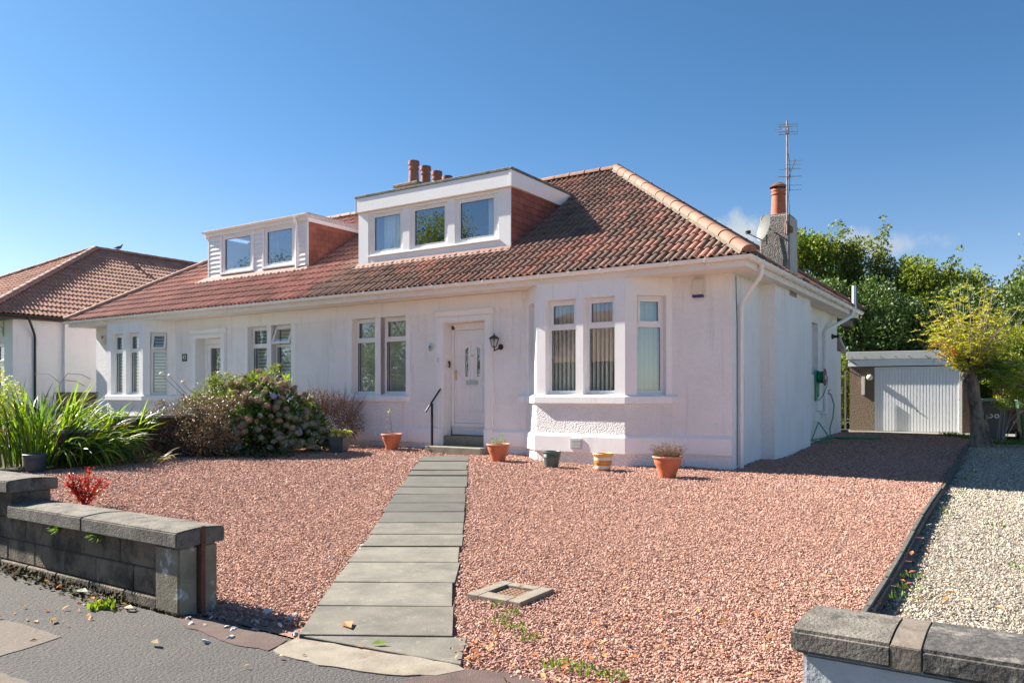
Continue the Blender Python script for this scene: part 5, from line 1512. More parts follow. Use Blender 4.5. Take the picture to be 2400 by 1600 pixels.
al2 = root('alarm_box', 'small box with red lens left of the left house bay', 'alarm box', -19.0, 0, z=3.05)
mb = MB(); mb.box(-.08, .08, -.06, -.001, -.16, .12); mb.build('casing', 'beige_plastic', al2, bevel=.01)
mb = MB(); mb.box(-.03, .05, -.075, -.0605, .02, .10); mb.build('red_lens', 'pot_clay', al2, bevel=.006)
sl = root('spotlight', 'black flared wall lamp high on the rear of the side wall', 'lamp', 0.0, 8.1, z=2.86)
mb = MB(); mb.T = Matrix.Rotation(PI / 2, 4, 'Y'); mb.lathe([(.08, .001), (.045, .04), (.03, .12), (.05, .17)], 14); mb.build('lamp_body', 'black_metal', sl, smooth=True)
fl = root('floodlight', 'grey floodlight with sensor hanging off the rear eaves corner', 'lamp', .10, 8.95, z=3.20)
mb = MB(); mb.box(-.02, .22, .0, .10, -.02, .12); mb.build('lamp_head', 'galv', fl, bevel=.006)
mb = MB(); mb.box(.03, .15, .0, .06, -.12, -.03); mb.build('sensor', 'dark_plastic', fl, bevel=.006)
mb = MB(); mb.tube([(.1, .05, .12), (.1, .05, .2)], .01, 6); mb.build('hanger', 'dark_plastic', fl)

# hose reel, hose and tap
re_ = root('hose_reel', 'green wall hose reel hanging on the side wall', 'hose reel', .0, 6.30, z=1.80)
mb = MB(); mb.box(.001, .04, -.20, .16, -.55, .16); mb.build('reel_bracket', 'hose_green', re_, bevel=.01)
mb = MB(); mb.T = Matrix.Rotation(PI / 2, 4, 'Y'); mb.lathe([(.10, .045), (.10, .18)], 22)
for k in range(3): mb.tube([(.125 * math.cos(a), .125 * math.sin(a), .07 + k * .035) for a in np.linspace(0, 2 * PI, 25)], .016, 8)
mb.build('wound_hose', 'hose_green', re_, smooth=True)
mb = MB(); mb.T = Matrix.Rotation(PI / 2, 4, 'Y'); mb.lathe([(.06, .185), (.20, .186), (.205, .195), (.06, .20)], 26); mb.build('reel_disc', 'heather', re_, smooth=True)
mb = MB(); mb.T = Matrix.Rotation(PI / 2, 4, 'Y'); mb.lathe([(.055, .201), (.05, .215)], 18); mb.build('reel_hub', 'beige_plastic', re_)
mb = MB(); mb.tube([(.15, .12, .12), (.2, .26, .0), (.19, .24, -.2), (.12, .10, -.45), (.05, -.02, -.55), (.04, -.08, -.3)], .009, 7); mb.tube([(.03, -.03, -.5), (.03, -.02, -.82)], .010, 7); mb.build('loose_hose', 'hose_green', re_, smooth=True)
tp_ = root('garden_tap', 'outside tap with orange connector on the side wall', 'tap', .0, 7.35, z=1.42)
mb = MB(); mb.tube([(0, 0, 0), (.10, 0, 0), (.13, 0, -.05)], .013, 8); mb.tube([(.07, 0, .01), (.07, 0, .06)], .008, 6); mb.tube([(.04, -.02, .07), (.10, .03, .09)], .009, 6); mb.build('tap_body', 'rust', tp_)
mb = MB(); mb.tube([(.13, 0, -.05), (.15, 0, -.12)], .02, 10); mb.build('connector', 'orange_plastic', tp_)
hs = root('garden_hose', 'green garden hose trailing from the tap onto the red gravel', 'hose', .0, 7.35, z=.34)
mb = MB()
mb.tube([(.15, 0, .96), (.19, .02, .8), (.17, -.03, .5), (.12, -.1, .25), (.14, -.2, .10), (.25, -.35, .03), (.5, -.5, .02), (.9, -.3, .03), (1.25, -.1, .03)], .014, 8)
mb.tube([(1.25, -.1, .045), (.8, -.35, .05), (.3, -.6, .05), (.1, -1.2, .04), (.05, -1.9, .03), (.25, -2.0, .02), (.45, -1.5, .02), (.3, -1.1, .06), (.12, -1.0, .3), (.08, -1.2, .42), (.06, -1.5, .2), (.06, -1.8, .03)], .014, 8)
mb.build('hose_pipe', 'hose_green', hs, smooth=True)
gb_ = root('gas_regulator', 'small white pipe stub with valve low on the side wall', 'pipe', 0, 6.95, z=.95)
mb = MB(); mb.tube([(0, -.25, 0), (.06, -.22, .02), (.09, .0, .0), (.09, .02, -.12)], .025, 8); mb.build('pipe_stub', 'smooth_render', gb_, smooth=True)

# satellite dish on the side chimney
sd = root('satellite_dish', 'grey satellite dish bolted to the side chimney stack', 'satellite dish', -.10, 2.74, z=4.60)
aim = Vector((-.70, -.68, .25)).normalized()
Q = aim.to_track_quat('Z', 'Y').to_matrix().to_4x4()
mb = MB(); ctr = Vector((-.03, -.30, .0))
mb.T = Matrix.Translation(ctr) @ Q @ Matrix.Diagonal((1.0, 1.12, 1, 1))
rp = [(r_, .55 * r_ * r_) for r_ in np.linspace(0.001, .235, 9)]
mb.lathe(rp, 36, cap0=True, cap1=False); mb.lathe([(r_, z_ - .004) for r_, z_ in reversed(rp)], 36, cap0=False, cap1=False); mb.build('dish', 'dish_grey', sd, smooth=True)
mb = MB(); mb.tube([(0, 0, .02), (0, -.12, .02), ctr + Vector((.02, .02, 0))], .016, 8)
lnb = ctr + aim * .40 + Vector((0, 0, -.20))
mb.tube([ctr + Vector((.03, .03, -.20)), ctr + Vector((.0, -.02, -.255)), lnb], .011, 8); mb.tube([ctr + Vector((.03, .02, -.12)), ctr + Vector((.03, .03, -.32))], .014, 8); mb.build('dish_arm', 'galv', sd)
mb = MB(); mb.tube([lnb, lnb - aim * .08 + Vector((0, 0, .04))], .035, 10); mb.build('receiver', 'dark_plastic', sd, smooth=True)
mb = MB(); mb.tube([(.12, .0, -.1), (.16, -.005, -.5), (.13, -.005, -.75), (.2, -.02, -.95), (.33, -.05, -1.1)], .006, 6); mb.build('dish_cable', 'dark_plastic', sd)

# tv aerials on their mast
ta = root('tv_aerial', 'rusty mast with two television aerials on the side chimney', 'aerial', .215, 2.72, z=4.5)
mb = MB(); mb.tube([(0, 0, .0), (0, 0, 2.18)], .016, 8); mb.build('mast', 'mast_rust', ta, smooth=True)
mb = MB(); mb.tube([(-.04, .03, .02), (-.01, .0, .25)], .02, 8); mb.tube([(0, 0, .2), (.08, .06, .12)], .016, 6); mb.box(.05, .10, .0, .06, .02, .13); mb.build('mast_bracket', 'rust_light', ta)
mb = MB()                                       # upper log aerial with mesh reflector, pointing away to the left
ax = Vector((-.30, .62, .22)).normalized(); el = Vector((.83, .40, 0)).normalized()
c0 = Vector((0, 0, 2.02))
mb.tube([c0 - ax * .1, c0 + ax * .85], .009, 6)
for k in range(9):
    p = c0 + ax * (.08 + k * .09); L_ = .105 - .004 * k
    mb.tube([p - el * L_, p + el * L_], .0035, 5)
for dz in (-.10, -.05, .05, .09):
    mb.tube([c0 - ax * .1 + Vector((0, 0, dz)) - el * .17, c0 - ax * .1 + Vector((0, 0, dz)) + el * .17], .006, 5)
for s in (-.17, .17): mb.tube([c0 - ax * .1 + Vector((0, 0, -.10)) + el * s, c0 - ax * .1 + Vector((0, 0, .09)) + el * s], .006, 5)
mb.box(-.03, .03, -.03, .03, 1.93, 2.08); mb.build('upper_aerial', 'galv', ta)
mb = MB(); c1 = Vector((.03, .0, 1.10)); bx = Vector((.35, -.5, .42)).normalized()
mb.tube([c1 - bx * .12, c1 + bx * .40], .010, 6)
for k, dz in enumerate((-.26, -.17, 0.0, .14)):
    p = c1 + Vector((.02, 0, dz)); mb.tube([p - el * .22, p + el * .22], .007 if k == 2 else .0045, 5)
mb.tube([c1 + Vector((.02, 0, -.28)), c1 + Vector((.02, 0, .18))], .007, 6)
for k in range(3):
    p = c1 + bx * (.2 + k * .09); mb.tube([p - el * .15, p + el * .15], .0035, 5)
mb.build('lower_aerial', 'galv', ta)
mb = MB(); mb.tube([(.02, 0, 1.55), (.055, 0, 1.35), (.06, 0, 1.1), (.03, 0, .7), (.05, 0, .4), (.02, 0, .15)], .005, 6); mb.build('aerial_cable', 'dark_plastic', ta)

# utility pole and wires beyond the garages
up_ = root('utility_pole', 'brown wooden utility pole with wires among the trees', 'pole', *WL(17.5, 29.0), z=.4)
mb = MB(); mb.lathe([(.13, 0), (.10, 5.3)], 12); mb.build('pole_shaft', 'bark_dark', up_, smooth=True)
mb = MB()
def sag(a, b, s, n=12):
    a, b = Vector(a), Vector(b); return [a.lerp(b, i / n) - Vector((0, 0, s * 4 * (i / n) * (1 - i / n))) for i in range(n + 1)]
mb.tube(sag((0, 0, 4.9), (6, -7, 4.3), .15), .015, 5); mb.tube(sag((0, 0, 4.9), (-9, 8, 4.2), .25), .015, 5); mb.tube(sag((0, 0, 4.9), (-14.8, -9.7, 2.6), .9, 20), .010, 5)
mb.build('wire', 'galv', up_)

# ================================================================== GRAVEL AND LITTER
def stones_group(name, mat, zero_rad=.5):
    ng = bpy.data.node_groups.new(name, 'GeometryNodeTree')
    ng.interface.new_socket('Geometry', in_out='INPUT', socket_type='NodeSocketGeometry')
    ng.interface.new_socket('Geometry', in_out='OUTPUT', socket_type='NodeSocketGeometry')
    N, Lk = ng.nodes, ng.links
    gi = N.new('NodeGroupInput'); go = N.new('NodeGroupOutput')
    ico = N.new('GeometryNodeMeshIcoSphere'); ico.inputs['Radius'].default_value = 1.0; ico.inputs['Subdivisions'].default_value = 1
    sp = N.new('GeometryNodeSetPosition')
    rv = N.new('FunctionNodeRandomValue'); rv.data_type = 'FLOAT_VECTOR'
    rv.inputs[0].default_value = (-.30, -.30, -.30); rv.inputs[1].default_value = (.30, .30, .30)
    Lk.new(ico.outputs[0], sp.inputs['Geometry']); Lk.new(rv.outputs[0], sp.inputs['Offset'])
    sm = N.new('GeometryNodeSetMaterial'); sm.inputs['Material'].default_value = M[mat]
    Lk.new(sp.outputs[0], sm.inputs['Geometry'])
    ip = N.new('GeometryNodeInstanceOnPoints')
    mp_ = N.new('GeometryNodeMeshToPoints') if False else None
    Lk.new(gi.outputs[0], ip.inputs['Points']); Lk.new(sm.outputs[0], ip.inputs['Instance'])
    a = N.new('GeometryNodeInputNamedAttribute'); a.data_type = 'FLOAT_VECTOR'; a.inputs['Name'].default_value = 'rot'
    b = N.new('GeometryNodeInputNamedAttribute'); b.data_type = 'FLOAT_VECTOR'; b.inputs['Name'].default_value = 'size'
    Lk.new(a.outputs['Attribute'], ip.inputs['Rotation']); Lk.new(b.outputs['Attribute'], ip.inputs['Scale'])
    Lk.new(ip.outputs[0], go.inputs[0])
    return ng


def stones(name, mat, XY, Z, S, label, cat):
    n = len(XY)
    me = bpy.data.meshes.new(name)
    me.vertices.add(n)
    co = np.concatenate([XY, Z[:, None]], 1).astype(np.float32); me.vertices.foreach_set('co', co.ravel())
    ra = me.attributes.new('rot', 'FLOAT_VECTOR', 'POINT'); ra.data.foreach_set('vector', (RS.rand(n, 3) * np.array([.9, .9, 6.28])).astype(np.float32).ravel())
    sa = me.attributes.new('size', 'FLOAT_VECTOR', 'POINT')
    sz = S[:, None] * (np.array([[1.15, .85, .62]]) * (1 + .28 * RS.normal(size=(n, 3)))).clip(.35, 1.9)
    sa.data.foreach_set('vector', sz.astype(np.float32).ravel())
    me.materials.append(M[mat])
    o = put(name, me)
    md = o.modifiers.new('stones', 'NODES'); md.node_group = stones_group(name + '_nodes', mat)
    at_frame(o)
    return stuff(o, label, cat)


# the path as a polygon in the facade frame, to keep stones off it
PW = [(-1.24, 4.3), (-1.285, 5.077), (-1.333, 6.325), (-1.343, 6.892), (-1.382, 7.952), (-1.466, 9.249), (-1.55, 10.76), (-1.617, 12.546), (-1.663, 13.852), (-1.70, 15.0)]
PE = [(-.27, 4.0), (-.383, 5.045), (-.43, 6.28), (-.456, 6.85), (-.507, 7.96), (-.567, 9.285), (-.642, 10.73), (-.73, 12.50), (-.804, 13.852), (-.858, 15.0)]


def gravel_pts(n, x0, x1, y0, y1, dens):
    X = RS.uniform(x0, x1, n * 3); Y = RS.uniform(y0, y1, n * 3)
    WX = O2[0] + X * RX[0] + Y * VX[0]; WY = O2[1] + X * RX[1] + Y * VX[1]
    D = np.hypot(WX, WY)
    keep = RS.rand(len(X)) < dens(D)
    # roughly inside the view
    keep &= (np.abs(WX) < WY * .78 + 1.0) & (WY > 1.6)
    return X[keep], Y[keep], WX[keep], WY[keep], D[keep]


def rut(X, Y):
    """low raked ripples left by feet and tyres"""
    return .010 * np.sin(X * 2.3 + 1.3 * np.sin(Y * 1.7)) * np.sin(Y * 2.9 + X * .7) + .006 * np.sin(X * 7 + Y * 3)


X, Y, WX, WY, D = gravel_pts(320000, -9.6, 3.17, -9.66, 9.8, lambda d: np.clip(11. / d ** 1.35, .05, 1))
k0 = X < KX(Y) - .02; X, Y, WX, WY, D = X[k0], Y[k0], WX[k0], WY[k0], D[k0]
lx = np.interp(WY, [p[1] for p in PW], [p[0] for p in PW]); rx = np.interp(WY, [p[1] for p in PE], [p[0] for p in PE])
edge = .02 * np.sin(WY * 9) + .015 * np.sin(WY * 23 + 1)
k = ~((WX > lx - .004 + edge * .5) & (WX < rx + .004 - edge * .5) & (WY < 15.05))
k &= ~((Y > -.0) & (X < 0.0)) & ~((X < .27) & (X > -1) & (Y > 1.70) & (Y < 4.6)) & ~((X < 0) & (Y > 0))
k &= ~((Y > -.59 + np.abs(X + 2.545) - .885) & (Y > -.60) & (X > -4.03) & (X < -1.05))
k &= ~((X > -6.22) & (X < -4.78) & (Y > -.46))
k &= ~((np.abs(X - 1.06) < .205) & (np.abs(Y + 8.25) < .225))
X, Y, WX, WY, D = X[k], Y[k], WX[k], WY[k], D[k]
# at the gate mouth the stones thin out toward the pavement
k = (Y > -9.60 + .12 * np.sin(X * 3.1)) | (RS.rand(len(X)) < .12)
X, Y, D = X[k], Y[k], D[k]
S = (.0052 + .0056 * RS.rand(len(X)) ** 1.8) * np.clip(D / 7.5, 1, 1.9) ** .8
stones('red_gravel', 'stone_red', np.stack([X, Y], 1), G(X, Y) + rut(X, Y) * .5 - .008 + .012 * RS.rand(len(X)) - .012 * (Y < -9.5), S,
       'crushed red and pink gravel covering the front garden and drive', 'gravel')
X, Y, WX, WY, D = gravel_pts(140000, 2.98, 9.2, -9.42, 9.5, lambda d: np.clip(11. / d ** 1.35, .04, 1))
k = X > KX(Y) + .035; X, Y, D = X[k], Y[k], D[k]
S = (.0052 + .0056 * RS.rand(len(X)) ** 1.8) * np.clip(D / 7.5, 1, 1.9) ** .8
stones('grey_gravel', 'stone_grey', np.stack([X, Y], 1), G(X, Y) - .066 + .014 * RS.rand(len(X)), S, 'pale grey gravel of the neighbouring drive at the right', 'gravel')
# a few odd pebbles by the wall end and path
n = 26
px = np.array([(-1.36 + .1 * RS.normal(), 6.2 + .8 * RS.normal()) for _ in range(8)] + [(-1.55 + .22 * RS.normal(), 4.75 + .16 * RS.normal()) for _ in range(18)])
q = np.array([WL(*p) for p in px]); stones('loose_pebbles', 'stone_white', q, G(q[:, 0], q[:, 1]) + .004, .012 + .012 * RS.rand(n), 'scattered white and dark pebbles by the wall end', 'pebbles')


def litter(name, pts, size, mat, label, lift=.012, cat='leaves'):
    P = np.array([(x, y, g(x, y) + lift + RS.rand() * .012) for x, y in pts])
    n = len(P); D_ = np.stack([np.cos(t := RS.rand(n) * 6.28), np.sin(t), RS.rand(n) * .5 - .1], 1)
    Nn = np.stack([RS.normal(size=n) * .35, RS.normal(size=n) * .35, np.ones(n)], 1)
    s = size * (.6 + .8 * RS.rand(n))
    V, F = leaves(P, D_, s, s * .5, .30, Nn)
    o = put(name, np_mesh(name, V, F, mat)); at_frame(o)
    return stuff(o, label, cat)


def near(cx, cy, s, n):
    return [WL(cx + RS.normal() * s, cy + RS.normal() * s) for _ in range(n)]


pts = []
for _ in range(230):
    x, y = RS.uniform(-7, 3.1), -9.5 + abs(RS.normal()) * 2.2
    if y < -2: pts.append((x, y))
pts = [p for p in pts if not (lambda W: np.interp(W[1], [q[1] for q in PW], [q[0] for q in PW]) < W[0] < np.interp(W[1], [q[1] for q in PE], [q[0] for q in PE]))(LW(*p))]
pts += near(1.2, 4.3, .4, 40) + near(.6, 4.2, .3, 40) + near(2.1, 5.4, .35, 22) + near(-.20, 4.15, .08, 22) + near(.35, 3.95, .25, 30)
litter('fallen_leaves', pts, .042, 'leaf_fallen', 'small orange and tan fallen leaves scattered over the gravel')
litter('fallen_leaves', near(-2.9, 4.95, .13, 12) + near(-2.6, 4.75, .12, 6) + near(-1.1, 4.1, .15, 4), .045, 'leaf_fallen', 'curled dead leaves lying on the grey pavement by the wall', lift=.002)
pts = near(-3.3, 5.75, .15, 5) + near(-3.9, 6.2, .22, 6) + near(-2.75, 5.22, .1, 4) + near(2.9, 5.3, .25, 10) + near(3.4, 6.2, .3, 8) + near(4.1, 5.0, .8, 12)
litter('fallen_leaves', pts, .06, 'leaf_fallen', 'dry leaves gathered at the foot of the walls and kerb')
# single large leaves one can pick out
for (wx, wy, L_, mat_, lab) in ((-1.02, 4.70, .17, 'leaf_fallen', 'long orange dead leaf lying on the lower path slab'),
                                (-.78, 4.28, .10, 'leaf_lime', 'yellow green leaf on the concrete at the path end'),
                                (-2.02, 4.33, .09, 'leaf_straw', 'pale dry leaf alone on the grey pavement'),
                                (-3.05, 5.42, .14, 'floret_green', 'large pale green leaf on the moss under the block wall'),
                                (-2.52, 5.02, .10, 'leaf_orange', 'rust red dead leaf at the foot of the block wall')):
    x, y = WL(wx, wy); mb = MB()
    mb.add([(0, 0, .004), (L_ * .4, L_ * .22, .022), (L_, 0, .012), (L_ * .45, -L_ * .2, .008), (L_ * .5, 0, .004)], [(0, 4, 1), (4, 2, 1), (0, 3, 4), (3, 2, 4)])
    o = mb.build('fallen_leaf', mat_); at_frame(o, x, y, g(x, y) + .016, rot=random.uniform(-.6, .6)); tag(o, lab, 'leaf')

# moss and weeds along the wall foot
def tufts(name, spots, n, h, mat, label, cat='weeds', w=.012, spread=.05):
    P, D_, L_ = [], [], []
    for (x, y) in spots:
        z = g(x, y)
        for _ in range(n):
            a = RS.rand() * 6.28; r = spread * RS.rand() ** .5
            P.append((x + r * math.cos(a), y + r * math.sin(a), z - .005)); D_.append((math.cos(a) * .6 * RS.rand(), math.sin(a) * .6 * RS.rand(), 1)); L_.append(h * (.4 + .6 * RS.rand()))
    P = np.array(P); L_ = np.array(L_)
    V, F = leaves(P, np.array(D_), L_, np.minimum(w, L_ * .5))
    o = put(name, np_mesh(name, V, F, mat)); at_frame(o)
    return stuff(o, label, cat)


wallfoot = [(x, -9.80 - .05 * RS.rand()) for x in np.linspace(-5.5, -.9, 46)]
mp = []
for x, y in wallfoot:
    for _ in range(14): mp.append((x + .05 * RS.normal(), y - abs(.055 * RS.normal())))
P = np.array([(x, y, g(x, y) + .001) for x, y in mp]); n = len(P)
V, F = leaves(P - np.array([.02, 0, 0]), np.stack([RS.normal(size=n), RS.normal(size=n), .35 + .2 * RS.rand(n)], 1), .035, .03, .3, np.tile([[0, 0, 1.]], (n, 1)))
stuff(at_frame(put('moss', np_mesh('moss', V, F, 'moss'))) or bpy.data.objects['moss'], 'olive moss along the foot of the block wall', 'moss')
mp = [(RS.uniform(-4.8, -.3), -9.775 + 0) for _ in range(900)]
P = np.array([(x, -9.785 - .012 * RS.rand(), .02 + .055 * RS.rand() * (x < -1.0)) for x, _ in mp]); n = len(P)
V, F = leaves(P, np.stack([.3 * RS.normal(size=n), -.2 - .3 * RS.rand(n), -.6 - RS.rand(n)], 1), .028, .016, .3)
stuff(at_frame(put('moss_fringe', np_mesh('moss_fringe', V, F, 'moss'))) or bpy.data.objects['moss_fringe'], 'brown moss hanging off the bottom course of the block wall', 'moss')
tufts('weed_tufts', [WL(.30, 3.98), WL(.40, 3.92), WL(.22, 4.02), WL(.52, 3.86), WL(-.02, 4.9), WL(-.08, 4.75), WL(.02, 4.62), WL(-.1, 5.1), WL(.08, 4.45)], 26, .05, 'grass_blade', 'small green weeds in the gravel beside the path', spread=.07)
tufts('weed_tufts', [WL(-2.70, 5.10), WL(-2.63, 5.06), WL(-2.72, 5.05)], 26, .07, 'leaf_lime', 'bright green weed at the foot of the block wall', w=.03, spread=.04)
tufts('weed_tufts', [(3.30 + .05 * RS.rand(), y) for y in (-6.9, -6.6, -6.2, -3.2, -2.9, -1.2, .4, 1.3)] + [(4.0, -5.5), (4.4, -6.5), (3.8, -3.8), (4.6, -4.1), (5, -6.9)], 22, .05, 'grass_blade', 'thin weeds growing through the grey gravel', spread=.09)
tufts('grass_tufts', [(2.4, 9.55), (2.5, 9.6), (2.75, 9.3), (2.9, 8.9), (3.6, 7.6), (3.75, 7.65), (3.9, 7.8), (4.05, 7.7), (4.2, 7.9), (3.45, 7.9)], 90, .16, 'grass_blade', 'grass tufts round the foot of the pollarded tree', spread=.14)
tufts('fern', [(x, y) for x, y in ((-1.75, -9.82), (-1.68, -9.82), (-1.30, -9.82))], 0, .1, 'grass_blade', 'x') if False else None
for (x, lab) in ((-1.93, 'small fern sprouting from the wall joint under the left coping'), (-1.40, 'small green fern tuft below the coping joint nearest the pier')):
    n = 26; P = np.tile([[0, 0, 0.]], (n, 1)) + RS.normal(size=(n, 3)) * [.03, .004, .004]
    V, F = leaves(P, np.stack([RS.normal(size=n) * .9, -.5 - RS.rand(n), -.6 * RS.rand(n)], 1), .085, .014)
    o = put('wall_fern', np_mesh('wall_fern', V, F, 'grass_blade')); at_frame(o, x, -9.765, .425); tag(o, lab, 'fern')

# ================================================================== POTS
def pot_round(x, y, r_top, r_bot, h, mat, rim_mat, label, rot=0.0, name='potted_plant', bands=0, cat='plant pot', fill=True, style='bell'):
    r = root(name, label, cat, x, y, rot=rot)
    if style == 'bell':
        prof = [(r_bot * .96, 0), (r_bot, .01), (r_bot * 1.10, h * .25), (r_top * .84, h * .62), (r_top * .88, h * .70), (r_top * .89, h * .86), (r_top * .90, h * .905)]
    else:
        prof = [(r_bot * .96, 0), (r_bot, .01), (r_top * .93, h * .93)]
    mb = MB(); mb.lathe(prof + [(prof[-1][0] - .012, h * .90), (prof[-1][0] - .02, h * .78)], 36, cap1=False)
    mb.build('pot', mat, r, smooth=True)
    mb = MB(); R_ = r_top
    mb.lathe([(R_ * .88, h * .90), (R_ * .97, h * .905), (R_, h * .93), (R_ * .995, h * .975), (R_ * .95, h), (R_ * .90, h * .985), (R_ * .865, h * .95), (R_ * .86, h * .85)], 36, cap0=False, cap1=False)
    mb.build('rim', rim_mat, r, smooth=True)
    for k in range(bands):
        z = h * (.66 + .06 * k); rr = r_bot + (r_top * .93 - r_bot) * z / (h * .93)
        mb = MB(); mb.lathe([(rr, z - .006), (rr + .006, z), (rr + .002, z + .007)], 36, cap0=False, cap1=False); mb.build('moulded_band', mat, r, smooth=True)
    if fill:
        mb = MB(); mb.lathe([(R_ * .80, h * .845), (R_ * .4, h * .86), (.005, h * .87)], 20, cap0=False); mb.build('compost', 'compost', r)
    return r


p1 = pot_round(-.459, -1.657, .232, .125, .315, 'terracotta', 'terracotta_rim', 'large terracotta pot with dry pinkish heather, nearest the house corner')
n = 700
a = RS.rand(n) * 6.28; rr = .14 * RS.rand(n) ** .5
P = np.stack([rr * np.cos(a), rr * np.sin(a), np.full(n, .26)], 1); D_ = np.stack([np.cos(a) * rr * 5.2 + .25 * RS.normal(size=n), np.sin(a) * rr * 5.2 + .25 * RS.normal(size=n), np.ones(n)], 1)
Ls = .10 + .15 * RS.rand(n)
V, F = leaves(P, D_, Ls, .004)
tips = P + unit(D_) * Ls[:, None]
V2, F2 = leaves(np.repeat(tips, 3, 0) + RS.normal(size=(n * 3, 3)) * .010, RS.normal(size=(n * 3, 3)), .014, .010)
put('heather', np_mesh('heather', np.concatenate([V, V2]), np.concatenate([F, F2 + len(V)]), 'heather'), p1)
p2 = pot_round(-3.845, -1.228, .220, .125, .315, 'terracotta', 'terracotta_rim', 'terracotta pot with small green sprigs right of the door step')
P, D_, Ls, Ws = [], [], [], []
for (cx, cy, h_, lx_, k) in [(-.10, 0, .15, -.2, 22), (-.03, .02, .13, 0, 26), (.02, -.02, .10, .1, 22), (.07, .0, .22, .05, 40), (.11, .02, .12, .3, 24), (-.06, -.04, .10, -.1, 22), (.04, .05, .16, .0, 28), (-.13, .02, .14, -.35, 16)]:
    for _ in range(k):
        t = RS.rand(); aa = RS.rand() * 6.28
        P.append((cx + lx_ * h_ * t, cy, .262 + h_ * t)); D_.append((math.cos(aa), math.sin(aa), .9)); Ls.append(.035); Ws.append(.014)
V, F = leaves(np.array(P), np.array(D_), np.array(Ls), np.array(Ws)); put('sprigs', np_mesh('sprigs', V, F, 'leaf_lime'), p2)
pot_round(-2.575, -1.505, .165, .112, .270, 'pot_green', 'pot_green', 'empty sage green plastic pot in front of the bay', bands=3, style='taper', name='plant_pot')
p4 = root('plant_pot', 'glazed yellow, white and brown banded pot in front of the bay', 'plant pot', -1.659, -1.431)
def ring(nm, z0, z1, r0, r1, mat, frill=0):
    mb = MB(); mb.lathe([(r0, z0), ((r0 + r1) / 2 + .004, (z0 + z1) / 2), (r1, z1)], 40, cap0=(z0 == 0), cap1=False); mb.build(nm, mat, p4, smooth=True)
ring('base_band', 0, .035, .115, .125, 'glaze_brown'); ring('glazed_band', .0352, .085, .127, .134, 'glaze_white'); ring('glazed_band', .0852, .170, .135, .142, 'glaze_brown')
ring('glazed_band', .1702, .215, .143, .145, 'glaze_white'); ring('glazed_band', .2152, .258, .146, .150, 'glaze_yellow')
mb = MB(); mb.lathe([(.150, .2582), (.166, .262), (.168, .272), (.160, .284), (.146, .280), (.138, .262), (.13, .10), (.02, .09)], 40, cap0=False); mb.build('rim', 'glaze_yellow', p4, smooth=True)
for k in range(20):
    a = k * 2 * PI / 20; mb = MB(); mb.tube([(.158 * math.cos(a), .158 * math.sin(a), .266), (.153 * math.cos(a), .153 * math.sin(a), .240)], [.017, .010], 6); mb.build('rim_scallop', 'glaze_yellow', p4, smooth=True)
for k in range(9):
    a = k * 2 * PI / 9 + .2; mb = MB()
    for j in range(5):
        b_ = j * 2 * PI / 5; rr = .144
        mb.lathe([(.006, -.004), (.004, .006)], 6, (rr * math.cos(a) - .011 * math.cos(b_) * math.sin(a), rr * math.sin(a) + .011 * math.cos(b_) * math.cos(a), .128 + .011 * math.sin(b_)))
    mb.build('flower_motif', 'glaze_yellow', p4)
p5 = pot_round(-6.968, -.595, .225, .125, .325, 'terracotta', 'terracotta_rim', 'terracotta pot with one thin leaning stem left of the step')
mb = MB(); mb.tube([(0, .02, .28), (-.035, .02, .55), (-.075, .02, .80)], .0035, 5); mb.build('stem', 'bark_dark', p5)
for (dx, z) in ((-.13, .66), (-.135, .50), (-.075, .42), (-.09, .34)):
    mb = MB(); mb.tube([(dx + .05, .02, z - .02), (dx, .02, z), (dx - .015, .0, z - .03), (dx + .01, -.01, z - .05)], .007, 5); mb.build('flower_spray', 'stem_pink', p5)
V, F = leaves(np.array([(-.075, .02, .80)] * 5), RS.normal(size=(5, 3)) + [-.3, 0, .3], .07, .035); put('leaf', np_mesh('leaf', V, F, 'leaf_cream'), p5)
p6 = root('potted_plant', 'square slate grey pot with cream edged hosta beside the bushes', 'plant pot', -7.44, -1.60, rot=.25)
mb = MB(); lo = .11; hi = .175; hh = .31
vs = [(-lo, -lo, 0), (lo, -lo, 0), (lo, lo, 0), (-lo, lo, 0), (-hi, -hi, hh), (hi, -hi, hh), (hi, hi, hh), (-hi, hi, hh)]
mb.add(vs, [(3, 2, 1, 0), (0, 1, 5, 4), (1, 2, 6, 5), (2, 3, 7, 6), (3, 0, 4, 7)]); mb.box(-hi - .012, hi + .012, -hi - .012, hi + .012, hh - .03, hh); mb.build('pot', 'pot_slate', p6, bevel=.006)


def broad_leaf(L_, W_, droop, n=4):
    vs, fs = [], []
    for i in range(n + 1):
        t = i / n; w_ = W_ * math.sin(PI * min(1, t * .92 + .08)) ** .8 * .5; x = L_ * t; z = .35 * L_ * math.sin(t * 1.6) - droop * L_ * t * t
        vs += [(x, -w_, z + w_ * .35), (x, 0, z), (x, w_, z + w_ * .35)]
    for i in range(n):
        for j in range(2): fs.append((i * 3 + j, (i + 1) * 3 + j, (i + 1) * 3 + j + 1, i * 3 + j + 1))
    m_ = MB(); m_.add(vs, fs); return m_


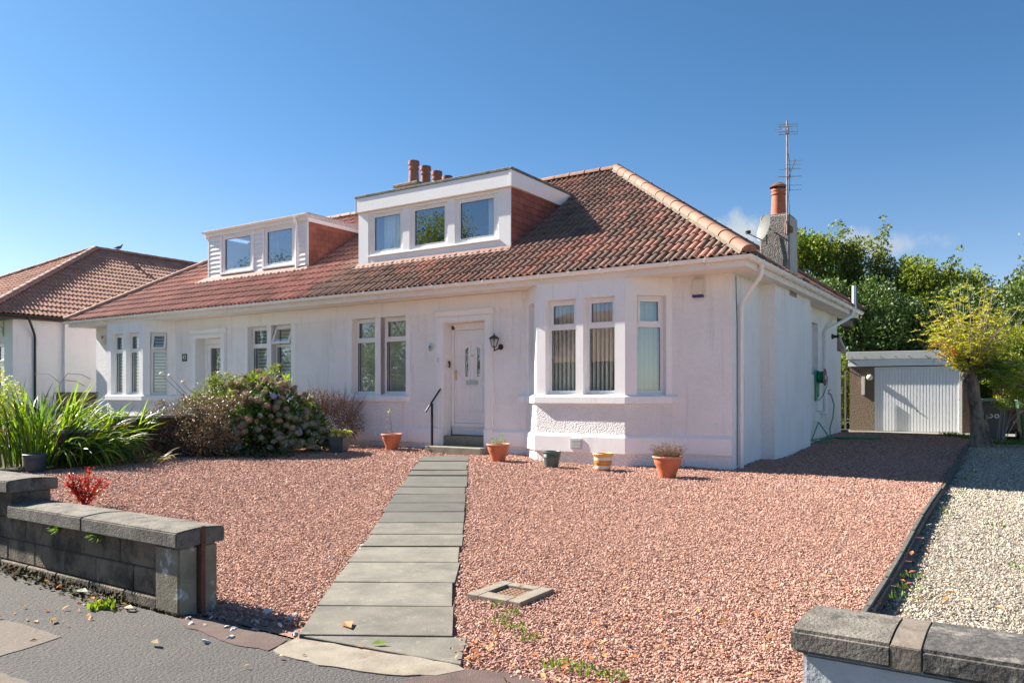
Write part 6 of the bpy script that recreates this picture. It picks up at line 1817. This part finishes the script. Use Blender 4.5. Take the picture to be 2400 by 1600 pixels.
hm_ = [broad_leaf(.22, .10, .5).mesh('hosta_leaf', 'leaf_cream', smooth=True), broad_leaf(.18, .09, .9).mesh('hosta_leaf', 'leaf_cream', smooth=True), broad_leaf(.17, .075, .1).mesh('hosta_leaf', 'leaf_cream', smooth=True)]
for k in range(52):
    a = k * 2.4; el_ = -random.uniform(-.1, .9) * (.3 + .7 * (k / 52))
    o = put('hosta_leaf', hm_[k % 3], p6, (.05 * math.cos(a), .05 * math.sin(a), .33 + random.uniform(0, .07)), (random.uniform(-.2, .2), el_, a)); s = random.uniform(.8, 1.15); o.scale = (s, s, s)
mb = MB(); mb.tube([(0, .02, .35), (.03, .03, .55), (.035, .03, .62)], .004, 5); mb.build('flower_stalk', 'leaf_straw', p6)
V, F = leaves(np.array([(.035, .03, .58)] * 10) + RS.normal(size=(10, 3)) * .012, RS.normal(size=(10, 3)), .035, .014); put('seed_head', np_mesh('seed_head', V, F, 'leaf_straw'), p6)
pot_round(-9.45, -6.42, .190, .135, .30, 'pot_blue', 'pot_blue', 'dark blue plastic pot half hidden by strap leaves at the left', bands=3, style='taper', name='plant_pot')

# ================================================================== SHRUBS AND TREES
def at_world(o, X, Y, z=None, rz=0.0):
    o.location = (X, Y, gw(X, Y) if z is None else z); o.rotation_euler = (0, 0, rz); return o


def wroot(name, label, cat, X, Y, z=None, group=None):
    o = bpy.data.objects.new(name, None); COL.objects.link(o); o.empty_display_size = .2
    at_world(o, X, Y, z); return tag(o, label, cat, group)


def foliage(name, rt_, C, R, n, L_, W_, mat, shell=.5, up=.25, out=1.0, flat=1.0, fold=.25, loc=None):
    P, d = clump(C, R, n, shell, flat)
    D_ = d * out + RS.normal(size=P.shape) * .8 + np.array([0, 0, up])
    V, F = leaves(P, D_, L_ * (.65 + .7 * RS.rand(n)), W_ * (.65 + .7 * RS.rand(n)), fold)
    return put(name, np_mesh(name, V, F, mat), rt_)


def stems_to(rt_, C, base=(0, 0, 0), r0=.02, mat='bark_dark', name='stems', jit=.1):
    mb = MB()
    for c in C:
        b = Vector(base) + Vector((random.uniform(-jit, jit), random.uniform(-jit, jit), 0)); c = Vector(c)
        mid = b.lerp(c, .5) + Vector((random.uniform(-.08, .08), random.uniform(-.08, .08), .05))
        mb.tube([b, mid, c], [r0, r0 * .7, r0 * .3], 5)
    return mb.build(name, mat, rt_)


# hydrangea: mound of leaves with round faded heads
hy = wroot('hydrangea', 'big rounded hydrangea with faded tan and green mophead flowers', 'shrub', -4.95, 15.75)
C = []
for _ in range(34):
    a = RS.rand() * 6.28; r = RS.rand() ** .5
    x, y = 1.0 * r * math.cos(a), .75 * r * math.sin(a); zt = 1.28 * math.sqrt(max(0.02, 1 - r * r * .93)) - .10 * x
    C.append((x, y, zt * RS.uniform(.35, .92) + .12))
foliage('leaves', hy, C, np.full(len(C), .25), 5600, .10, .065, 'leaf_hydrangea', shell=.5)
stems_to(hy, C, r0=.015, jit=.25)
hb = MB(); nf = 64
V_, F_ = [], []
for k in range(nf):
    z = 1 - 2 * (k + .5) / nf; a = k * 2.39996; r = math.sqrt(1 - z * z)
    d = Vector((r * math.cos(a), r * math.sin(a), z * .8)); t = d.cross(Vector((.3, .2, 1))).normalized(); b_ = d.cross(t)
    c = d * (.080 + .010 * ((k * 7) % 3 - 1)); s = .018
    hb.add([tuple(c + t * s), tuple(c + b_ * s + d * .006), tuple(c - t * s), tuple(c - b_ * s + d * .006)], [(0, 1, 2, 3)])
hb.lathe([(.01, -.045), (.05, -.025), (.062, .005), (.045, .04), (.005, .052)], 8, mi=0)
hms = {m: hb.mesh('flower_head', m) for m in ('floret_tan', 'floret_green', 'floret_blue')}
cnt = 0
while cnt < 298:
    a = RS.rand() * 6.28; el_ = math.asin(RS.uniform(-.05, 1)); dx, dy, dz = math.cos(a) * math.cos(el_), math.sin(a) * math.cos(el_), math.sin(el_)
    if dy > .45: continue
    p = Vector((1.18 * dx, .95 * dy, .12 + 1.36 * dz - .13 * dx)) * (1 + .05 * RS.normal())
    if p.z < .12: p.z = RS.uniform(.10, .5)
    m_ = 'floret_tan' if p.z > .62 + .3 * RS.normal() + .25 * (dx > 0) else 'floret_green'
    if cnt in (5, 60, 133): m_ = 'floret_blue'
    o = put('flower_head', hms[m_], hy, p, (RS.normal() * .5, RS.normal() * .5, RS.rand() * 6)); s = RS.uniform(.6, 1.1); o.scale = (s, s * RS.uniform(.85, 1.1), s * RS.uniform(.7, .95)); cnt += 1
foliage('young_leaves', hy, [(-.25, -.2, 1.42), (-.55, -.3, 1.28), (.35, 0, 1.40), (.75, .0, 1.02), (-.02, -.3, 1.25)], [.10, .09, .08, .07, .1], 150, .13, .07, 'leaf_lime', up=.8)

ds = wroot('copper_shrub', 'dense shrub with small shiny bronze leaves left of the hydrangea', 'shrub', -6.10, 15.0)
C = [(x, y, z) for x, y, z in [(-.6, -.1, .35), (-.35, -.3, .3), (0, -.35, .35), (.35, -.3, .35), (.65, -.1, .4), (-.5, .1, .68), (-.1, -.1, .75), (.3, 0, .85), (.65, .1, .95), (-.8, 0, .62), (-.3, .2, .85), (.1, .2, .95), (.5, -.25, .6), (-.75, -.2, .2), (-.15, -.3, .15), (.25, -.4, .2), (.7, -.3, .2)]]
foliage('leaves', ds, C, np.full(len(C), .27), 9500, .042, .026, 'leaf_copper', shell=.35)
foliage('leaves', ds, [(-.95, -.1, .75), (-.9, -.15, .45), (-.6, -.2, .95), (.9, .1, 1.1), (-.2, 0, 1.08)], [.12, .1, .12, .15, .12], 700, .04, .024, 'leaf_copper', shell=.2)
stems_to(ds, C, r0=.015, jit=.2)
ro = wroot('rose_bush', 'straggly rose bush with white blooms behind the bronze shrub', 'shrub', -6.0, 16.7)
C = [(-.6, -.3, 1.1), (-.3, -.2, 1.28), (0, -.3, 1.36), (.3, -.2, 1.34), (.6, -.3, 1.45), (.85, -.2, 1.52), (-.85, -.2, .95), (.2, -.4, 1.1), (-.2, -.4, 1.0), (.6, -.3, 1.2), (-.35, -.2, 1.5), (.95, -.1, 1.72)]
foliage('leaves', ro, C, [.22, .26, .26, .26, .24, .2, .15, .26, .26, .26, .14, .12], 4200, .05, .033, 'leaf_rose', shell=.2)
stems_to(ro, C + [(-1.32, -.12, 1.54), (-1.50, -.12, 1.58), (-.28, -.1, 1.60), (-.12, -.1, 1.58), (-1.05, -.1, 1.40), (-1.0, 0, 1.15)], r0=.012)
rbm = MB(); rbm.lathe([(.01, -.03), (.045, -.01), (.05, .02), (.03, .045), (.005, .05)], 10)
rme_ = rbm.mesh('rose_bloom', 'petal_white', smooth=True)
for p in ((-1.32, -.12, 1.56), (-1.50, -.12, 1.60), (-.28, -.1, 1.62), (-.12, -.1, 1.60), (-.55, -.25, 1.0), (-1.05, -.1, 1.42)):
    put('rose_bloom', rme_, ro, p)
tw = wroot('twiggy_shrub', 'reddish brown twiggy shrub against the wall right of the hydrangea', 'shrub', -4.02, 17.15)
C = [(-.3, 0, .3), (.1, -.1, .3), (.35, 0, .35), (-.1, 0, .65), (.3, 0, .7), (.05, 0, .9), (-.4, .05, .75), (.5, 0, .5), (-.3, 0, 1.0)]
foliage('leaves', tw, C, np.full(len(C), .28), 6500, .035, .018, 'leaf_maroon', shell=.3)
mb_P, n = [], 560
a = RS.rand(n) * 6.28; r_ = .62 * RS.rand(n) ** .5
P = np.stack([r_ * np.cos(a), .5 * r_ * np.sin(a), .45 + .35 * RS.rand(n)], 1); D_ = np.stack([np.cos(a) * r_ * 1.1 + .35 * RS.normal(size=n) - .12, .3 * RS.normal(size=n), .9 + 0 * a], 1)
V, F = leaves(P, D_, .40 + .42 * RS.rand(n), .006, 0); put('twigs', np_mesh('twigs', V, F, 'twig_red'), tw)
sb_ = wroot('small_shrub', 'low leafy shrub under the left house bay window', 'shrub', -9.6, 18.2)
C = [(-.5, 0, .42), (-.15, 0, .52), (.2, 0, .5), (.5, 0, .42), (0, -.2, .4), (-.75, 0, .35), (.75, 0, .32)]
foliage('leaves', sb_, C, np.full(len(C), .26), 2300, .06, .035, 'leaf_rose', shell=.3); stems_to(sb_, C, r0=.01)
sb2 = wroot('variegated_shrub', 'tall cream variegated shrub cut by the left edge', 'shrub', -8.95, 13.4)
C = [(0, 0, 1.2), (.1, 0, 1.45), (.2, 0, 1.0), (-.1, 0, 1.7), (.3, 0, 1.25), (.05, .1, .8), (-.2, 0, 1.3)]
foliage('leaves', sb2, C, np.full(len(C), .2), 1300, .05, .03, 'leaf_cream', shell=.2); stems_to(sb2, C, r0=.01)
cr = wroot('ground_cover', 'low dark green leafy cover at the foot of the bushes', 'plants', -5.3, 14.75)
C = [(x, RS.normal() * .06, .06) for x in np.linspace(-.55, 1.0, 14)]
foliage('leaves', cr, C, np.full(len(C), .12), 600, .055, .05, 'leaf_strap_dark', shell=.3)


def straps(name, label, X, Y, n, spread, hmin, hmax, lean, mats, wid=.032, droop=1.0, extra_dir=(0, 0)):
    rt_ = wroot(name, label, 'plant', X, Y)
    by = {}
    for i in range(n):
        a = RS.rand() * 6.28; r = spread * RS.rand() ** .5
        b = np.array([r * math.cos(a), r * .7 * math.sin(a), 0.0])
        az = math.atan2(b[1] + .25 * RS.normal() + extra_dir[1], b[0] + .25 * RS.normal() + extra_dir[0] + lean[0]) + .35 * RS.normal()
        L_ = RS.uniform(hmin, hmax); th = RS.uniform(lean[1], lean[2])           # starting tilt from vertical
        seg = 7; cur = b.copy(); ang = th * .5; pts = [cur.copy()]
        bend = droop * RS.uniform(.05, .26)
        for s in range(seg):
            ang += bend * (.5 + s * .22)
            st = L_ / seg
            cur = cur + np.array([math.cos(az) * math.sin(ang) * st, math.sin(az) * math.sin(ang) * st, math.cos(ang) * st])
            cur[2] = max(cur[2], .02); pts.append(cur.copy())
        side = np.array([-math.sin(az), math.cos(az), 0.0]); tw_ = RS.normal() * .5; side = side * math.cos(tw_) + np.array([0, 0, 1]) * math.sin(tw_)
        m_ = mats[RS.choice(len(mats), p=[.68, .24, .08])]
        Vl, Fl = by.setdefault(m_, ([], []))
        o = len(Vl)
        for s, p in enumerate(pts):
            t = s / seg; w_ = wid * RS.uniform(.9, 1.1) * (math.sin(PI * (.18 + .80 * t)) ** .7) * .5 if s < seg else .001
            Vl += [tuple(p - side * w_), tuple(p + side * w_)]
        for s in range(seg): Fl.append((o + 2 * s, o + 2 * s + 1, o + 2 * s + 3, o + 2 * s + 2))
    for m_, (Vl, Fl) in by.items():
        put('strap_leaves', np_mesh('strap_leaves', np.array(Vl), np.array(Fl), m_, smooth=True), rt_)
    return rt_


MS = ('leaf_strap', 'leaf_strap_dark', 'leaf_straw')
c1 = straps('crocosmia', 'upright clump of tall green strap leaves at the left edge', -8.35, 13.6, 300, .70, .9, 1.70, (0, .0, .30), MS, droop=.7)
c2 = straps('crocosmia', 'big clump of strap leaves arching over to the right', -7.65, 13.5, 460, .50, .7, 1.35, (1.4, .55, 1.6), MS, droop=1.25, extra_dir=(1.3, -.3))
c3 = straps('crocosmia', 'bright green strap leaves rising behind the arching clump', -7.3, 14.4, 110, .4, .7, 1.25, (.5, .1, .8), MS, droop=.8)
mb = MB(); mb.tube([(.35, 0, 1.0), (.42, 0, 1.45), (.55, 0, 1.62), (.8, 0, 1.60), (.95, 0, 1.52)], .006, 5); mb.tube([(.42, 0, 1.45), (.2, 0, 1.62), (-.05, 0, 1.60)], .005, 5); mb.tube([(.5, 0, 1.5), (.7, 0, 1.48), (.85, 0, 1.40)], .007, 5)
mb.build('seed_stalk', 'leaf_straw', c1)
st_ = straps('dead_leaves', 'dry brown leaf litter under the strap leaves', -6.6, 13.6, 60, .5, .2, .5, (1.0, 1.2, 1.7), ('leaf_straw', 'leaf_strap_dark', 'leaf_straw'), wid=.02)

br = wroot('barberry', 'small bright red shrub growing in the gravel behind the wall', 'shrub', -5.05, 9.15)
P, D_ = [], []
br_st = MB()
for k in range(13):
    a = -.78 + 1.56 * k / 12 + .1 * RS.normal(); hgt = RS.uniform(.30, .45) * (1 - .12 * abs(a)); fy = RS.normal() * .25
    tip = np.array([math.sin(a) * hgt * .95, fy * hgt, math.cos(a * .75) * hgt]); br_st.tube([(0, 0, 0), tuple(tip * .5 + [0, 0, .02]), tuple(tip)], .004, 5)
    for _ in range(95):
        t = RS.rand() ** .6; P.append(tip * t + RS.normal(size=3) * .016 + [0, 0, .01]); D_.append(RS.normal(size=3) + tip * 2)
br_st.build('stems', 'rust', br)
V, F = leaves(np.array(P), np.array(D_), .026 + .014 * RS.rand(len(P)), .017); put('leaves', np_mesh('leaves', V, F, 'leaf_red'), br)

# pollarded tree by the drive
tr = wroot('pollarded_tree', 'pollarded tree with knobbly trunk and yellow autumn shoots by the drive', 'tree', 10.33, 17.25)
mb = MB()
trunk = [(.10, 0, -.1), (.10, 0, .05), (.06, 0, .25), (.04, 0, .5), (.02, 0, .8), (-.05, 0, 1.1), (-.10, 0, 1.4), (-.15, 0, 1.62), (-.17, 0, 1.78), (-.17, 0, 1.92)]
rad = [.27, .205, .165, .145, .14, .135, .14, .17, .20, .13]
for i in range(len(trunk)): rad[i] *= random.uniform(.93, 1.07)
mb.tube(trunk, rad, 14)
mb.tube([(.20, -.05, -.05), (.18, -.06, .2), (.13, -.05, .45), (.07, -.02, .7)], [.15, .10, .085, .05], 10)
for (x, z, r_) in ((-.30, 1.72, .10), (.02, 1.76, .10), (-.20, 1.90, .11), (-.05, 1.9, .09), (-.32, 1.58, .07), (.05, 1.5, .06), (-.12, .95, .06), (-.02, .62, .06), (.16, .62, .05)):
    mb.tube([(x, -.10, z - r_), (x, -.13, z), (x, -.10, z + r_)], [r_ * .6, r_, r_ * .5], 8)
tk = mb.mesh('trunk', 'bark', smooth=True)
vv = np.zeros(len(tk.vertices) * 3); tk.vertices.foreach_get('co', vv); vv += RS.normal(size=len(vv)) * .009; tk.vertices.foreach_set('co', vv); put('trunk', tk, tr)
shoots = MB(); P, D_, Nn = [], [], []; Po, Do = [], []; Pg, Dg = [], []
for k in range(130):
    a = RS.rand() * 6.28; ti = RS.uniform(.05, 1.15) if k < 95 else RS.uniform(1.1, 1.9); L_ = RS.uniform(.8, 1.95) * (1.08 - .36 * ti)
    if k >= 95: a = RS.uniform(-.9, .6)
    b = Vector((-.15 + .16 * math.cos(a), -.02 + .14 * math.sin(a), RS.uniform(1.6, 1.92)))
    pts = [b]; d = Vector((math.cos(a) * math.sin(ti), math.sin(a) * math.sin(ti), math.cos(ti)))
    for s in range(5):
        d = (d + Vector((RS.normal() * .10, RS.normal() * .10, .07 if k < 95 else -.12))).normalized(); pts.append(pts[-1] + d * L_ / 5)
    shoots.tube(pts, [.012, .011, .009, .007, .005, .002], 5)
    for s in range(1, 6):
        for _ in range(2 if k < 95 else 4):
            aa = RS.rand() * 6.28; rd = Vector((math.cos(aa), math.sin(aa), RS.uniform(-.35, .15))); q0 = pts[s - 1].lerp(pts[s], RS.rand()); ll = RS.uniform(.12, .26)
            for j in range(6):
                q = q0 + rd * ll * (j + 1) / 6 + Vector((0, 0, -.06 * (j / 6) ** 2))
                for sg in (-1, 1):
                    sd = Vector((-rd.y, rd.x, 0)) * sg
                    tgt = (P, D_)
                    if k >= 95 or RS.rand() < .22: tgt = (Pg, Dg)
                    elif q.x < -.6 and q.z < 2.3 and RS.rand() < .5: tgt = (Po, Do)
                    tgt[0].append(tuple(q)); tgt[1].append(tuple(sd + rd * .5 + Vector((0, 0, RS.normal() * .35))))
shoots.build('shoots', 'shoot', tr, smooth=True)
for nm, a_, b_, m_ in (('yellow_leaves', P, D_, 'leaf_yellow'), ('orange_leaves', Po, Do, 'leaf_orange'), ('green_leaves', Pg, Dg, 'leaf_lime')):
    V, F = leaves(np.array(a_), np.array(b_), .062, .026); put(nm, np_mesh(nm, V, F, m_), tr)
sap = wroot('sapling', 'light green feathery sapling hanging over the wheelie bins', 'tree', 11.05, 17.2)
C = [(-.1, 0, .9), (.15, 0, 1.1), (.4, 0, 1.0), (.55, 0, 1.4), (.2, .1, 1.45), (-.2, 0, 1.3), (.75, 0, 1.2), (.9, 0, 1.65), (.5, 0, 1.8), (.1, 0, 1.8), (1.1, 0, 1.3), (.75, .1, .75), (.95, .0, .95)]
foliage('leaves', sap, C, np.full(len(C), .20), 4300, .06, .022, 'leaf_lime', shell=.2, flat=.6)
foliage('leaves', sap, [(c[0] * 1.05, c[1] + .1, c[2] + .1) for c in C], np.full(len(C), .22), 1500, .06, .022, 'leaf_yellow', shell=.2, flat=.6)
stems_to(sap, C[:7], base=(-.2, 0, 0), r0=.008, mat='shoot')


def crown_tree(label, X, Y, h, w_, mat, n=13000, leaf=.115, name='broadleaf_tree', trunk_h=1.5, nb_=30, z=None, group=None, spires=0, low=.12, sx_=1.0):
    rt_ = wroot(name, label, 'tree', X, Y, z, group)
    C, R_ = [], []
    for i in range(nb_):
        a = RS.rand() * 6.28; u = RS.rand() ** .5; zz = RS.rand()
        prof = math.sin(PI * min(1, .22 + .78 * zz) * .93) ** .6
        r = w_ * .5 * prof * u
        C.append((r * math.cos(a) * sx_, r * math.sin(a), h * (low + (.90 - low) * zz))); R_.append(w_ * RS.uniform(.14, .23))
    for _ in range(spires):                       # leafy leaders that break the outline
        x0_, y0_, ht = w_ * RS.uniform(-.34, .34), w_ * RS.uniform(-.3, .1), h * RS.uniform(.86, 1.0)
        for q_ in np.linspace(0, 1, 7):
            C.append((x0_ * (1 + .25 * q_) + .05 * RS.normal(), y0_, h * .66 + (ht - h * .66) * q_)); R_.append(w_ * (.115 - .085 * q_))
    foliage('crown', rt_, C, R_, int(n * (1.9 if Y > 20 else 1)), leaf, leaf * .6, mat, shell=.5)
    mb = MB(); mb.tube([(0, 0, -.2), (.05, .02, h * .25), (-.05, .0, h * .55)], [w_ * .045, w_ * .035, w_ * .018], 8)
    for c in C[:12]: mb.tube([(0, 0, h * .22), (c[0] * .5, c[1] * .5, (h * .22 + c[2]) / 2), c], [w_ * .02, w_ * .012, .01], 5)
    mb.build('trunk', 'bark_dark', rt_)
    return rt_


TG = 'trees behind the houses'
crown_tree('green tree showing just left of and behind the side chimney', 8.9, 28.5, 7.0, 3.0, 'leaf_hedge', spires=3, n=9000)
crown_tree('yellow green tree immediately right of the side chimney', 11.0, 28.6, 7.3, 3.0, 'leaf_hedge', spires=6, n=13000, nb_=36)
crown_tree('dark twin-topped tree right of the chimney, behind the garage', 13.0, 28.8, 7.45, 2.8, 'leaf_olive', spires=8, n=13000, nb_=34)
crown_tree('low spreading yellow-green tree above the middle of the garage', 14.6, 28.0, 6.2, 3.2, 'leaf_hedge', spires=6, n=13000, nb_=34)
crown_tree('small domed tree above the right half of the garage', 16.3, 28.4, 5.7, 2.8, 'leaf_hedge', spires=7, n=11000, nb_=30)
crown_tree('thin tree just left of the utility pole', 17.9, 29.5, 4.9, 2.6, 'leaf_olive', spires=3, n=7000)
crown_tree('tree with a loose left shoulder beside the utility pole', 18.1, 26.8, 5.6, 2.6, 'leaf_olive', spires=5, n=9000)
crown_tree('tall dense tree at the right edge', 18.9, 25.2, 7.3, 4.6, 'leaf_olive', n=20000, nb_=46, spires=6)
crown_tree('broad dark tree low behind the pollarded tree', 16.4, 24.6, 4.6, 4.4, 'leaf_dark', n=13000, nb_=34, low=.05)
crown_tree('deep green bush filling the gap above the garage roof', 12.2, 26.4, 5.0, 3.6, 'leaf_dark', n=14000, nb_=36, low=.05)
crown_tree('deep green bush behind the right half of the garage', 14.7, 26.0, 4.7, 3.4, 'leaf_dark', n=12000, nb_=34, low=.05)
crown_tree('deep green bush behind the rear corner of the house', 10.6, 26.9, 5.3, 2.8, 'leaf_dark', n=10000, nb_=30, low=.05)
crown_tree('clipped bright hedge plant beside the garage, left', 9.75, 23.4, 2.35, 1.3, 'leaf_hedge', n=4500, nb_=22, low=.05, name='hedge_plant', leaf=.07)
crown_tree('leafy green bush behind the board fence and bins', 14.4, 21.6, 2.9, 2.2, 'leaf_hedge', n=7000, nb_=26, low=.3, leaf=.09)

# ================================================================== ACROSS THE STREET (seen only in the window panes)
op = root('bungalow', 'red roofed cream bungalow across the street, mirrored in the bay windows', 'house', -14.5, -31.0, z=0)
mb = MB(); wall_seg(mb, (9, 6), (-9, 6), 0, 3.2, [(2, 3.8, 1.1, 2.6), (7.5, 8.6, .1, 2.5), (12, 14, 1.1, 2.6)]); wall_seg(mb, (-9, 6), (-9, -4), 0, 3.2); wall_seg(mb, (9, -4), (9, 6), 0, 3.2); wall_seg(mb, (-9, -4), (9, -4), 0, 3.2)
mb.build('wall', 'beige_plastic', op)
mb = MB(); mb.add([(-9.5, 6.6, 3.1), (9.5, 6.6, 3.1), (9.5, -4.6, 3.1), (-9.5, -4.6, 3.1), (-5, 1, 6.4), (5, 1, 6.4)], [(1, 0, 4, 5), (2, 1, 5), (3, 2, 5, 4), (0, 3, 4), (0, 1, 2, 3)]); mb.build('roof', 'roof_tile_brown', op)
for a_, b_ in ((-5.2, -7.0), (5, 3)):
    mb = MB(); mb.box(min(a_, b_), max(a_, b_), 5.85, 5.90, 1.1, 2.6); mb.build('window', 'glass', op)
x_, y_ = LW(-31, -29)
crown_tree('tall tree across the street, mirrored in the dormer panes', x_, y_, 14.5, 8.0, 'leaf_hedge', n=34000, nb_=60, leaf=.15, z=0)
x_, y_ = LW(-27, -20.5)
crown_tree('bushy tree across the street, mirrored in the paired windows', x_, y_, 5.5, 5.0, 'leaf_hedge', n=9000, nb_=36, leaf=.16, z=0, low=.05)
x_, y_ = LW(-45, -26)
crown_tree('dark tree down the street, mirrored in the left dormer', x_, y_, 12, 8.0, 'leaf_dark', n=20000, nb_=50, leaf=.17, z=0, low=.05)
x_, y_ = LW(-11, -21.5)
crown_tree('green conifer across the street, mirrored in the bay', x_, y_, 4.2, 2.0, 'leaf_hedge', n=5000, nb_=24, leaf=.12, z=0, low=.05)
hg = root('garden_hedge', 'long clipped hedge across the street, mirrored low in the windows', 'hedge', -20, -22.8, z=0)
C = [(x, RS.normal() * .1, z) for x in np.linspace(-22, 30, 90) for z in (.4, .9)]
foliage('leaves', hg, C, np.full(len(C), .5), 14000, .16, .10, 'leaf_dark', shell=.5)
